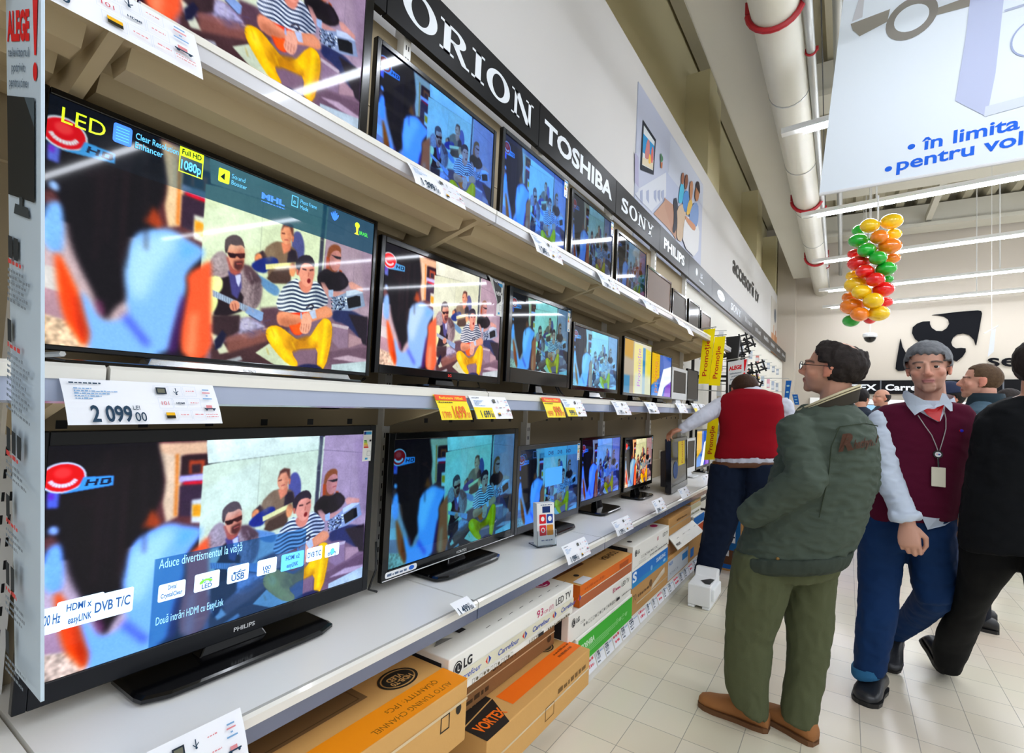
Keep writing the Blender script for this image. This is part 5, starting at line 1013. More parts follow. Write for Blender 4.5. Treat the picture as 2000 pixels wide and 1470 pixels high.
D = Dec(tp, lift=.0008); D.ell(D.W-.1, .12, .055, .042, pink); D.ring(D.W-.1, .12, .046, .034, .038, .027, paper('f0f0ee'), .3, 5); D.line((D.W-.1, .14), (D.W-.1, .105), .006, paper('f0f0ee')); D.text('LG', D.W-.13, .19, .05, k1, 'l', rot=180, w=.09, bold=.02); D.text("Life's Good", D.W-.23, .19, .016, ink('7a7a7e'), 'l', rot=180, w=.14)
D.poly([(.05, .17), (D.W*.36, .17), (D.W*.36, .5), (.05, .5)], ink('55524a')); D.frame(.05, .17, D.W*.36, .5, .006, k1); D.poly([(.03, .09), (.12, .085), (.08, .12)], ink('8a8a88')); D.rect(.16, .09, .2, .12, k1)
for i in range(9): D.line((.25+i*.075, .04), (.28+i*.075, .042), .003, ink('6a6a66'))
D.build('top_print', t)
D = Dec(f, lift=.0008); logo_lg(D, .045, .088, .022, k1, card_white); D.text('LG', .075, .077, .03, k1, w=.045, bold=.03); D.text('LED TV', D.W-.17, .082, .03, k1, w=.14); D.text('93', D.W-.33, .082, .03, pink, w=.05); D.text('cm (37)', D.W-.27, .082, .018, pink, w=.08)
D.rect(0, .028, D.W, .07, M('branded_packing_tape', 'e4dfc6', rough=.2, coat=.5)); cb = ink('2a4aa8'); cr = ink('d8342c')
for i in range(4):
    a = .03+i*.24; D.text('Carrefour', a, .039, .02, cb, w=.14, shear=.25, bold=.01); D.poly([(a+.165, .05), (a+.18, .063), (a+.176, .05), (a+.18, .036)], cr); D.poly([(a+.2, .05), (a+.182, .066), (a+.186, .05), (a+.182, .034)], cb)
icons(D, .12, .008, .014, 12, ink('6e6450'), 3); D.text('LED', D.W*.55, .006, .016, ink('6e6450'), w=.06); D.rect(D.W*.63, .006, D.W*.68, .02, k1); D.greek(D.W*.72, D.W*.95, .008, .01, ink('6e6450'), seed=3); D.build('front_print', t)
D = Dec(e, lift=.0008); D.rect(.1, .01, D.W-.03, .11, k1); D.build('end_print', t)
t, f, tp, e = carton(-1.5, -1.058, 2.285, 2.99, .448, .552, card_tan, 'tan carton with bright orange front, top of the stack under the leaflet holder')
D = Dec(f, lift=.0008); D.rect(0, .05, D.W, D.H, ink('e06a14')); D.rect(0, 0, D.W, .05, ink('b4623a')); D.rect(0, .048, D.W, .053, tape); D.greek(.05, .3, .07, .014, ink('c4560c'), seed=4); D.rect(D.W-.2, .06, D.W-.06, .085, ink('b04e0e')); D.build('front_print', t)
D = Dec(tp, lift=.0008); D.text('TOSHIBA', D.W-.03, .105, .04, ink('5a3a1a'), 'l', rot=180, w=.22, bold=.03); D.greek(D.W-.28, D.W-.05, .14, .015, ink('8a6436'), seed=2); D.poly([(.0, .14), (.32, .13), (.5, .45), (.0, .45)], ink('70401a')); D.poly([(.03, .2), (.25, .15), (.34, .3), (.2, .4)], ink('a05a1e')); D.ell(.12, .08, .018, .014, k0); D.rect(.02, .0, .14, .05, paper('e2e4ea')); D.build('top_print', t)
D = Dec(e, lift=.0008); D.rect(.05, 0, D.W, D.H, ink('c85c14')); D.build('end_print', t)
t, f, tp, e = carton(-1.5, -1.055, 2.17, 2.985, .316, .446, card_white, 'white carton with small black print between the orange carton and the green one')
D = Dec(f, lift=.0008); logo_lg(D, .05, .085, .02, k1, card_white); D.text('LG', .078, .076, .022, k1, w=.035, bold=.03); D.text('LED TV', D.W-.16, .085, .026, k1, w=.12); D.text('80', D.W-.29, .085, .026, pink, w=.035); D.greek(D.W-.245, D.W-.18, .088, .014, pink, seed=3)
icons(D, .16, .03, .018, 14, ink('8a8a86'), 6); icons(D, .12, .058, .012, 3, ink('5a5a58'), 7); D.text('LED', D.W*.62, .03, .018, ink('4a4a48'), w=.05); D.rect(D.W*.7, .03, D.W*.76, .045, k1); D.greek(D.W*.8, D.W*.97, .034, .008, ink('8a8a86'), seed=5); D.build('front_print', t)
D = Dec(e, lift=.0008); D.rect(.1, .015, D.W-.035, .115, k1); D.text('LG', D.W-.1, .03, .05, paper('d8d8da'), rot=90, w=.05, bold=.03); D.build('end_print', t)
t, f, tp, e = carton(-1.5, -1.05, 2.25, 2.995, .172, .314, card_white, 'green-fronted carton at the bottom of the stack next to the orange-striped carton')
D = Dec(f, lift=.0008); D.rect(.02, .004, D.W, D.H-.012, ink('3cb432')); D.text('TOSHIBA', .05, .07, .028, paper('cfeecb'), w=.16, bold=.04)
for i in range(4): D.rect(.05, .035+.009*i, .4+.09*i, .039+.009*i, ink('8fd888'), False)
D.k += .25; icons(D, D.W-.25, .045, .03, 4, ink('8fd888'), 8); D.build('front_print', t)
t, f, tp, e = carton(-1.52, -1.055, 3.0, 3.735, .452, .584, card_white, 'white carton with dark end, on top of the blue-fronted carton')
D = Dec(f, lift=.0008); logo_lg(D, .05, .085, .02, k1, card_white); D.text('LG', .078, .076, .022, k1, w=.035, bold=.03); D.text('LED TV', D.W-.15, .08, .026, k1, w=.12); D.text('80', D.W-.28, .08, .026, pink, w=.035); icons(D, .14, .035, .016, 14, ink('8a8a86'), 9); icons(D, .1, .012, .014, 6, ink('8a8a86'), 4); D.greek(.3, D.W-.05, .015, .01, ink('6a6a68'), seed=9); D.build('front_print', t)
D = Dec(tp, lift=.0008); D.ell(D.W-.1, .08, .045, .025, pink); D.text('LG', D.W-.11, .15, .04, k1, 'l', rot=180, w=.07, bold=.02); D.poly([(.04, .16), (.34, .16), (.34, .45), (.04, .45)], ink('c4c2bc')); D.frame(.04, .16, .34, .45, .006, k1); D.rect(.0, .2, .03, .42, ink('a81844')); D.ell(.1, .06, .02, .015, k1); D.build('top_print', t)
D = Dec(e, lift=.0008); D.rect(.05, .015, D.W-.035, .118, k1); D.build('end_print', t)
t, f, tp, e = carton(-1.5, -1.056, 3.0, 3.72, .338, .45, card_white, 'blue-fronted carton with white lettering in the middle of its stack')
D = Dec(f, lift=.0008); D.rect(0, .0, D.W, D.H-.015, ink('1472c8')); D.text('S', .01, .03, .06, paper('e2ecf6'), w=.07, bold=.04); D.rect(0, .0, D.W, .03, ink('1f86c4')); D.text('SAMSUNG', D.W-.26, .05, .026, paper('cfe2f4'), w=.2, bold=.03); D.ell(D.W-.08, .025, .03, .01, ink('8fc4ea')); D.ell(D.W*.5, .04, .02, .016, ink('7fb8e6')); D.build('front_print', t)
t, f, tp, e = carton(-1.5, -1.058, 2.998, 3.73, .172, .336, card_brown, 'brown carton under the blue-fronted carton, bottom of its stack')
D = Dec(f, lift=.0008); D.text('70', .03, .08, .04, ink('6a4a26'), w=.06); D.greek(.12, .4, .085, .02, ink('6a4a26'), seed=3); D.ell(.36, .11, .03, .02, ink('6a4a26')); D.rect(.1, .05, D.W, .058, tape); D.poly([(D.W-.36, .06), (D.W-.06, .1), (D.W-.08, .14), (D.W-.34, .09)], tape); D.build('front_print', t)
t, f, tp, e = carton(-1.52, -1.06, 3.745, 4.37, .5, .622, card_brown, 'brown taped carton beneath the small warm-coloured television, on the flapped white one')
D = Dec(f, lift=.0008); D.rect(0, .05, D.W, .058, tape); D.greek(.2, .5, .075, .016, ink('7a5428'), seed=5); D.build('front_print', t)
t, f, tp, e = carton(-1.48, -1.075, 3.78, 4.46, .35, .498, card_dark, 'brown carton with an open white flap hanging forward, below the brown taped carton')
mb = MB(); q = [np.array(p) for p in ((-1.02, 3.86, .39), (-1.0, 4.56, .4), (-1.07, 4.46, .498), (-1.075, 3.78, .492))]; mb.poly(q, card_white); mb.poly([p-[.004, 0, .004] for p in q[::-1]], card_white); mb.build('open_flap', t)
D = Dec(q, lift=.001); D.text('PHILIPS', .03, .03, .022, k1, w=.1, bold=.02)
for i in range(4): D.line((.12+i*.16, .085), (.17+i*.16, .087), .003, ink('8a8a86'))
D.build('flap_print', t)
t, f, tp, e = carton(-1.5, -1.06, 3.742, 4.33, .172, .348, card_brown, 'carton with grey and blue printed front at the bottom, under the open white flap')
D = Dec(f, lift=.0008); D.rect(0.01, .01, D.W-.02, D.H-.03, ink('b8bcc0')); D.text('PHILIPS', .03, .11, .024, ink('2a6ab0'), w=.1, bold=.02); D.rect(D.W-.2, .07, D.W-.04, .12, ink('2a78b8')); icons(D, .04, .04, .02, 8, ink('8a9098'), 3); D.build('front_print', t)
for (z0, z1, m, lb, cc) in ((.622, .72, card_tan, 'orange-topped', 'e07a2a'), (.52, .62, card_white, 'pale glossy', 'c8c09a')):
    t, f, tp, e = carton(-1.4, -1.07, 4.40, 4.74, z0+.002, z1, m, 'small %s carton in the far stack below the lower shelf end' % lb); D = Dec(f, lift=.0008); D.rect(0, D.H*.6, D.W, D.H, ink(cc)); D.greek(.02, .3, .02, .02, ink('8a8a66'), seed=3); D.build('front_print', t)
t, f, tp, e = carton(-1.45, -1.06, 4.47, 4.84, .36, .52, card_white, 'carton with blue band over orange beside the open white flap'); D = Dec(f, lift=.0008); D.rect(0, .08, D.W, .15, ink('1a6ab8')); D.rect(0, .0, D.W, .07, ink('c8562a')); D.build('front_print', t)
t, f, tp, e = carton(-1.45, -1.062, 4.34, 4.82, .172, .358, card_brown, 'plain brown carton at the far bottom end of the shelving'); D = Dec(f, lift=.0008); D.rect(.05, .03, .16, .1, ink('2a6ab0')); D.build('front_print', t)

# blue cartons standing on the floor behind the man in the red vest
yb_ = 4.95
for (xa, xb_, top, lb) in ((-.99, -.755, .6, 'tall blue-faced carton standing on the floor behind the red-vested man, left one'), (-.73, -.5, .58, 'tall blue-faced carton standing on the floor behind the green jacket, right one')):
    t = thing('upright_carton', ((xa+xb_)/2, yb_+.3, 0), lb, 'carton'); mb = MB(); mb.box((xa, yb_, 0), (xb_, yb_+.6, top), card_brown); mb.build('box', t, bevel=.004)
    D = Dec(faceY(yb_-.0005, xa+.015, xb_-.02, .02, top-.03), lift=.001); W, H = D.W, D.H
    D.rect(0, H*.3, W, H, ink('155a94')); D.rect(0, H*.07, W, H*.3, ink('5a3a26')); D.rect(0, 0, W, H*.07, ink('1a5aa8')); D.rect(W*.55, H*.42, W*.8, H*.66, paper('d4d8dc')); D.greek(W*.57, W*.78, H*.6, .015, k1, seed=1); D.greek(W*.57, W*.78, H*.5, .015, k1, seed=3); D.rect(W*.25, H*.2, W*.55, H*.29, paper('d4d8dc')); D.ell(W*.72, H*.74, W*.12, H*.025, k1); D.build('front_print', t)
# block of white packing foam
t = thing('foam_block', (-.87, 3.95, 0), 'white foam packing block on the floor before the red-vested man', 'packing foam'); foam = M('polystyrene_foam', 'f2f4f4', rough=.8, bump=.25, bscale=260)
x0, x1 = -.95, -.792; mb = MB(); fy = 3.88
mb.ring_mesh([[(x, fy, .02), (x, fy+.30, .02), (x, fy+.30, .225), (x, fy+.235, .235), (x, fy+.2, .175), (x, fy, .165)] for x in (x0, x1)], foam)
for x in (x0+.0, x0+.1): mb.box((x, fy, 0), (x+.05, fy+.3, .021), foam)
mb.box((x1-.002, fy+.02, .06), (x1+.02, fy+.26, .15), foam); mb.build('foam_body', t, bevel=.008)
mb = MB(); z = lambda v: .1655+(v-fy)*.05+.0025; mb.poly([(x, y, z(y)) for x, y in ((-.885, fy+.1), (-.84, fy+.05), (-.81, fy+.05), (-.80, fy+.17), (-.83, fy+.17))], matt_black); mb.build('dark_slot', t)
# blue bag far behind
c = onZ((1658, 1072), 0); t = thing('shopping_bag', c, 'bright blue bag standing on the floor just right of the green jacket', 'bag'); mb = MB(); bl_ = M('blue_plastic_bag', '0a3ec8', rough=.35)
mb.ring_mesh([[(c[0]-.14, c[1], .0), (c[0]+.06, c[1], .0), (c[0]+.06, c[1]+.25, 0), (c[0]-.14, c[1]+.25, 0)], [(c[0]-.16, c[1]-.02, .3), (c[0]+.075, c[1]-.02, .28), (c[0]+.075, c[1]+.27, .3), (c[0]-.16, c[1]+.27, .3)], [(c[0]-.15, c[1]+.08, .55), (c[0]+.07, c[1]+.08, .53), (c[0]+.07, c[1]+.16, .55), (c[0]-.15, c[1]+.16, .55)]], bl_); mb.build('bag_body', t, bevel=.01)
mb = MB(); mb.tube([(c[0]-.1, c[1]+.12, .53), (c[0]-.09, c[1]+.12, .68), (c[0]-.02, c[1]+.12, .68), (c[0]-.0, c[1]+.12, .53)], .008, bl_, 6); mb.build('bag_handle', t)

# ---------------------------------------------------------------- yellow promotion strips and ALEGE boards
yel = M('yellow_card', 'ffe800', rough=.5, spec=.2); rd = ink('c8361a')
def promo(q, Y, label, wire):
    P_ = [onY(p, Y) for p in q]; t = thing('promotion_strip', P_[0], label, 'promotion sign', 'yellow promotion strips')
    mb = MB(); mb.poly(P_, yel); mb.poly([p+[0, .004, 0] for p in P_[::-1]], yel); mb.build('card', t)
    D = Dec(P_, lift=.002); D.text('Promoție', D.W*.68, D.H*.14, D.W*.42, rd, rot=90, w=D.H*.66, bold=.012); D.build('lettering', t)
    mb = MB(); a, c = P_[3]+[0, 0, .012], P_[2]+[0, 0, .012]; d = c-a; mb.tube([a-d*wire, c+d*.1], .005, steel, 6); mb.tube([a-d*wire, a-d*wire+[0, 0, -.05]], .005, steel, 6)
    mb.tube([P_[3]+d*.3+[0, 0, -.003], P_[3]+d*.3+[0, 0, .015]], .004, steel, 5); mb.tube([P_[3]+d*.75+[0, 0, -.003], P_[3]+d*.75+[0, 0, .015]], .004, steel, 5); mb.build('wire_holder', t)
promo([(1364, 749), (1384, 749), (1397, 641), (1374, 644)], 4.86, 'yellow vertical strip, left one of the overlapping pair above the red-vested man', 1.2)
promo([(1384, 752), (1406, 753), (1417, 656), (1396, 658)], 4.92, 'yellow vertical strip, right one of the overlapping pair above the red-vested man', 2.2)
promo([(1375, 898), (1396, 897), (1404, 815), (1383, 815)], 4.86, 'yellow vertical strip hanging low beside the hip of the red-vested man', .8)
def alege(t, D, full):
    W, H = D.W, D.H; red = ink('e0141e'); bl2 = ink('5f7386')
    D.text('ALEGE', W*.05, H*(.918 if full else .82), H*(.042 if full else .08), red, w=W*.66, bold=.05); D.poly([(W*.8, H*1.0-H*.01), (W*.95, H*.99), (W*.9, H*(.895 if full else .76)), (W*.85, H*(.895 if full else .76))], red); D.ell(W*.875, H*(.872 if full else .7), W*.055, H*(.013 if full else .03), red)
    for i, s in enumerate(('televizorul', 'potrivit', 'pentru tine')): D.text(s, W*.4, H*((.893-.022*i) if full else (.73-.06*i)), H*(.014 if full else .04), bl2, 'c', w=W*(.62, .4, .55)[i], bold=.01)
    zt_, zb = (.835, .69) if full else (.52, .1); D.rect(W*.06, H*zb, W*.88, H*zt_, ink('1e2428')); D.poly([(W*.6, H*zt_), (W*.88, H*zt_), (W*.88, H*(zt_-.04))], ink('4a5a64'))
    if full:
        D.poly([(W*.25, H*.665), (W*.75, H*.665), (W*.7, H*.68), (W*.3, H*.68)], ink('3a444a')); D.rect(W*.44, H*.675, W*.54, H*.692, ink('3a444a'))
        D.build('board_print', t); y = .63
        for i, (n, icn, hl_) in enumerate(((6, 2, 1), (10, 1, 1), (3, 3, 1), (3, 1, 1), (3, 2, 1), (3, 1, 0))):
            for k in range(icn): D.rect(W*(.06+.2*k), H*(y-.032), W*(.2+.2*k), H*y, ink('28323a'))
            y -= .04
            if hl_: D.greek(W*.06, W*.5, H*y, H*.007, ink('d84a4a'), seed=i); y -= .012
            for k in range(n): D.greek(W*.06, W*(.5+.4*random.random()), H*y, H*.005, ink('7f8c98'), seed=i*20+k); y -= .0085
            y -= .018; D.build('board_print', t)
    D.build('board_print', t)
br_ = onY((79, 1371), .25); tr_ = onX((80, 0), br_[0]); bl_p = onZ((29, 1310), br_[2]); brd = paper('c3d4e2')
tr_ = br_+(tr_-br_)*1.03; nb_ = np.cross(tr_-br_, bl_p-br_); d_ = ray((12, 45)); tl_ = CAM+d_*float((br_-CAM) @ nb_/(d_ @ nb_)); tl_ = bl_p+(tl_-bl_p)*1.06
q = [tuple(bl_p), tuple(br_), tuple(tr_), tuple(tl_)]
t = thing('information_board', q[0], 'tall pale board with red heading and exclamation mark at the left picture edge', 'information board')
mb = MB(); mb.poly(q, brd); nrm = _n(np.cross(np.array(q[1])-q[0], np.array(q[3])-q[0])); mb.poly([np.array(p)-nrm*.004 for p in q[::-1]], brd)
for i in range(4): mb.poly([np.array(q[i]), np.array(q[i])-nrm*.004, np.array(q[(i+1) % 4])-nrm*.004, np.array(q[(i+1) % 4])], brd)
mb.build('board', t); alege(t, Dec(q, lift=.0008), True)
mb = MB(); mb.tube([(q[1][0]-.03, q[1][1], ZM+.01), (q[0][0], q[0][1], ZM+.01)], .004, steel, 6); mb.build('clip', t)
Y2 = 5.93; q = [onY(p, Y2) for p in ((1422, 800), (1452, 798), (1461, 700), (1422, 707))]
t = thing('information_board', q[0], 'small white board with red heading above the head of the red-vested man', 'information board'); mb = MB(); mb.poly(q, paper('e4e6e8')); mb.poly([p+[0, .004, 0] for p in q[::-1]], paper('e4e6e8')); mb.build('board', t); alege(t, Dec(q, lift=.002), False)
mb = MB(); mb.tube([(-1.12, 6.09, q[3][2]+.02), q[3]+[-.02, 0, .02], q[2]+[.02, 0, .02]], .006, steel, 6); mb.build('holder_rod', t)

# ---------------------------------------------------------------- accessories beyond the televisions
def P5(x, y, Y): return onY((x, y), Y)
t = thing('display_rack', (-1.35, 6.4, 0), 'black metal rack frame behind the yellow strips', 'rack'); mb = MB()
for y in (6.08, 7.0):
    for x in (-1.5, -1.12): mb.box((x-.015, y-.015, 0), (x+.015, y+.015, 2.15), matt_black)
for z in (.3, .9, 1.35, 1.8, 2.12):
    for x in (-1.5, -1.12): mb.box((x-.012, 6.08, z-.012), (x+.012, 7.0, z+.012), matt_black)
    for y in (6.08, 7.0): mb.box((-1.5, y-.012, z-.012), (-1.12, y+.012, z+.012), matt_black)
mb.build('frame', t)
for z in (.9, 1.35): mb = MB(); mb.box((-1.49, 6.09, z+.012), (-1.13, 6.99, z+.02), M('beige_board', 'b3a682', rough=.7)); mb.build('rack_shelf', t)
t = thing('display_screen', (-1.25, 6.3, 1.82), 'flat black screen mounted high behind the yellow strips', 'screen'); mb = MB(); q = [onY(p, 5.95) for p in ((1420, 735), (1437, 735), (1446, 655), (1418, 658))]
mb.hexa([q[0], q[1], q[1]+[0, .05, 0], q[0]+[0, .05, 0], q[3], q[2], q[2]+[0, .05, 0], q[3]+[0, .05, 0]], matt_black); mb.build('panel', t, bevel=.004); mb = MB(); mb.tube([(q[0]+q[2])/2+[0, .03, 0], (-1.12, 6.09, ((q[0]+q[2])/2)[2])], .012, matt_black, 8); mb.build('mount_arm', t)
rb = random.Random(5)
spots = [(1447, 700, 6.5), (1455, 680, 6.6), (1452, 662, 6.7), (1464, 668, 6.7), (1472, 735, 6.8), (1486, 715, 6.9), (1478, 752, 6.8), (1440, 765, 6.5), (1412, 690, 6.3), (1462, 720, 6.8)]
lbs = ['above the small white board', 'at the head of the hanging cluster', 'highest of the hanging cluster', 'highest on the right of the hanging cluster', 'with an open square frame', 'farthest right, just left of the green-jacketed man', 'just above the yellow packs', 'behind the red-vested head', 'between the two yellow strips and the black screen', 'in the middle of the hanging cluster']
for (px, py, Y), lb in zip(spots, lbs):
    c = onY((px, py), Y); t = thing('wall_bracket', c, 'black television wall bracket hung for sale, '+lb, 'bracket', 'wall brackets hung for sale'); mb = MB(); a = rb.uniform(-.4, .4)
    R2 = lambda u, v, w: c+.75*np.array([u*math.cos(a)-v*math.sin(a), w, u*math.sin(a)+v*math.cos(a)])
    for u in (-.05, .05): mb.hexa([R2(u-.012, -.1, 0), R2(u+.012, -.1, 0), R2(u+.012, -.1, .02), R2(u-.012, -.1, .02), R2(u-.012, .1, 0), R2(u+.012, .1, 0), R2(u+.012, .1, .02), R2(u-.012, .1, .02)], matt_black)
    for v in (-.06, .06): mb.hexa([R2(-.08, v-.012, -.01), R2(.08, v-.012, -.01), R2(.08, v-.012, .01), R2(-.08, v-.012, .01), R2(-.08, v+.012, -.01), R2(.08, v+.012, -.01), R2(.08, v+.012, .01), R2(-.08, v+.012, .01)], matt_black)
    mb.build('bracket_frame', t); mb = MB(); mb.tube([R2(0, 0, .02), R2(.03, -.04, .12), R2(0, 0, .2)], .012, matt_black, 6); mb.tube([R2(0, 0, .2), (-1.58, c[1]+.2, c[2]+.02)], .006, steel, 5); mb.build('bracket_arm', t)
# hooks with blister packs on the white boards
pc = ['c8ccd4', 'd8a0b0', 'a8b4c8', 'd0c8b8', '9aa4b4', 'd88a80', 'b8c8d8', 'e0e0e4']
zz = [(2.5, .14), (2.15, .2), (1.8, .22), (1.45, .2), (1.1, .2), (.75, .2)]
n = 0
for iy in range(9):
    for z, h in zz:
        y = 7.3+iy*.85+rb.uniform(0, .1); x = -1.46
        t = thing('blister_pack', (x, y, z-h), 'blister pack of small accessories hung on the far white wall boards', 'accessory', 'accessories hung on the far wall'); w = .16+rb.uniform(0, .1); m_ = paper(rb.choice(pc))
        mb = MB(); mb.box((x-.03, y, z-h), (x+.03, y+.012, z), m_); mb.box((x-.03, y-.02, z-h+.03), (x+.025, y, z-h+.1), M('clear_blister', 'd8dce2', rough=.1)); mb.build('pack', t); mb = MB(); mb.tube([(-1.58, y+.006, z+.01), (x+.07, y+.006, z+.01)], .004, steel, 5); mb.build('hook', t); n += 1
t = thing('low_counter', (-1.2, 9.4, 0), 'white counter with small goods beyond the red-vested man', 'counter'); mb = MB(); mb.box((-1.38, 7.6, 0), (-1.0, 11.2, 1.5), white_metal); mb.box((-1.39, 7.58, 1.5), (-.97, 11.22, 1.54), white_metal); mb.build('counter_body', t, bevel=.005)
gc = ['2a66b8', 'd04a4a', 'e0e2e6', '3a8ac8', 'e8c030', '8ab4d8', 'f0f0f0', 'c03040', '5a6a7a', 'e0782a']
for i in range(14):
    y = 7.7+i*.25; h = rb.uniform(.08, .17); w = .16; x = -1.15+rb.uniform(-.1, .05)
    t = thing('boxed_accessory', (x, y+w/2, 1.54), 'small coloured box on the white counter beyond the red-vested man', 'accessory', 'small boxes on the far counter'); mb = MB(); mb.box((x-.08, y, 1.541), (x+.08, y+w, 1.541+h), ink(gc[i % len(gc)])); mb.build('box', t); D = Dec(faceX(x+.0805, y, y+w, 1.541, 1.541+h), lift=.001); D.rect(.02, h*.3, w-.03, h*.7, ink(gc[(i+3) % len(gc)])); D.build('print', t)
for i, (px0, py0, px1, py1, Y, lb) in enumerate(((1531, 786, 1546, 743, 8.0, 'between the red vest and the spectacles'), (1552, 790, 1558, 770, 8.4, 'low by the chin of the spectacled man'))):
    q = [onY((px0, py0), Y), onY((px0+9, py0), Y), onY((px1, py1), Y), onY((px1-11, py1), Y)]; t = thing('hanging_pack_strip', q[0], 'blue strip of small packs '+lb, 'pack strip'); mb = MB(); mb.poly(q, ink('1458a0')); mb.poly([p+[0, .01, 0] for p in q[::-1]], ink('1458a0')); mb.build('strip', t); D = Dec(q, lift=.004)
    for k in range(3): D.ell(D.W*.5, D.H*(.2+.28*k), D.W*.3, D.H*.04, ink('9ac4c8'))
    D.build('pack', t); mb = MB(); mb.tube([(q[3]+q[2])/2, (q[3]+q[2])/2+[0, 0, .03], [-1.58, Y, ((q[3]+q[2])/2)[2]+.03]], .005, steel, 5); mb.build('hook', t)
t = thing('yellow_pack', onY((1470, 735), 7.1), 'crumpled yellow pack right above the red-vested head', 'accessory'); q = [onY(p, 7.1) for p in ((1462, 741), (1480, 742), (1482, 735), (1464, 730))]; mb = MB(); mb.hexa([q[0], q[1], q[1]+[0, .1, 0], q[0]+[0, .1, 0], q[3], q[2], q[2]+[0, .1, 0], q[3]+[0, .1, 0]], M('yellow_pack', 'd8b428', rough=.4)); mb.build('pack', t); mb = MB(); mb.tube([q[3], [-1.58, 7.1, q[3][2]+.02]], .005, steel, 5); mb.build('hook', t)
# far counters under the black headers (mostly behind people)
t = thing('far_shelving', (3.5, 16.3, 0), 'pale low shelving under the far black headers', 'shelving'); mb = MB()
for z in (.1, .7, 1.25): mb.box((-.9, 16.1, z), (8, 16.9, z+.05), white_metal)
mb.box((-.9, 16.9, 0), (8, 16.95, 1.9), white_metal); mb.build('shelf_body', t)
for i, (px, py) in enumerate(((1700, 772), (1667, 770))):
    c = onY((px, py), 15.9); t = thing('far_television', (c[0], 16.5, 1.3), 'tiny lit set on the far shelving, %s' % ('right between the two far heads' if i == 0 else 'left, behind the collar of the man in green'), 'television'); mb = MB(); mb.box((c[0]-.25, 16.45, 1.38), (c[0]+.25, 16.5, 1.75), matt_black); mb.build('casing', t); mb = MB(); mb.poly([(c[0]-.23, 16.448, 1.4), (c[0]+.23, 16.448, 1.4), (c[0]+.23, 16.448, 1.73), (c[0]-.23, 16.448, 1.73)], lit('7aa0c0', .7)); mb.build('screen', t); mb = MB(); mb.box((c[0]-.15, 16.35, 1.302), (c[0]+.15, 16.6, 1.32), matt_black); mb.box((c[0]-.03, 16.46, 1.31), (c[0]+.03, 16.5, 1.4), matt_black); mb.build('stand_base', t)
# ---------------------------------------------------------------- people
SKIN = attr_mat('skin', rough=.45, spec=.4)
def cloth(name, h, rough=.85, bump=.25, bs=400, var=.06, sheen=0): return M(name, h, rough=rough, bump=bump, bscale=bs, var=var, vscale=5, sheen=sheen, spec=.2)
def remesh(mb, name, parent, voxel, mat, smooth=4, fold=None, colf=None, fac=.5):
    me0 = mb.data('tmp'); ob = bpy.data.objects.new('tmp', me0); COL.objects.link(ob)
    m = ob.modifiers.new('r', 'REMESH'); m.mode = 'VOXEL'; m.voxel_size = voxel; m.use_smooth_shade = True
    if smooth: sm = ob.modifiers.new('s', 'SMOOTH'); sm.iterations = smooth; sm.factor = fac
    dg = bpy.context.evaluated_depsgraph_get(); me = bpy.data.meshes.new_from_object(ob.evaluated_get(dg)); me.name = name
    bpy.data.objects.remove(ob); bpy.data.meshes.remove(me0)
    n = len(me.vertices); co = np.empty(n*3, np.float32); me.vertices.foreach_get('co', co); co = co.reshape(-1, 3)
    if fold:
        no = np.empty(n*3, np.float32); me.vertices.foreach_get('normal', no); no = no.reshape(-1, 3); co = co+no*fold(co)[:, None]
    if colf:
        c = np.ones((n, 4), np.float32); c[:, :3] = colf(co); a = me.color_attributes.new('col', 'FLOAT_COLOR', 'POINT'); a.data.foreach_set('color', c.ravel())
    org = ORG[parent.name]; me.vertices.foreach_set('co', (co-org).astype(np.float32).ravel())
    me.materials.clear(); me.materials.append(mat); me.polygons.foreach_set('material_index', np.zeros(len(me.polygons), np.int32)); me.polygons.foreach_set('use_smooth', np.ones(len(me.polygons), bool)); me.update()
    o = bpy.data.objects.new(name, me); link(o, org); o.parent = parent; return o
def folds(amp, f, seed=0, ridge=True):
    def g(co):
        out = np.empty(len(co))
        for i, p in enumerate(co):
            v = noise.noise(Vector((p[0]*f[0]+seed, p[1]*f[1], p[2]*f[2])))+.5*noise.noise(Vector((p[0]*f[0]*2.1, p[1]*f[1]*2.1+seed, p[2]*f[2]*2.1)))
            out[i] = amp*((.5-abs(v))*1.4 if ridge else v)
        return out
    return g
m0 = M('placeholder', '888888')
def axes(az, pitch=0, roll=0):
    a, p = math.radians(az), math.radians(pitch); f = np.array([math.cos(a)*math.cos(p), math.sin(a)*math.cos(p), math.sin(p)]); u0 = np.array([0, 0, 1.0]); r = _n(np.cross(f, u0)); u = np.cross(r, f)
    c, s = math.cos(math.radians(roll)), math.sin(math.radians(roll)); r, u = r*c+u*s, u*c-r*s
    return np.stack([r, f, u], 1)
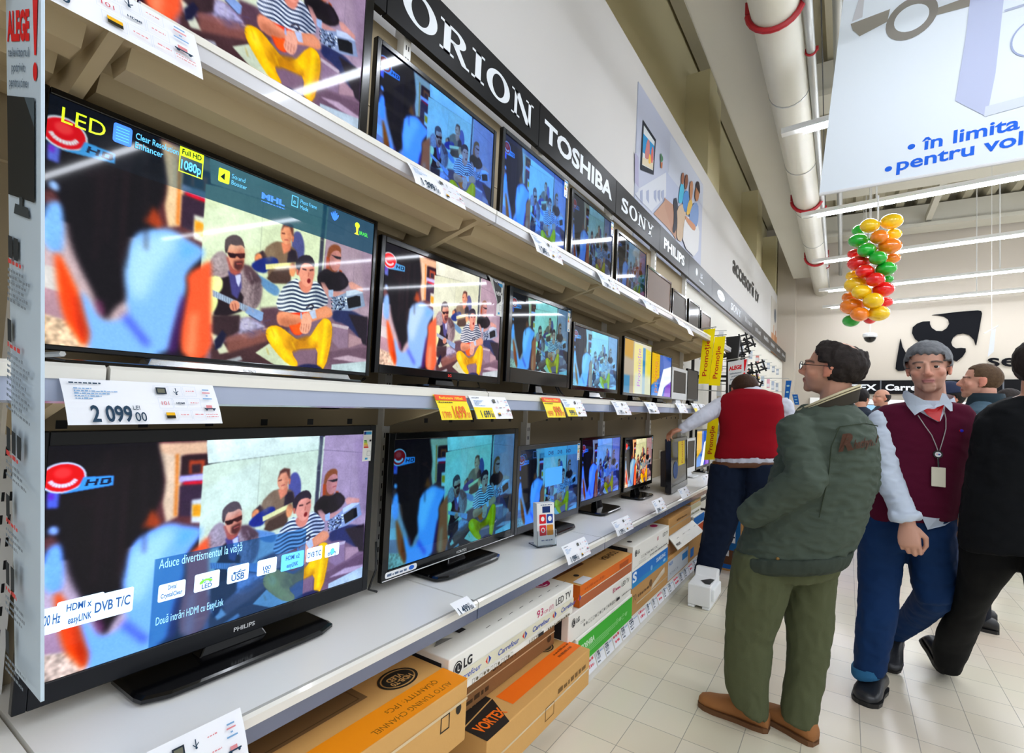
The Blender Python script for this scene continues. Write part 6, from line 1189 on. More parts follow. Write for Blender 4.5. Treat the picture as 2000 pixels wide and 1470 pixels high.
class Fig:
    def __init__(s, Y, px, label, cat='person'):
        s.Y = Y; p = onY(px, Y); s.t = thing('person', (p[0], p[1], 0), label, cat); s.sk = MB()
    def P(s, x, y, d=0.0): return onY((x, y), s.Y+d)
    def r(s, x, y, w, d=0.0): return float(np.linalg.norm(s.P(x+w, y, d)-s.P(x, y, d)))
    def rows(s, mb, R, k=1.0, kd=1.0, n=30, ex=.85):
        rings = []
        for row in R:
            xl, xr, y, dr = row[:4]; d = row[4] if len(row) > 4 else 0; tl = row[5] if len(row) > 5 else 0
            a, b = s.P(xl, y, d), s.P(xr, y, d); c = (a+b)/2; h = (b-a)/2*k; ring = []
            for t in np.linspace(0, 2*math.pi, n, endpoint=False):
                ct, st = math.cos(t), math.sin(t); ct = math.copysign(abs(ct)**ex, ct); st = math.copysign(abs(st)**ex, st)
                ring.append(c+h*ct+np.array([0, dr*kd*st, tl*ct]))
            rings.append(ring)
        if rings[0][0][2] < rings[-1][0][2]: rings = rings[::-1]
        mb.ring_mesh(rings, m0)
    def limb(s, mb, J, k=1.0):
        Q = [(s.P(x, y, d), s.r(x, y, w, d)*k) for x, y, w, d in J]
        for (p, a), (q, b) in zip(Q[:-1], Q[1:]): mb.cap(p, q, a, b, m0, 18)
    def surf(s, R, x, y, off=.008, back=False):
        ys = [r[2] for r in R]; j = min(max(1, sum(1 for v in ys if v <= y)), len(R)-1); a, b = R[j-1], R[j]; f = np.clip((y-a[2])/(b[2]-a[2]), 0, 1)
        g = lambda i: (a[i] if len(a) > i else 0)*(1-f)+(b[i] if len(b) > i else 0)*f
        xl, xr, dr, d = g(0), g(1), g(3), g(4); u = np.clip((x-(xl+xr)/2)/((xr-xl)/2), -.98, .98)
        return onY((x, y), s.Y+d-dr*abs(1-abs(u)**2.35)**(1/2.35)-off)
def add_head(mb, C, R, s):
    s = np.array([s]*3 if np.isscalar(s) else s, float)
    def E(c, r, rot=None): mb.ell(np.array(C)+R@(np.array(c)*s), np.array(r)*s, m0, R if rot is None else R@rot, 26, 18)
    def Cp(p, q, a, b): mb.cap(np.array(C)+R@(np.array(p)*s), np.array(C)+R@(np.array(q)*s), a*s[0], b*s[0], m0, 14)
    E((0, -.012, .03), (.076, .095, .088)); E((0, .028, -.028), (.064, .063, .085)); E((0, .032, -.075), (.053, .05, .04)); E((0, .074, -.098), (.024, .018, .017))
    for sg in (-1, 1):
        E((sg*.04, .056, -.024), (.025, .026, .022)); E((sg*.028, .083, .023), (.027, .012, .008)); E((sg*.012, .096, -.034), (.009, .011, .008)); E((sg*.03, .0805, .0092), (.0165, .012, .0055)); E((sg*.03, .0785, -.0058), (.0155, .0105, .0042))
        ear = np.array(axes(90, 0, 0)); E((sg*.0765, -.008, -.004), (.0085, .02, .031)); E((sg*.08, -.013, .011), (.007, .016, .019)); E((sg*.0745, .002, -.03), (.007, .01, .01))
    Cp((0, .086, .016), (0, .112, -.026), .008, .0125); E((0, .103, -.036), (.014, .012, .006))
    E((0, .089, -.0575), (.024, .011, .0052)); E((0, .088, -.068), (.021, .011, .0062)); E((0, .08, -.083), (.026, .012, .012))
    Cp((0, -.025, -.05), (0, -.03, -.17), .056, .06)
def skin_col(C, R, s, base='c58a6e', brow='4a3a32', lips='a85a52', beard=.12, hair='3a2e28', hairf=None):
    s = np.array([s]*3 if np.isscalar(s) else s, float); B = np.array(hexlin(base)); W = np.array(hexlin(brow)); L = np.array(hexlin(lips))
    def g(co):
        p = ((co-np.array(C))@R)/s; c = np.tile(B, (len(p), 1)); ax = np.abs(p[:, 0])
        def mix(m, col):
            nonlocal c; c = c*(1-m[:, None])+col*m[:, None]
        inh = (np.abs(p[:, 2]) < .14) & (np.linalg.norm(p[:, :2], axis=1) < .14)
        cheek = np.exp(-(((ax-.042)/.022)**2+((p[:, 2]+.03)/.022)**2))*(p[:, 1] > .03)*inh; mix(cheek*.45, B*np.array([1.12, .72, .7]))
        nose = np.exp(-((ax/.018)**2+((p[:, 2]+.03)/.02)**2))*(p[:, 1] > .09)*inh; mix(nose*.5, B*np.array([1.12, .74, .72]))
        ears = ((ax > .074) & (np.abs(p[:, 2]) < .04) & inh).astype(float); mix(ears*.5, B*np.array([1.15, .62, .58]))
        bd = (np.clip((-.04-p[:, 2])/.02, 0, 1)*np.clip((p[:, 1]+.02)/.03, 0, 1)*np.clip((p[:, 2]+.125)/.02, 0, 1))*inh; mix(bd*beard, np.array(hexlin('3c3a3c')))
        bz = .0255+.10*(ax-.028)*(ax < .03)-.25*np.clip(ax-.034, 0, 1); br = np.exp(-(((p[:, 2]-bz)/.0045)**2))*np.clip((ax-.01)/.006, 0, 1)*np.clip((.058-ax)/.008, 0, 1)*(p[:, 1] > .05)*inh; mix(np.clip(br*1.3, 0, .9), W)
        ey = np.exp(-(((p[:, 2]-.012)/.004)**2+((ax-.03)/.016)**2))*(p[:, 1] > .05)*inh; mix(ey*.35, np.array(hexlin('5a3a30')))
        lp = np.exp(-(((p[:, 2]+.0625)/.0085)**2))*np.clip((.026-ax)/.006, 0, 1)*(p[:, 1] > .07)*inh; mix(np.clip(lp, 0, .85), L); ml = np.exp(-(((p[:, 2]+.0622)/.0018)**2))*np.clip((.026-ax)/.006, 0, 1)*(p[:, 1] > .07)*inh; mix(ml*.7, L*.3)
        return c
    return g
def add_eyes(fig, C, R, s, iris='3a2a20'):
    s = np.array([s]*3 if np.isscalar(s) else s, float)
    for sg in (-1, 1):
        c = np.array(C)+R@(np.array([sg*.03, .0772, .0022])*s); mb = MB(); mb.ell(c, np.array([.0115]*3)*s[0], M('eye_white', 'd8d0c8', rough=.15), R, 18, 12)
        f = R@np.array([0, 1, 0]); mb.ell(c+f*.0075*s[0], np.array([.0078, .0046, .0078])*s[0], M('iris_'+iris, iris, rough=.1), R, 14, 10); mb.build('eye', fig.t, smooth=True)
def hair(fig, C, R, s, mat, mask, thick=.012, seed=0, name='hair', rough_=.004):
    s = np.array([s]*3 if np.isscalar(s) else s, float); nu, nv = 96, 60; rr = np.array([.077, .096, .089]); c0 = np.array([0, -.012, .03]); vs = []; keep = []
    for i in range(nv+1):
        th = math.pi*(i+.001)/(nv+.002)*.86
        for j in range(nu):
            a = 2*math.pi*j/nu; d = np.array([math.sin(th)*math.cos(a), math.sin(th)*math.sin(a), math.cos(th)]); p = c0+d*rr; m = mask(p)
            nn = noise.noise(Vector((p[0]*60+seed, p[1]*60, p[2]*22)))+.6*noise.noise(Vector((p[0]*140, p[1]*140+seed, p[2]*45)))
            e = np.clip(m, 0, 1); q = p+d*((thick+rough_*nn)*e-.012*(1-e)); vs.append(np.array(C)+R@(q*s)); keep.append(m > -.35)
    fs = []
    for i in range(nv):
        for j in range(nu):
            k = (j+1) % nu; f = (i*nu+j, (i+1)*nu+j, (i+1)*nu+k, i*nu+k)
            if all(keep[x] for x in f): fs.append(f)
    mb = MB(); mb.mesh(vs, fs, mat); return mb.build(name, fig.t, smooth=True)
def hairmat(name, h, h2=None):
    m = M(name, h, rough=.6, bump=.6, bscale=90, var=.45, vscale=60, spec=.15); return m
def hand(mb, W, f, n, side, k=1.0, curl=(55, 75, 45), spread=.0):
    """f along the hand, n out of its back, side = +-1 where the thumb lies (along f x n)"""
    f = _n(np.array(f, float)); n = _n(np.array(n, float)-f*(f@np.array(n, float))); t = np.cross(f, n)*side; W = np.array(W, float)
    mb.ring_mesh([[W+f*(a*k)+t*(w*k*math.cos(q))+n*(h*k*math.sin(q)) for q in np.linspace(0, 2*math.pi, 16, endpoint=False)] for a, w, h in ((-.03, .026, .021), (0, .029, .02), (.03, .037, .018), (.06, .042, .017), (.088, .041, .014), (.098, .034, .008))], m0)
    for i, (o, L, r0) in enumerate(((.031, .92, .0098), (.0105, 1.0, .0102), (-.0105, .95, .0098), (-.031, .78, .0088))):
        p = W+f*(.088-.006*abs(i-1.2))*k+t*o*k; ang = 0
        for j, ln in enumerate((.047, .029, .022)):
            ang += math.radians(curl[j]+(i-1.5)*4); d = f*math.cos(ang)-n*math.sin(ang); q = p+d*ln*L*k; mb.cap(p, q, r0*k*(1-.1*j), r0*k*(.92-.1*j), m0, 10); p = q
    p = W+f*.022*k+t*.03*k-n*.006*k
    for d, ln, r0 in ((f*.72+t*.55-n*.35, .042, .0125), (f*.9-t*.1-n*.45, .034, .011), (f*.75-t*.55-n*.4, .026, .0095)): d = _n(d); q = p+d*ln*k; mb.cap(p, q, r0*k, r0*.92*k, m0, 10); p = q
def shoe(fig, name, toe, heel, w, h, mat, sole, up=None):
    toe, heel = np.array(toe, float), np.array(heel, float); f = _n(toe-heel); u = np.array([0, 0, 1.0]) if up is None else np.array(up, float); u = _n(u-f*(u@f)); s = np.cross(f, u); L = np.linalg.norm(toe-heel); mb = MB(); rings = []
    for a, ww, hh in ((0.0, .55, .62), (.06, .8, .85), (.2, .86, 1.0), (.38, .84, 1.0), (.55, .92, .8), (.72, 1.0, .6), (.88, .9, .5), (.97, .6, .42), (1.0, .3, .3)):
        c = heel+f*a*L; ring = []
        for q in np.linspace(0, 2*math.pi, 20, endpoint=False):
            cs, sn = math.cos(q), math.sin(q); ring.append(c+s*w/2*ww*math.copysign(abs(cs)**.7, cs)+u*(h*hh*(.5+.5*sn)*(1 if sn > 0 else 1)+.012))
        rings.append(ring)
    mb.ring_mesh(rings, mat); o = mb.build('shoe', fig.t, smooth=True); mb = MB(); rr = []
    for z, k in ((0, .94), (.022, 1.0)):
        pts = []
        for a, ww in ((0, .5), (.05, .8), (.2, .92), (.4, .86), (.6, .95), (.75, 1.06), (.9, .95), (.98, .62), (1.01, .3)): pts.append((a, ww))
        ring = [heel+f*a*L+s*w/2*ww*k+u*z for a, ww in pts]+[heel+f*a*L-s*w/2*ww*k+u*z for a, ww in pts[::-1]]; rr.append(ring)
    mb.ring_mesh(rr, sole); mb.build('shoe_sole', o); return o

# --- man in the green jacket, seen from behind, looking up to the left
g = Fig(2.65, (1540, 1400), 'person in an olive green jacket and green trousers seen from behind, hand in pocket')
HC, HR, HS = np.array([-.058, 2.64, 1.622]), axes(166, 9, 3), (1.0, 1.1, 1.0)
add_head(g.sk, HC, HR, HS)
JR = [(1568, 1668, 792, .11), (1545, 1692, 815, .19), (1532, 1706, 838, .215), (1524, 1716, 870, .225), (1512, 1718, 905, .225), (1500, 1712, 945, .22), (1478, 1702, 985, .215), (1458, 1690, 1025, .21), (1443, 1674, 1060, .205), (1442, 1662, 1082, .2), (1446, 1654, 1097, .19)]
TL = [(1436, 1552, 1075, .13, -.06), (1430, 1553, 1110, .13, -.06), (1424, 1546, 1150, .12, -.06), (1418, 1530, 1200, .1, -.06), (1417, 1510, 1255, .092, -.05), (1417, 1504, 1310, .09, -.04), (1420, 1500, 1345, .085, -.04, -.02), (1428, 1500, 1374, .08, -.04, -.045), (1433, 1499, 1384, .078, -.04, -.05)]
TR = [(1535, 1648, 1075, .13, .1), (1535, 1640, 1110, .13, .1), (1534, 1633, 1150, .12, .1), (1533, 1630, 1200, .1, .1), (1539, 1627, 1255, .092, .09), (1536, 1616, 1310, .09, .08), (1528, 1606, 1352, .085, .06, -.015), (1526, 1598, 1388, .08, .05, -.03), (1527, 1593, 1406, .076, .04, -.035)]
armL = [(1556, 842, 40, -.17), (1574, 936, 42, -.25), (1468, 1004, 27, -.2)]
armR = [(1680, 845, 34, .15), (1690, 940, 30, .2), (1640, 1010, 26, .22)]
g.rows(g.sk, [(r[0]+18, r[1]-18, r[2], r[3]*.75) for r in JR]); g.rows(g.sk, TL, .75, .75); g.rows(g.sk, TR, .75, .75); g.limb(g.sk, armL[:2], .6); g.limb(g.sk, [(1574, 936, 26, -.25), (1500, 995, 14, -.14)], 1); g.limb(g.sk, armR, .6)
hand(g.sk, g.P(1492, 1003, -.12), (-.5, .55, -.6), (-.2, -.9, .3), 1, .95)
remesh(g.sk, 'body', g.t, .0055, SKIN, 3, colf=skin_col(HC, HR, HS, 'cb967c', '3a302c', 'a8685e', .25))
mb = MB(); g.rows(mb, JR); g.limb(mb, armL); g.limb(mb, armR)
olive = cloth('olive_jacket_fabric', '465147', rough=.75)
def jf(co):
    z = co[:, 2]; a = folds(.011, (11, 11, 24), 3)(co); return a-.004*np.exp(-((z-1.235)/.006)**2)
remesh(mb, 'jacket', g.t, .008, olive, 5, fold=jf)
mb = MB(); g.rows(mb, [(1434, 1668, 1072, .218), (1433, 1666, 1084, .222), (1437, 1660, 1098, .212), (1445, 1653, 1104, .19)]); remesh(mb, 'jacket_hem', g.t, .008, cloth('olive_jacket_hem', '363f37', rough=.75), 2, fold=folds(.004, (30, 30, 8), 1))
mb = MB(); dark_knit = cloth('dark_ribbed_collar', '3a352c'); cr_ = M('cream_collar_edge', 'c8bd9c', rough=.8)
def collar_ring(cx, cy, rx, dy, tl, d=0):
    c = g.P(cx, cy, d); h = g.r(cx, cy, rx, d); return [c+np.array([h*math.cos(q), dy*math.sin(q), tl*math.cos(q)]) for q in np.linspace(0, 2*math.pi, 40, endpoint=False)]
mb.ring_mesh([collar_ring(1608, 808, 68, .13, .058), collar_ring(1614, 790, 66, .125, .062), collar_ring(1617, 778, 62, .115, .062), collar_ring(1617, 779, 56, .1, .06), collar_ring(1610, 806, 58, .11, .055)], dark_knit, cap=False); mb.build('collar', g.t, smooth=True)
mb = MB()
for cy, rx in ((779, 63.5), (784, 65.5)): R_ = collar_ring(1616, cy, rx, .119+.003*(cy-779)/5, .062); mb.tube(R_+[R_[0]], .0055 if cy < 780 else .003, cr_, 6, cap=False)
mb.build('collar_stripe', g.t, smooth=True)
trous = cloth('green_trousers_fabric', '52573d', rough=.85)
mb = MB(); g.rows(mb, TL); g.rows(mb, TR); g.rows(mb, [(1444, 1648, 1060, .17), (1438, 1646, 1100, .17), (1450, 1636, 1125, .15)]); remesh(mb, 'trousers', g.t, .009, trous, 5, fold=folds(.008, (16, 16, 9), 5))
tan_sh = M('tan_suede', '9a6434', rough=.75, bump=.2, bscale=300, var=.12); sole_b = M('brown_rubber_sole', '6a4526', rough=.8)
def fl(x, y): p = onZ((x, y), 0.0); return p
shoe(g, 'shoe', fl(1366, 1374), fl(1502, 1428), .105, .10, tan_sh, sole_b); shoe(g, 'shoe', fl(1484, 1392), fl(1594, 1456), .105, .10, tan_sh, sole_b)
hm = hairmat('dark_greying_hair', '2b2523')
def m_green(p):
    x, y, z = p; top = 1.0
    v = min((z-(.055 if y > .035 else .018 if y > -.005 else -.05))/.012, 1); fr = min((.062-y)/.012, 1); bald = math.hypot((x)/.034, (y+.035)/.05)
    if z > .085: v = min(v, (bald-.8)*2.2)
    return min(v, fr)
hair(g, HC, HR, HS, hm, m_green, .014, 2, rough_=.006)
add_eyes(g, HC, HR, HS)
wire = M('dark_spectacle_wire', '22242a', rough=.3, metal=.8); mb = MB(); L_ = lambda p: HC+HR@(np.array(p)*np.array(HS))
for sg in (-1, 1):
    ring = [L_((sg*.033+.024*math.cos(q), .108-.25*abs(sg*.033+.024*math.cos(q))*.3, .0+.018*math.sin(q))) for q in np.linspace(0, 2*math.pi, 20)]; mb.tube(ring, .0016, wire, 6, cap=False); mb.tube([L_((sg*.057, .1, .006)), L_((sg*.083, .06, .008)), L_((sg*.088, -.005, .012)), L_((sg*.086, -.02, -.002))], .0017, wire, 6)
mb.tube([L_((-.01, .112, .004)), L_((.01, .112, .004))], .0016, wire, 6); gl = mb.build('glasses', g.t); mb = MB()
for sg in (-1, 1): mb.poly([L_((sg*.033+.022*math.cos(q), .1075-.25*abs(sg*.033+.022*math.cos(q))*.3, .017*math.sin(q))) for q in np.linspace(0, 2*math.pi, 16, endpoint=False)], M('spectacle_lens', 'e8eef0', rough=.02, trans=1.0))
mb.build('lens', gl); MATS['spectacle_lens'].node_tree.nodes['Principled BSDF'].inputs['IOR'].default_value = 1.02
# sewn lettering and seams on the back
def surf_text(fig, R, s, p0, p1, h, mat, name, sh=0, bold=.02, off=.012, lw=None):
    v, f = glyphs(s, bold); v = v/.73; w = v[:, 0].max(); e = np.array(p1, float)-np.array(p0, float); mb = MB(); pts = []
    for x, y in v:
        q = np.array(p0)+e*(x/w)+np.array([sh*y*h, -y*h]); pts.append(fig.surf(R, q[0], q[1], off))
    mb.mesh(pts, f, mat); return mb.build(name, fig.t)
def surf_line(fig, R, pts, r, mat, mb, off=.004):
    P_ = [];
    for a, b in zip(pts[:-1], pts[1:]):
        for k in range(8): P_.append(fig.surf(R, a[0]+(b[0]-a[0])*k/8, a[1]+(b[1]-a[1])*k/8, off))
    P_.append(fig.surf(R, *pts[-1], off)); mb.tube(P_, r, mat, 6)
sewn = cloth('brown_sewn_letters', '4e3428')
surf_text(g, JR, 'R', (1637, 880), (1668, 876), 32, sewn, 'sewn_lettering', sh=.25, bold=.06, off=.02); surf_text(g, JR, 'hathyml', (1666, 877), (1712, 868), 19, sewn, 'sewn_lettering', sh=.2, bold=.03, off=.02)
mb = MB(); seam = cloth('olive_seam', '353f31'); surf_line(g, JR, [(1634, 838), (1640, 833), (1690, 826), (1715, 832)], .0022, seam, mb, .016); surf_line(g, JR, [(1640, 834), (1624, 870), (1618, 930), (1600, 1010)], .0022, seam, mb, .012); mb.build('jacket_seam', g.t)
mb = MB(); mb.ell(g.surf([(r[0], r[1], r[2], r[3]+.008) for r in JR], 1519, 1091, .01), (.008, .005, .008), M('brass_button', '8a6a3a', rough=.4, metal=.6), None, 12, 8); mb.build('button', g.t, smooth=True)

# --- grey-haired man in the maroon vest walking toward the viewer
a_ = Fig(3.4, (1740, 1350), 'person with grey hair in a maroon knitted vest and red tie walking toward the viewer')
AC, AS = a_.P(1813, 718, -.02), (1.12, 1.08, 1.09); AR = axes(math.degrees(math.atan2(-AC[1], -AC[0]))-2, -3, -3)
add_head(a_.sk, AC, AR, AS)
VR = [(1776, 1856, 784, .085), (1722, 1892, 792, .105), (1702, 1906, 806, .115), (1703, 1909, 828, .13), (1708, 1904, 860, .14), (1708, 1893, 900, .145), (1694, 1881, 950, .15), (1683, 1875, 988, .15), (1688, 1870, 1012, .145)]
aR = [(1721, 822, 26, -.04), (1731, 925, 29, -.12), (1766, 1003, 24, -.24)]; aL = [(1891, 822, 24, .02), (1893, 915, 24, .02), (1880, 1000, 20, -.02)]
LR = [(1676, 1775, 1020, .125), (1675, 1772, 1060, .12), (1675, 1766, 1100, .11), (1677, 1757, 1150, .095, -.05), (1673, 1754, 1200, .09, -.1), (1670, 1744, 1250, .085, -.1), (1667, 1734, 1298, .08, -.1), (1665, 1729, 1316, .078, -.1)]
LL = [(1770, 1868, 1020, .125), (1772, 1869, 1060, .12), (1775, 1870, 1100, .11, .02), (1780, 1869, 1140, .1, .02), (1790, 1864, 1170, .1, .02)]
shin = [(1824, 1165, 39, .03), (1788, 1203, 29, .25), (1742, 1238, 22, .42)]
a_.rows(a_.sk, [(r[0]+14, r[1]-14, r[2], r[3]*.8) for r in VR]); a_.rows(a_.sk, LR, .7, .7); a_.rows(a_.sk, LL, .7, .7); a_.limb(a_.sk, shin, .65); a_.limb(a_.sk, aR, .62); a_.limb(a_.sk, aL, .6)
wr = a_.P(1773, 1022, -.25); hand(a_.sk, wr, (.06, -.25, -1), (-.25, -.95, .2), -1, 1.12, (38, 72, 50))
a_.limb(a_.sk, [(1766, 1003, 15, -.24), (1773, 1024, 14, -.25)]); hand(a_.sk, a_.P(1876, 1015, -.02), (-.05, 0, -1), (.6, -.8, 0), 1, 1.05)
remesh(a_.sk, 'body', a_.t, .0048, SKIN, 2, colf=skin_col(AC, AR, AS, 'cf9c86', '3e322c', 'b0686a', .2))
mb = MB(); a_.rows(mb, VR); maroon = cloth('maroon_knit', '560f2c', rough=.95, bump=.5, bs=700); remesh(mb, 'knitted_vest', a_.t, .008, maroon, 4, fold=folds(.004, (8, 8, 14), 2))
shirt = cloth('pale_blue_shirt', 'c9d4e4', rough=.8, bump=.15, bs=900)
mb = MB(); a_.limb(mb, aR); a_.limb(mb, aL); a_.rows(mb, [(1735, 1800, 1000, .06, -.24), (1738, 1799, 1016, .06, -.25)]); remesh(mb, 'shirt_sleeves', a_.t, .008, shirt, 4, fold=folds(.009, (12, 12, 22), 7))
mb = MB(); tp_ = [(1800, 1008), (1830, 1012), (1860, 1011), (1862, 1016), (1845, 1028), (1812, 1037)]; mb.poly([a_.surf(VR, x, min(y, 1012), .012)+[0, 0, -.0022*max(0, y-1012)] for x, y in tp_], shirt); mb.build('shirt_tail', a_.t)
# collar, tie, vee of the vest
K2 = lambda x, y: (1700+x*.1497, 640+y*.1497)
def patch(fig, R, pts, mat, name, off, sub=3):
    P2 = [];
    for p, q in zip(pts, pts[1:]+pts[:1]):
        for k in range(sub): P2.append((p[0]+(q[0]-p[0])*k/sub, p[1]+(q[1]-p[1])*k/sub))
    c = (sum(p[0] for p in pts)/len(pts), sum(p[1] for p in pts)/len(pts)); mb = MB(); pc_ = fig.surf(R, *c, off)
    V = [fig.surf(R, *p, off) for p in P2]; V2 = [p+[0, .012, 0] for p in V]; n = len(V)
    for i in range(n): j = (i+1) % n; mb.poly([V[j], V[i], pc_], mat); mb.poly([V[i], V[j], V2[j], V2[i]], mat)
    return mb.build(name, fig.t)
patch(a_, VR, [K2(*p) for p in ((600, 960), (980, 960), (970, 1090), (915, 1215), (880, 1225), (760, 1160), (640, 1090))], shirt, 'shirt_front', .012)
red = M('red_satin_tie', 'd40c12', rough=.35); patch(a_, VR, [K2(*p) for p in ((680, 1050), (830, 1060), (960, 1000), (945, 1060), (915, 1170), (905, 1225), (830, 1195), (740, 1130))], red, 'tie', .02)
def flap(pts3, name): mb = MB(); mb.poly(pts3, shirt); n_ = _n(np.cross(pts3[1]-pts3[0], pts3[2]-pts3[0])); mb.poly([p+n_*.004 for p in pts3[::-1]], shirt); return mb.build(name, a_.t)
def K2P(x, y, d): p = K2(x, y); return a_.P(p[0], p[1], d)
def fr_d(x, y): return -.150*math.sqrt(max(0, 1-((x-1816)/63)**2))-.02-max(0, y-790)*.0009
def flap2(pts, lift=.0):
    mb = MB(); B_ = [K2(*p) for p in pts]; n = len(B_); fine = []
    for i in range(n):
        p, q = B_[i], B_[(i+1) % n]
        for k in range(4): fine.append((p[0]+(q[0]-p[0])*k/4, p[1]+(q[1]-p[1])*k/4))
    cx = sum(p[0] for p in fine)/len(fine); cy = sum(p[1] for p in fine)/len(fine); rings = [fine]+[[(cx+(x-cx)*f, cy+(y-cy)*f) for x, y in fine] for f in (.66, .33)]
    V = [[a_.P(x, y, fr_d(x, y)-lift) for x, y in r_] for r_ in rings]; c_ = a_.P(cx, cy, fr_d(cx, cy)-lift)
    for ra, rb in zip(V[:-1], V[1:]):
        for i in range(len(ra)): j = (i+1) % len(ra); mb.poly([ra[i], ra[j], rb[j], rb[i]], shirt)
    for i in range(len(V[-1])): mb.poly([V[-1][i], V[-1][(i+1) % len(V[-1])], c_], shirt)
    E_ = V[0]
    for i in range(len(E_)): j = (i+1) % len(E_); mb.poly([E_[j], E_[i], E_[i]+[0, .005, 0], E_[j]+[0, .005, 0]], shirt)
    return mb.build('collar_flap', a_.t, smooth=False)
mb = MB()
def nb(y, rx, dy): c = a_.P(1816, y, .0); h = a_.r(1816, y, rx); return [c+np.array([h*math.cos(q), dy*math.sin(q), .018*abs(math.sin(q))*(1 if math.sin(q) > 0 else -1.6)]) for q in np.linspace(0, 2*math.pi, 36)]
mb.ring_mesh([nb(797, 56, .105), nb(781, 50, .095), nb(772, 47, .088)], shirt, cap=False, close=False); mb.build('collar_band', a_.t, smooth=True)
flap2([(415, 885), (432, 830), (465, 812), (600, 890), (775, 985), (830, 1035), (770, 1040), (640, 1100), (580, 1140), (480, 1020)]); flap2([(938, 850), (985, 862), (1070, 990), (1072, 1085), (1045, 1088), (960, 1005), (850, 1040), (830, 1035), (900, 960)])
mb = MB()
for L in ([(620, 1140), (720, 1290), (800, 1400), (850, 1520), (880, 1600)], [(955, 1060), (985, 1180), (985, 1320), (950, 1450), (905, 1600)]): surf_line(a_, VR, [K2(*p) for p in L], .0022, M('grey_lanyard_cord', 'a8a4a4', rough=.7), mb, .013)
ln = mb.build('lanyard', a_.t); c = a_.surf(VR, 1832, 887, .02); mb = MB(); mb.tube([c+[0, -.004, 0], c+[0, .01, 0]], .0185, matt_black, 20); mb.tube([c+[0, -.005, 0], c+[0, -.0045, 0]], .0125, paper('e8ecf0'), 16); mb.poly([c+[0, -.006, .003], c+[.008, -.006, .002], c+[.008, -.006, -.003], c+[0, -.006, -.003]], ink('2a4aa8')); mb.poly([c+[-.002, -.006, .003], c+[-.008, -.006, .0], c+[-.002, -.006, -.002]], ink('d8342c')); mb.build('badge_reel', ln)
q = [a_.surf(VR, x, y, .022) for x, y in ((1819, 949), (1846, 949), (1846, 913), (1819, 913))]; yy = min(p[1] for p in q); mb = MB(); mb.hexa([np.array([q[0][0], yy, q[0][2]]), np.array([q[1][0], yy, q[0][2]]), np.array([q[1][0], yy+.005, q[0][2]]), np.array([q[0][0], yy+.005, q[0][2]]), np.array([q[0][0], yy, q[2][2]]), np.array([q[1][0], yy, q[2][2]]), np.array([q[1][0], yy+.005, q[2][2]]), np.array([q[0][0], yy+.005, q[2][2]])], paper('e2dcc8')); b_ = mb.build('badge_card', ln, bevel=.003)
mb = MB(); mb.tube([c+[0, -.002, -.018], np.array([(q[0][0]+q[1][0])/2, yy, q[2][2]])], .004, chrome, 8); mb.build('badge_clip', ln)
mb = MB(); p = a_.surf(VR, 1878, 841, .008); mb.ell(p, (.008, .003, .007), ink('2a2ad0')); mb.ell(p+[-.008, 0, 0], (.004, .003, .006), ink('c8142c')); mb.build('vest_emblem', a_.t)
jean = cloth('blue_denim', '0e2f5c', rough=.8, bump=.3, bs=600, var=.18)
mb = MB(); a_.rows(mb, LR); a_.rows(mb, LL); a_.limb(mb, shin); a_.rows(mb, [(1684, 1870, 1000, .135), (1678, 1868, 1030, .13), (1690, 1858, 1070, .12)]); remesh(mb, 'jeans', a_.t, .009, jean, 4, fold=folds(.007, (14, 14, 14), 9))
mb = MB(); a_.rows(mb, [(1662, 1730, 1297, .085, -.1), (1662, 1728, 1312, .085, -.1), (1668, 1722, 1320, .075, -.1)]); remesh(mb, 'jeans_cuff', a_.t, .008, cloth('pale_denim_inside', '2f6a96', rough=.85), 2)
blk_leather = M('black_leather', '1a1c22', rough=.4, coat=.2, bump=.15, bscale=150)
hl_ = onZ((1710, 1330), 0); hl_ = np.array([.155, 3.42, 0]); shoe(a_, 'shoe', fl(1686, 1378), hl_, .125, .1, blk_leather, matt_black)
ah = a_.P(1742, 1252, .40); shoe(a_, 'shoe', fl(1738, 1313), ah+[.02, .08, .0], .105, .07, blk_leather, matt_black, up=(0, -.75, .65))
gm = hairmat('grey_hair', '6e7074')
def m_grey(p):
    x, y, z = p; ax = abs(x); front = (.057 if ax < .052 else .03) if y > .03 else (-.004 if y > -.0 else -.06 if y < -.02 else -.03)
    v = (z-front-.004*math.sin(x*230)-.08*x*(y > .03))/.008
    return min(v, 1)
hair(a_, AC, AR, AS, gm, m_grey, .013, 5, rough_=.0028)
add_eyes(a_, AC, AR, AS, '2a2624')

# --- man in the red vest reaching to a monitor
r_ = Fig(4.3, (1430, 1120), 'person in a bright red knitted vest seen from behind, reaching for a monitor')
RC = r_.P(1455, 763, .06); RR = axes(112, -26, 6); RS = (1.2, 1.15, 1.0); add_head(r_.sk, RC, RR, RS)
VX = [(1436, 1494, 760, .09, .02), (1412, 1526, 771, .12, .01), (1404, 1534, 790, .135), (1403, 1533, 818, .14), (1406, 1528, 848, .14), (1398, 1526, 878, .14, -.02), (1395, 1526, 894, .135, -.02)]
al = [(1409, 792, 17, 0), (1374, 812, 15, -.12), (1334, 836, 9.5, -.2)]; ar = [(1532, 792, 17, .02), (1548, 850, 15, .1), (1530, 905, 11, .2)]
JL = [(1388, 1462, 905, .14), (1384, 1460, 940, .13), (1381, 1452, 975, .11), (1377, 1444, 1010, .1), (1370, 1430, 1055, .09), (1363, 1415, 1090, .085), (1357, 1408, 1112, .085), (1360, 1406, 1124, .08)]; JX = [(1455, 1528, 905, .14), (1456, 1524, 940, .13), (1456, 1518, 975, .11, .03), (1456, 1512, 1020, .1, .06), (1455, 1505, 1065, .09, .1), (1454, 1500, 1100, .085, .12), (1454, 1498, 1118, .08, .12)]
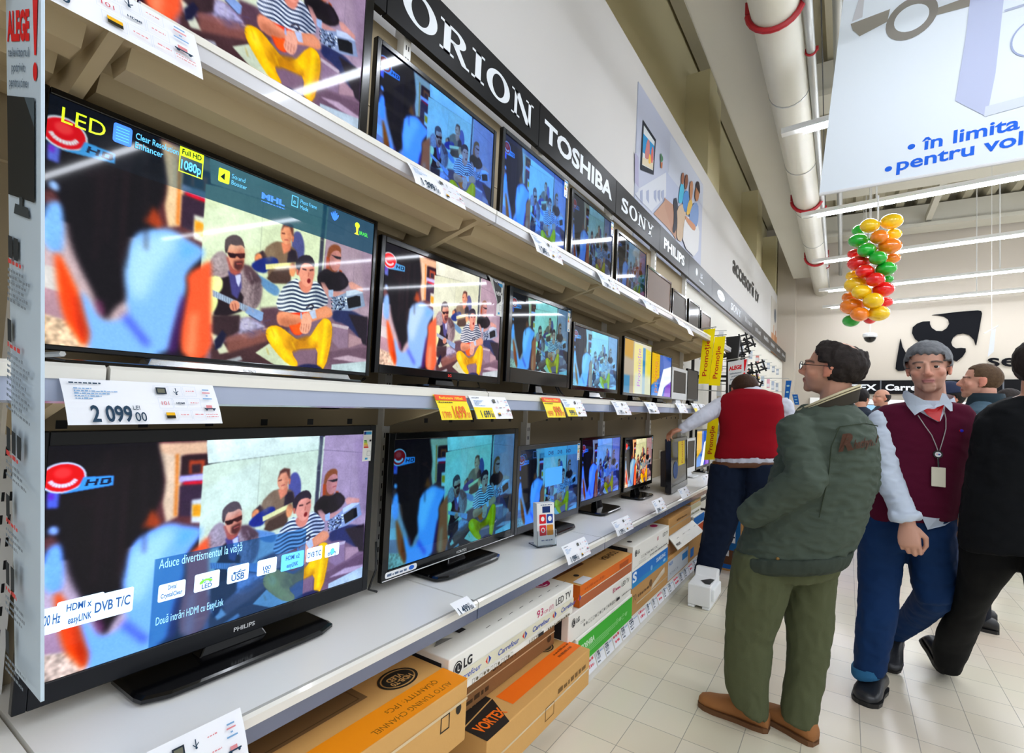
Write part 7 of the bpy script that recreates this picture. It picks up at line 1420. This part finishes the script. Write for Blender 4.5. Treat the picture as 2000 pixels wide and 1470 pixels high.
r_.rows(r_.sk, VX, .85, .8); r_.rows(r_.sk, JL, .7, .7); r_.rows(r_.sk, JX, .7, .7); r_.limb(r_.sk, al, .6); r_.limb(r_.sk, ar, .6); r_.limb(r_.sk, [(1460, 768, 24, .08), (1462, 790, 26, .0)])
hand(r_.sk, r_.P(1333, 837, -.2), (-.85, -.35, -.3), (-.1, -.2, 1), 1, .95, (30, 40, 30)); hand(r_.sk, r_.P(1529, 908, .2), (-.1, .3, -1), (.8, -.3, 0), 1, .95)
remesh(r_.sk, 'body', r_.t, .007, SKIN, 2, colf=skin_col(RC, RR, RS, 'c48a70'))
redk = cloth('bright_red_knit', '8e0618', rough=.95, bump=.5, bs=600); mb = MB(); r_.rows(mb, VX); remesh(mb, 'knitted_vest', r_.t, .01, redk, 4, fold=folds(.006, (5, 5, 11), 4, False))
wsh = cloth('white_shirt', 'c8cbd8', rough=.8, bump=.1); mb = MB(); r_.limb(mb, al); r_.limb(mb, ar); r_.rows(mb, [(1398, 1524, 890, .13, -.02), (1400, 1522, 903, .125, -.02)]); r_.rows(mb, [(1444, 1484, 756, .075, .04), (1440, 1492, 768, .085, .02)]); remesh(mb, 'shirt', r_.t, .009, wsh, 4, fold=folds(.009, (20, 20, 20), 8))
mb = MB(); r_.rows(mb, [(1392, 1528, 900, .14, -.01), (1391, 1528, 911, .14, -.01)]); remesh(mb, 'belt', r_.t, .009, M('brown_leather', '5a3418', rough=.5), 2)
dj = cloth('dark_indigo_denim', '0d1a30', rough=.85, bump=.3, bs=500); mb = MB(); r_.rows(mb, JL); r_.rows(mb, JX); remesh(mb, 'jeans', r_.t, .01, dj, 4, fold=folds(.007, (14, 14, 12), 6))
p1 = r_.P(1378, 1130, .15); shoe(r_, 'shoe', (p1[0]+.02, p1[1]+.2, 0), (p1[0]+.04, p1[1]-.08, 0), .1, .1, matt_black, matt_black); p1 = r_.P(1478, 1130, .25); shoe(r_, 'shoe', (p1[0]+.02, p1[1]+.22, 0), (p1[0], p1[1]-.06, 0), .1, .1, matt_black, matt_black)
def m_short(p):
    x, y, z = p; front = .068 if y > .04 else (.02 if y > .0 else -.055); return min((z-front)/.012, 1)
hair(r_, RC, RR, RS, hairmat('cropped_brown_hair', '3a271c'), m_short, .006, 1, rough_=.0015)

# --- man in black leaving on the right
k_ = Fig(3.15, (1960, 1300), 'person in a black coat and black trousers striding past, cut by the right picture edge')
KC = k_.P(2036, 722); KR = axes(60, 0, 0); add_head(k_.sk, KC, KR, 1.05)
KB = [(1982, 2068, 772, .11), (1930, 2090, 792, .14), (1908, 2108, 815, .15), (1900, 2116, 850, .16), (1891, 2120, 900, .165), (1883, 2120, 950, .165), (1877, 2114, 1000, .165), (1873, 2108, 1048, .165), (1875, 2104, 1070, .16)]
kl = [(1874, 2000, 1062, .14, .02), (1873, 1990, 1100, .13, .06), (1868, 1955, 1145, .11, .16), (1852, 1926, 1190, .1, .28), (1830, 1914, 1230, .095, .42), (1820, 1898, 1266, .09, .55), (1824, 1884, 1294, .085, .62), (1838, 1876, 1310, .08, .66)]
kr_ = [(1985, 2098, 1062, .14, 0), (2000, 2095, 1120, .12, -.08), (2012, 2092, 1200, .1, -.16), (2018, 2086, 1300, .09, -.2), (2024, 2080, 1365, .085, -.2)]
ka = [(1932, 835, 30, -.06), (1930, 950, 30, -.06), (2020, 1035, 25, -.12)]
k_.rows(k_.sk, KB, .85, .8); k_.rows(k_.sk, kl, .7, .7); k_.rows(k_.sk, kr_, .7, .7); hand(k_.sk, k_.P(2120, 1060, -.1), (0, -.2, -1), (.6, -.7, 0), -1); k_.limb(k_.sk, [(2090, 830, 22, 0), (2120, 950, 20, -.05), (2120, 1062, 14, -.1)])
hand(k_.sk, k_.P(2036, 1045, -.12), (1, .1, -.4), (-.2, -.9, .3), 1)
remesh(k_.sk, 'body', k_.t, .008, SKIN, 2, colf=skin_col(KC, KR, 1.05))
blackc = cloth('black_wool', '0b0d11', rough=.9, bump=.25, bs=350); mb = MB(); k_.rows(mb, KB); k_.limb(mb, [(2090, 830, 34, 0), (2122, 950, 32, -.05), (2120, 1050, 26, -.1)]); k_.limb(mb, ka); remesh(mb, 'coat', k_.t, .011, blackc, 4, fold=folds(.009, (9, 9, 14), 2))
mb = MB(); k_.rows(mb, kl); k_.rows(mb, kr_); remesh(mb, 'trousers', k_.t, .011, cloth('black_trousers_fabric', '090a0c', rough=.9), 4, fold=folds(.005, (10, 10, 5), 3, False))
shoe(k_, 'shoe', fl(1846, 1316), k_.P(1802, 1247, .78), .1, .075, blk_leather, matt_black, up=(.55, -.5, .65)); pt = k_.P(2050, 1385, -.2); shoe(k_, 'shoe', (pt[0]+.02, pt[1]-.2, 0), (pt[0], pt[1]+.1, 0), .1, .1, blk_leather, matt_black)
hair(k_, KC, KR, 1.05, hairmat('dark_hair', '2a2422'), m_short, .012, 3)

# --- people farther back
def far_person(Y, head_px, az, coat, hairc, label, s=1.0, pitch=0, mask=m_short, vox=.011, cap=None, bodyw=.23, skin='c08a70', lean=0.0, top=None, thick=.012):
    f = Fig(Y, head_px, label); C = f.P(*head_px); R = axes(az, pitch, 2); add_head(f.sk, C, R, s); z0 = C[2]-.13*s; B = MB(); T_ = MB()
    ca, sa = math.cos(math.radians(az-90)), math.sin(math.radians(az-90)); ax = lambda u, v, z: np.array([C[0]+u*ca-v*sa, C[1]+u*sa+v*ca, z])
    def tor(mb, k=1.0):
        rings = []
        for z, w, dp in ((z0+.02, .07, .075), (z0-.03, .13, .095), (z0-.07, bodyw*.9, .12), (z0-.16, bodyw, .135), (z0-.35, bodyw*.93, .135), (z0-.55, bodyw*.9, .14), (z0-.72, bodyw*.88, .14)): rings.append([ax(w*k*math.cos(q), dp*k*math.sin(q)-.02, z) for q in np.linspace(0, 2*math.pi, 26, endpoint=False)])
        mb.ring_mesh(rings[::-1], m0)
        for sg in (-1, 1): mb.cap(ax(sg*bodyw*.92, -.02, z0-.13), ax(sg*bodyw*1.1, -.03, z0-.42), .06*k, .052*k, m0); mb.cap(ax(sg*bodyw*1.1, -.03, z0-.42), ax(sg*bodyw*1.05, .05, z0-.66), .05*k, .042*k, m0)
    def legs(mb, k=1.0):
        for sg in (-1, 1): mb.cap(ax(sg*.095, 0, z0-.66), ax(sg*.1, .02, .48), .095*k, .07*k, m0); mb.cap(ax(sg*.1, .02, .48), ax(sg*.1, 0, .09), .07*k, .055*k, m0)
    tor(f.sk, .85); legs(f.sk, .75)
    for sg in (-1, 1): hand(f.sk, ax(sg*bodyw*1.05, .05, z0-.67), ax(0, .15, -1)-ax(0, 0, 0), ax(sg, 0, 0)-ax(0, 0, 0), sg, .95)
    remesh(f.sk, 'body', f.t, vox, SKIN, 1, colf=skin_col(C, R, s, skin)); tor(B); remesh(B, 'coat', f.t, .014, coat, 3, fold=folds(.006, (9, 9, 12), Y)); legs(T_); remesh(T_, 'trousers', f.t, .016, cloth('dark_trousers', '1a1d26'), 2)
    for sg in (-1, 1): p = ax(sg*.1, -.09, 0); q = ax(sg*.11, .18, 0); shoe(f, 'shoe', (q[0], q[1], 0), (p[0], p[1], 0), .1, .09, matt_black, matt_black)
    if cap: hair(f, C, R, s*1.04, cap, lambda p: min((p[2]-.035)/.01, 1), .018, 1, name='cap', rough_=0)
    hair(f, C, R, s, hairc, mask, thick, 4, rough_=.002); return f, C, R, ax
gj = cloth('grey_blue_jacket_fabric', '4a6272', rough=.8)
f_, C_, R_, ax_ = far_person(4.9, (1916, 745), 172, gj, hairmat('cropped_dark_brown_hair', '54412f'), 'person with cropped brown hair in a grey-blue jacket, in profile behind the black coat', 1.08, 4, m_short, .006, skin='d09a84', thick=.003)
mb = MB(); mb.ring_mesh([[ax_(.085*k*math.cos(q), .09*k*math.sin(q)-.03, C_[2]-z) for q in np.linspace(0, 2*math.pi, 24, endpoint=False)] for k, z in ((1.35, .19), (1.16, .13), (1.05, .085), (.96, .09))], cloth('dark_grey_collar', '1f2f38'), cap=False); mb.build('collar', f_.t, smooth=True)
def m_bald(p): x, y, z = p; return min((.055-z)/.012, (-.0-y if z > .0 else .0-y)/.012+.5, (z+.06)/.012)
far_person(9.0, (1721, 777), 215, cloth('blue_grey_coat', '3a4654'), hairmat('dark_hair', '2a2422'), 'person with a bald forehead far back, left of the grey-haired man', 1.05, 0, m_bald)
far_person(8.2, (1682, 777), 60, cloth('dark_blue_coat', '242c3a'), hairmat('black_hair', '1c1818'), 'person with black hair seen from behind, just right of the green jacket collar', 1.05, 0, lambda p: min((p[2]-(.06 if p[1] > .04 else -.06))/.012, 1))
navy = M('navy_knit_cap', '15203c', rough=.9, bump=.3); far_person(6.0, (1853, 778), 200, cloth('black_far_coat', '10131a'), hairmat('black_hair', '1c1818'), 'person in a navy cap half hidden behind the shoulder of the grey-haired man', 1.1, -10, m_short, cap=navy)
far_person(7.0, (1975, 785), 20, cloth('dark_green_coat', '20302c'), hairmat('dark_hair', '2a2422'), 'person with dark hair mostly hidden behind the black coat', 1.05, 0, m_short)
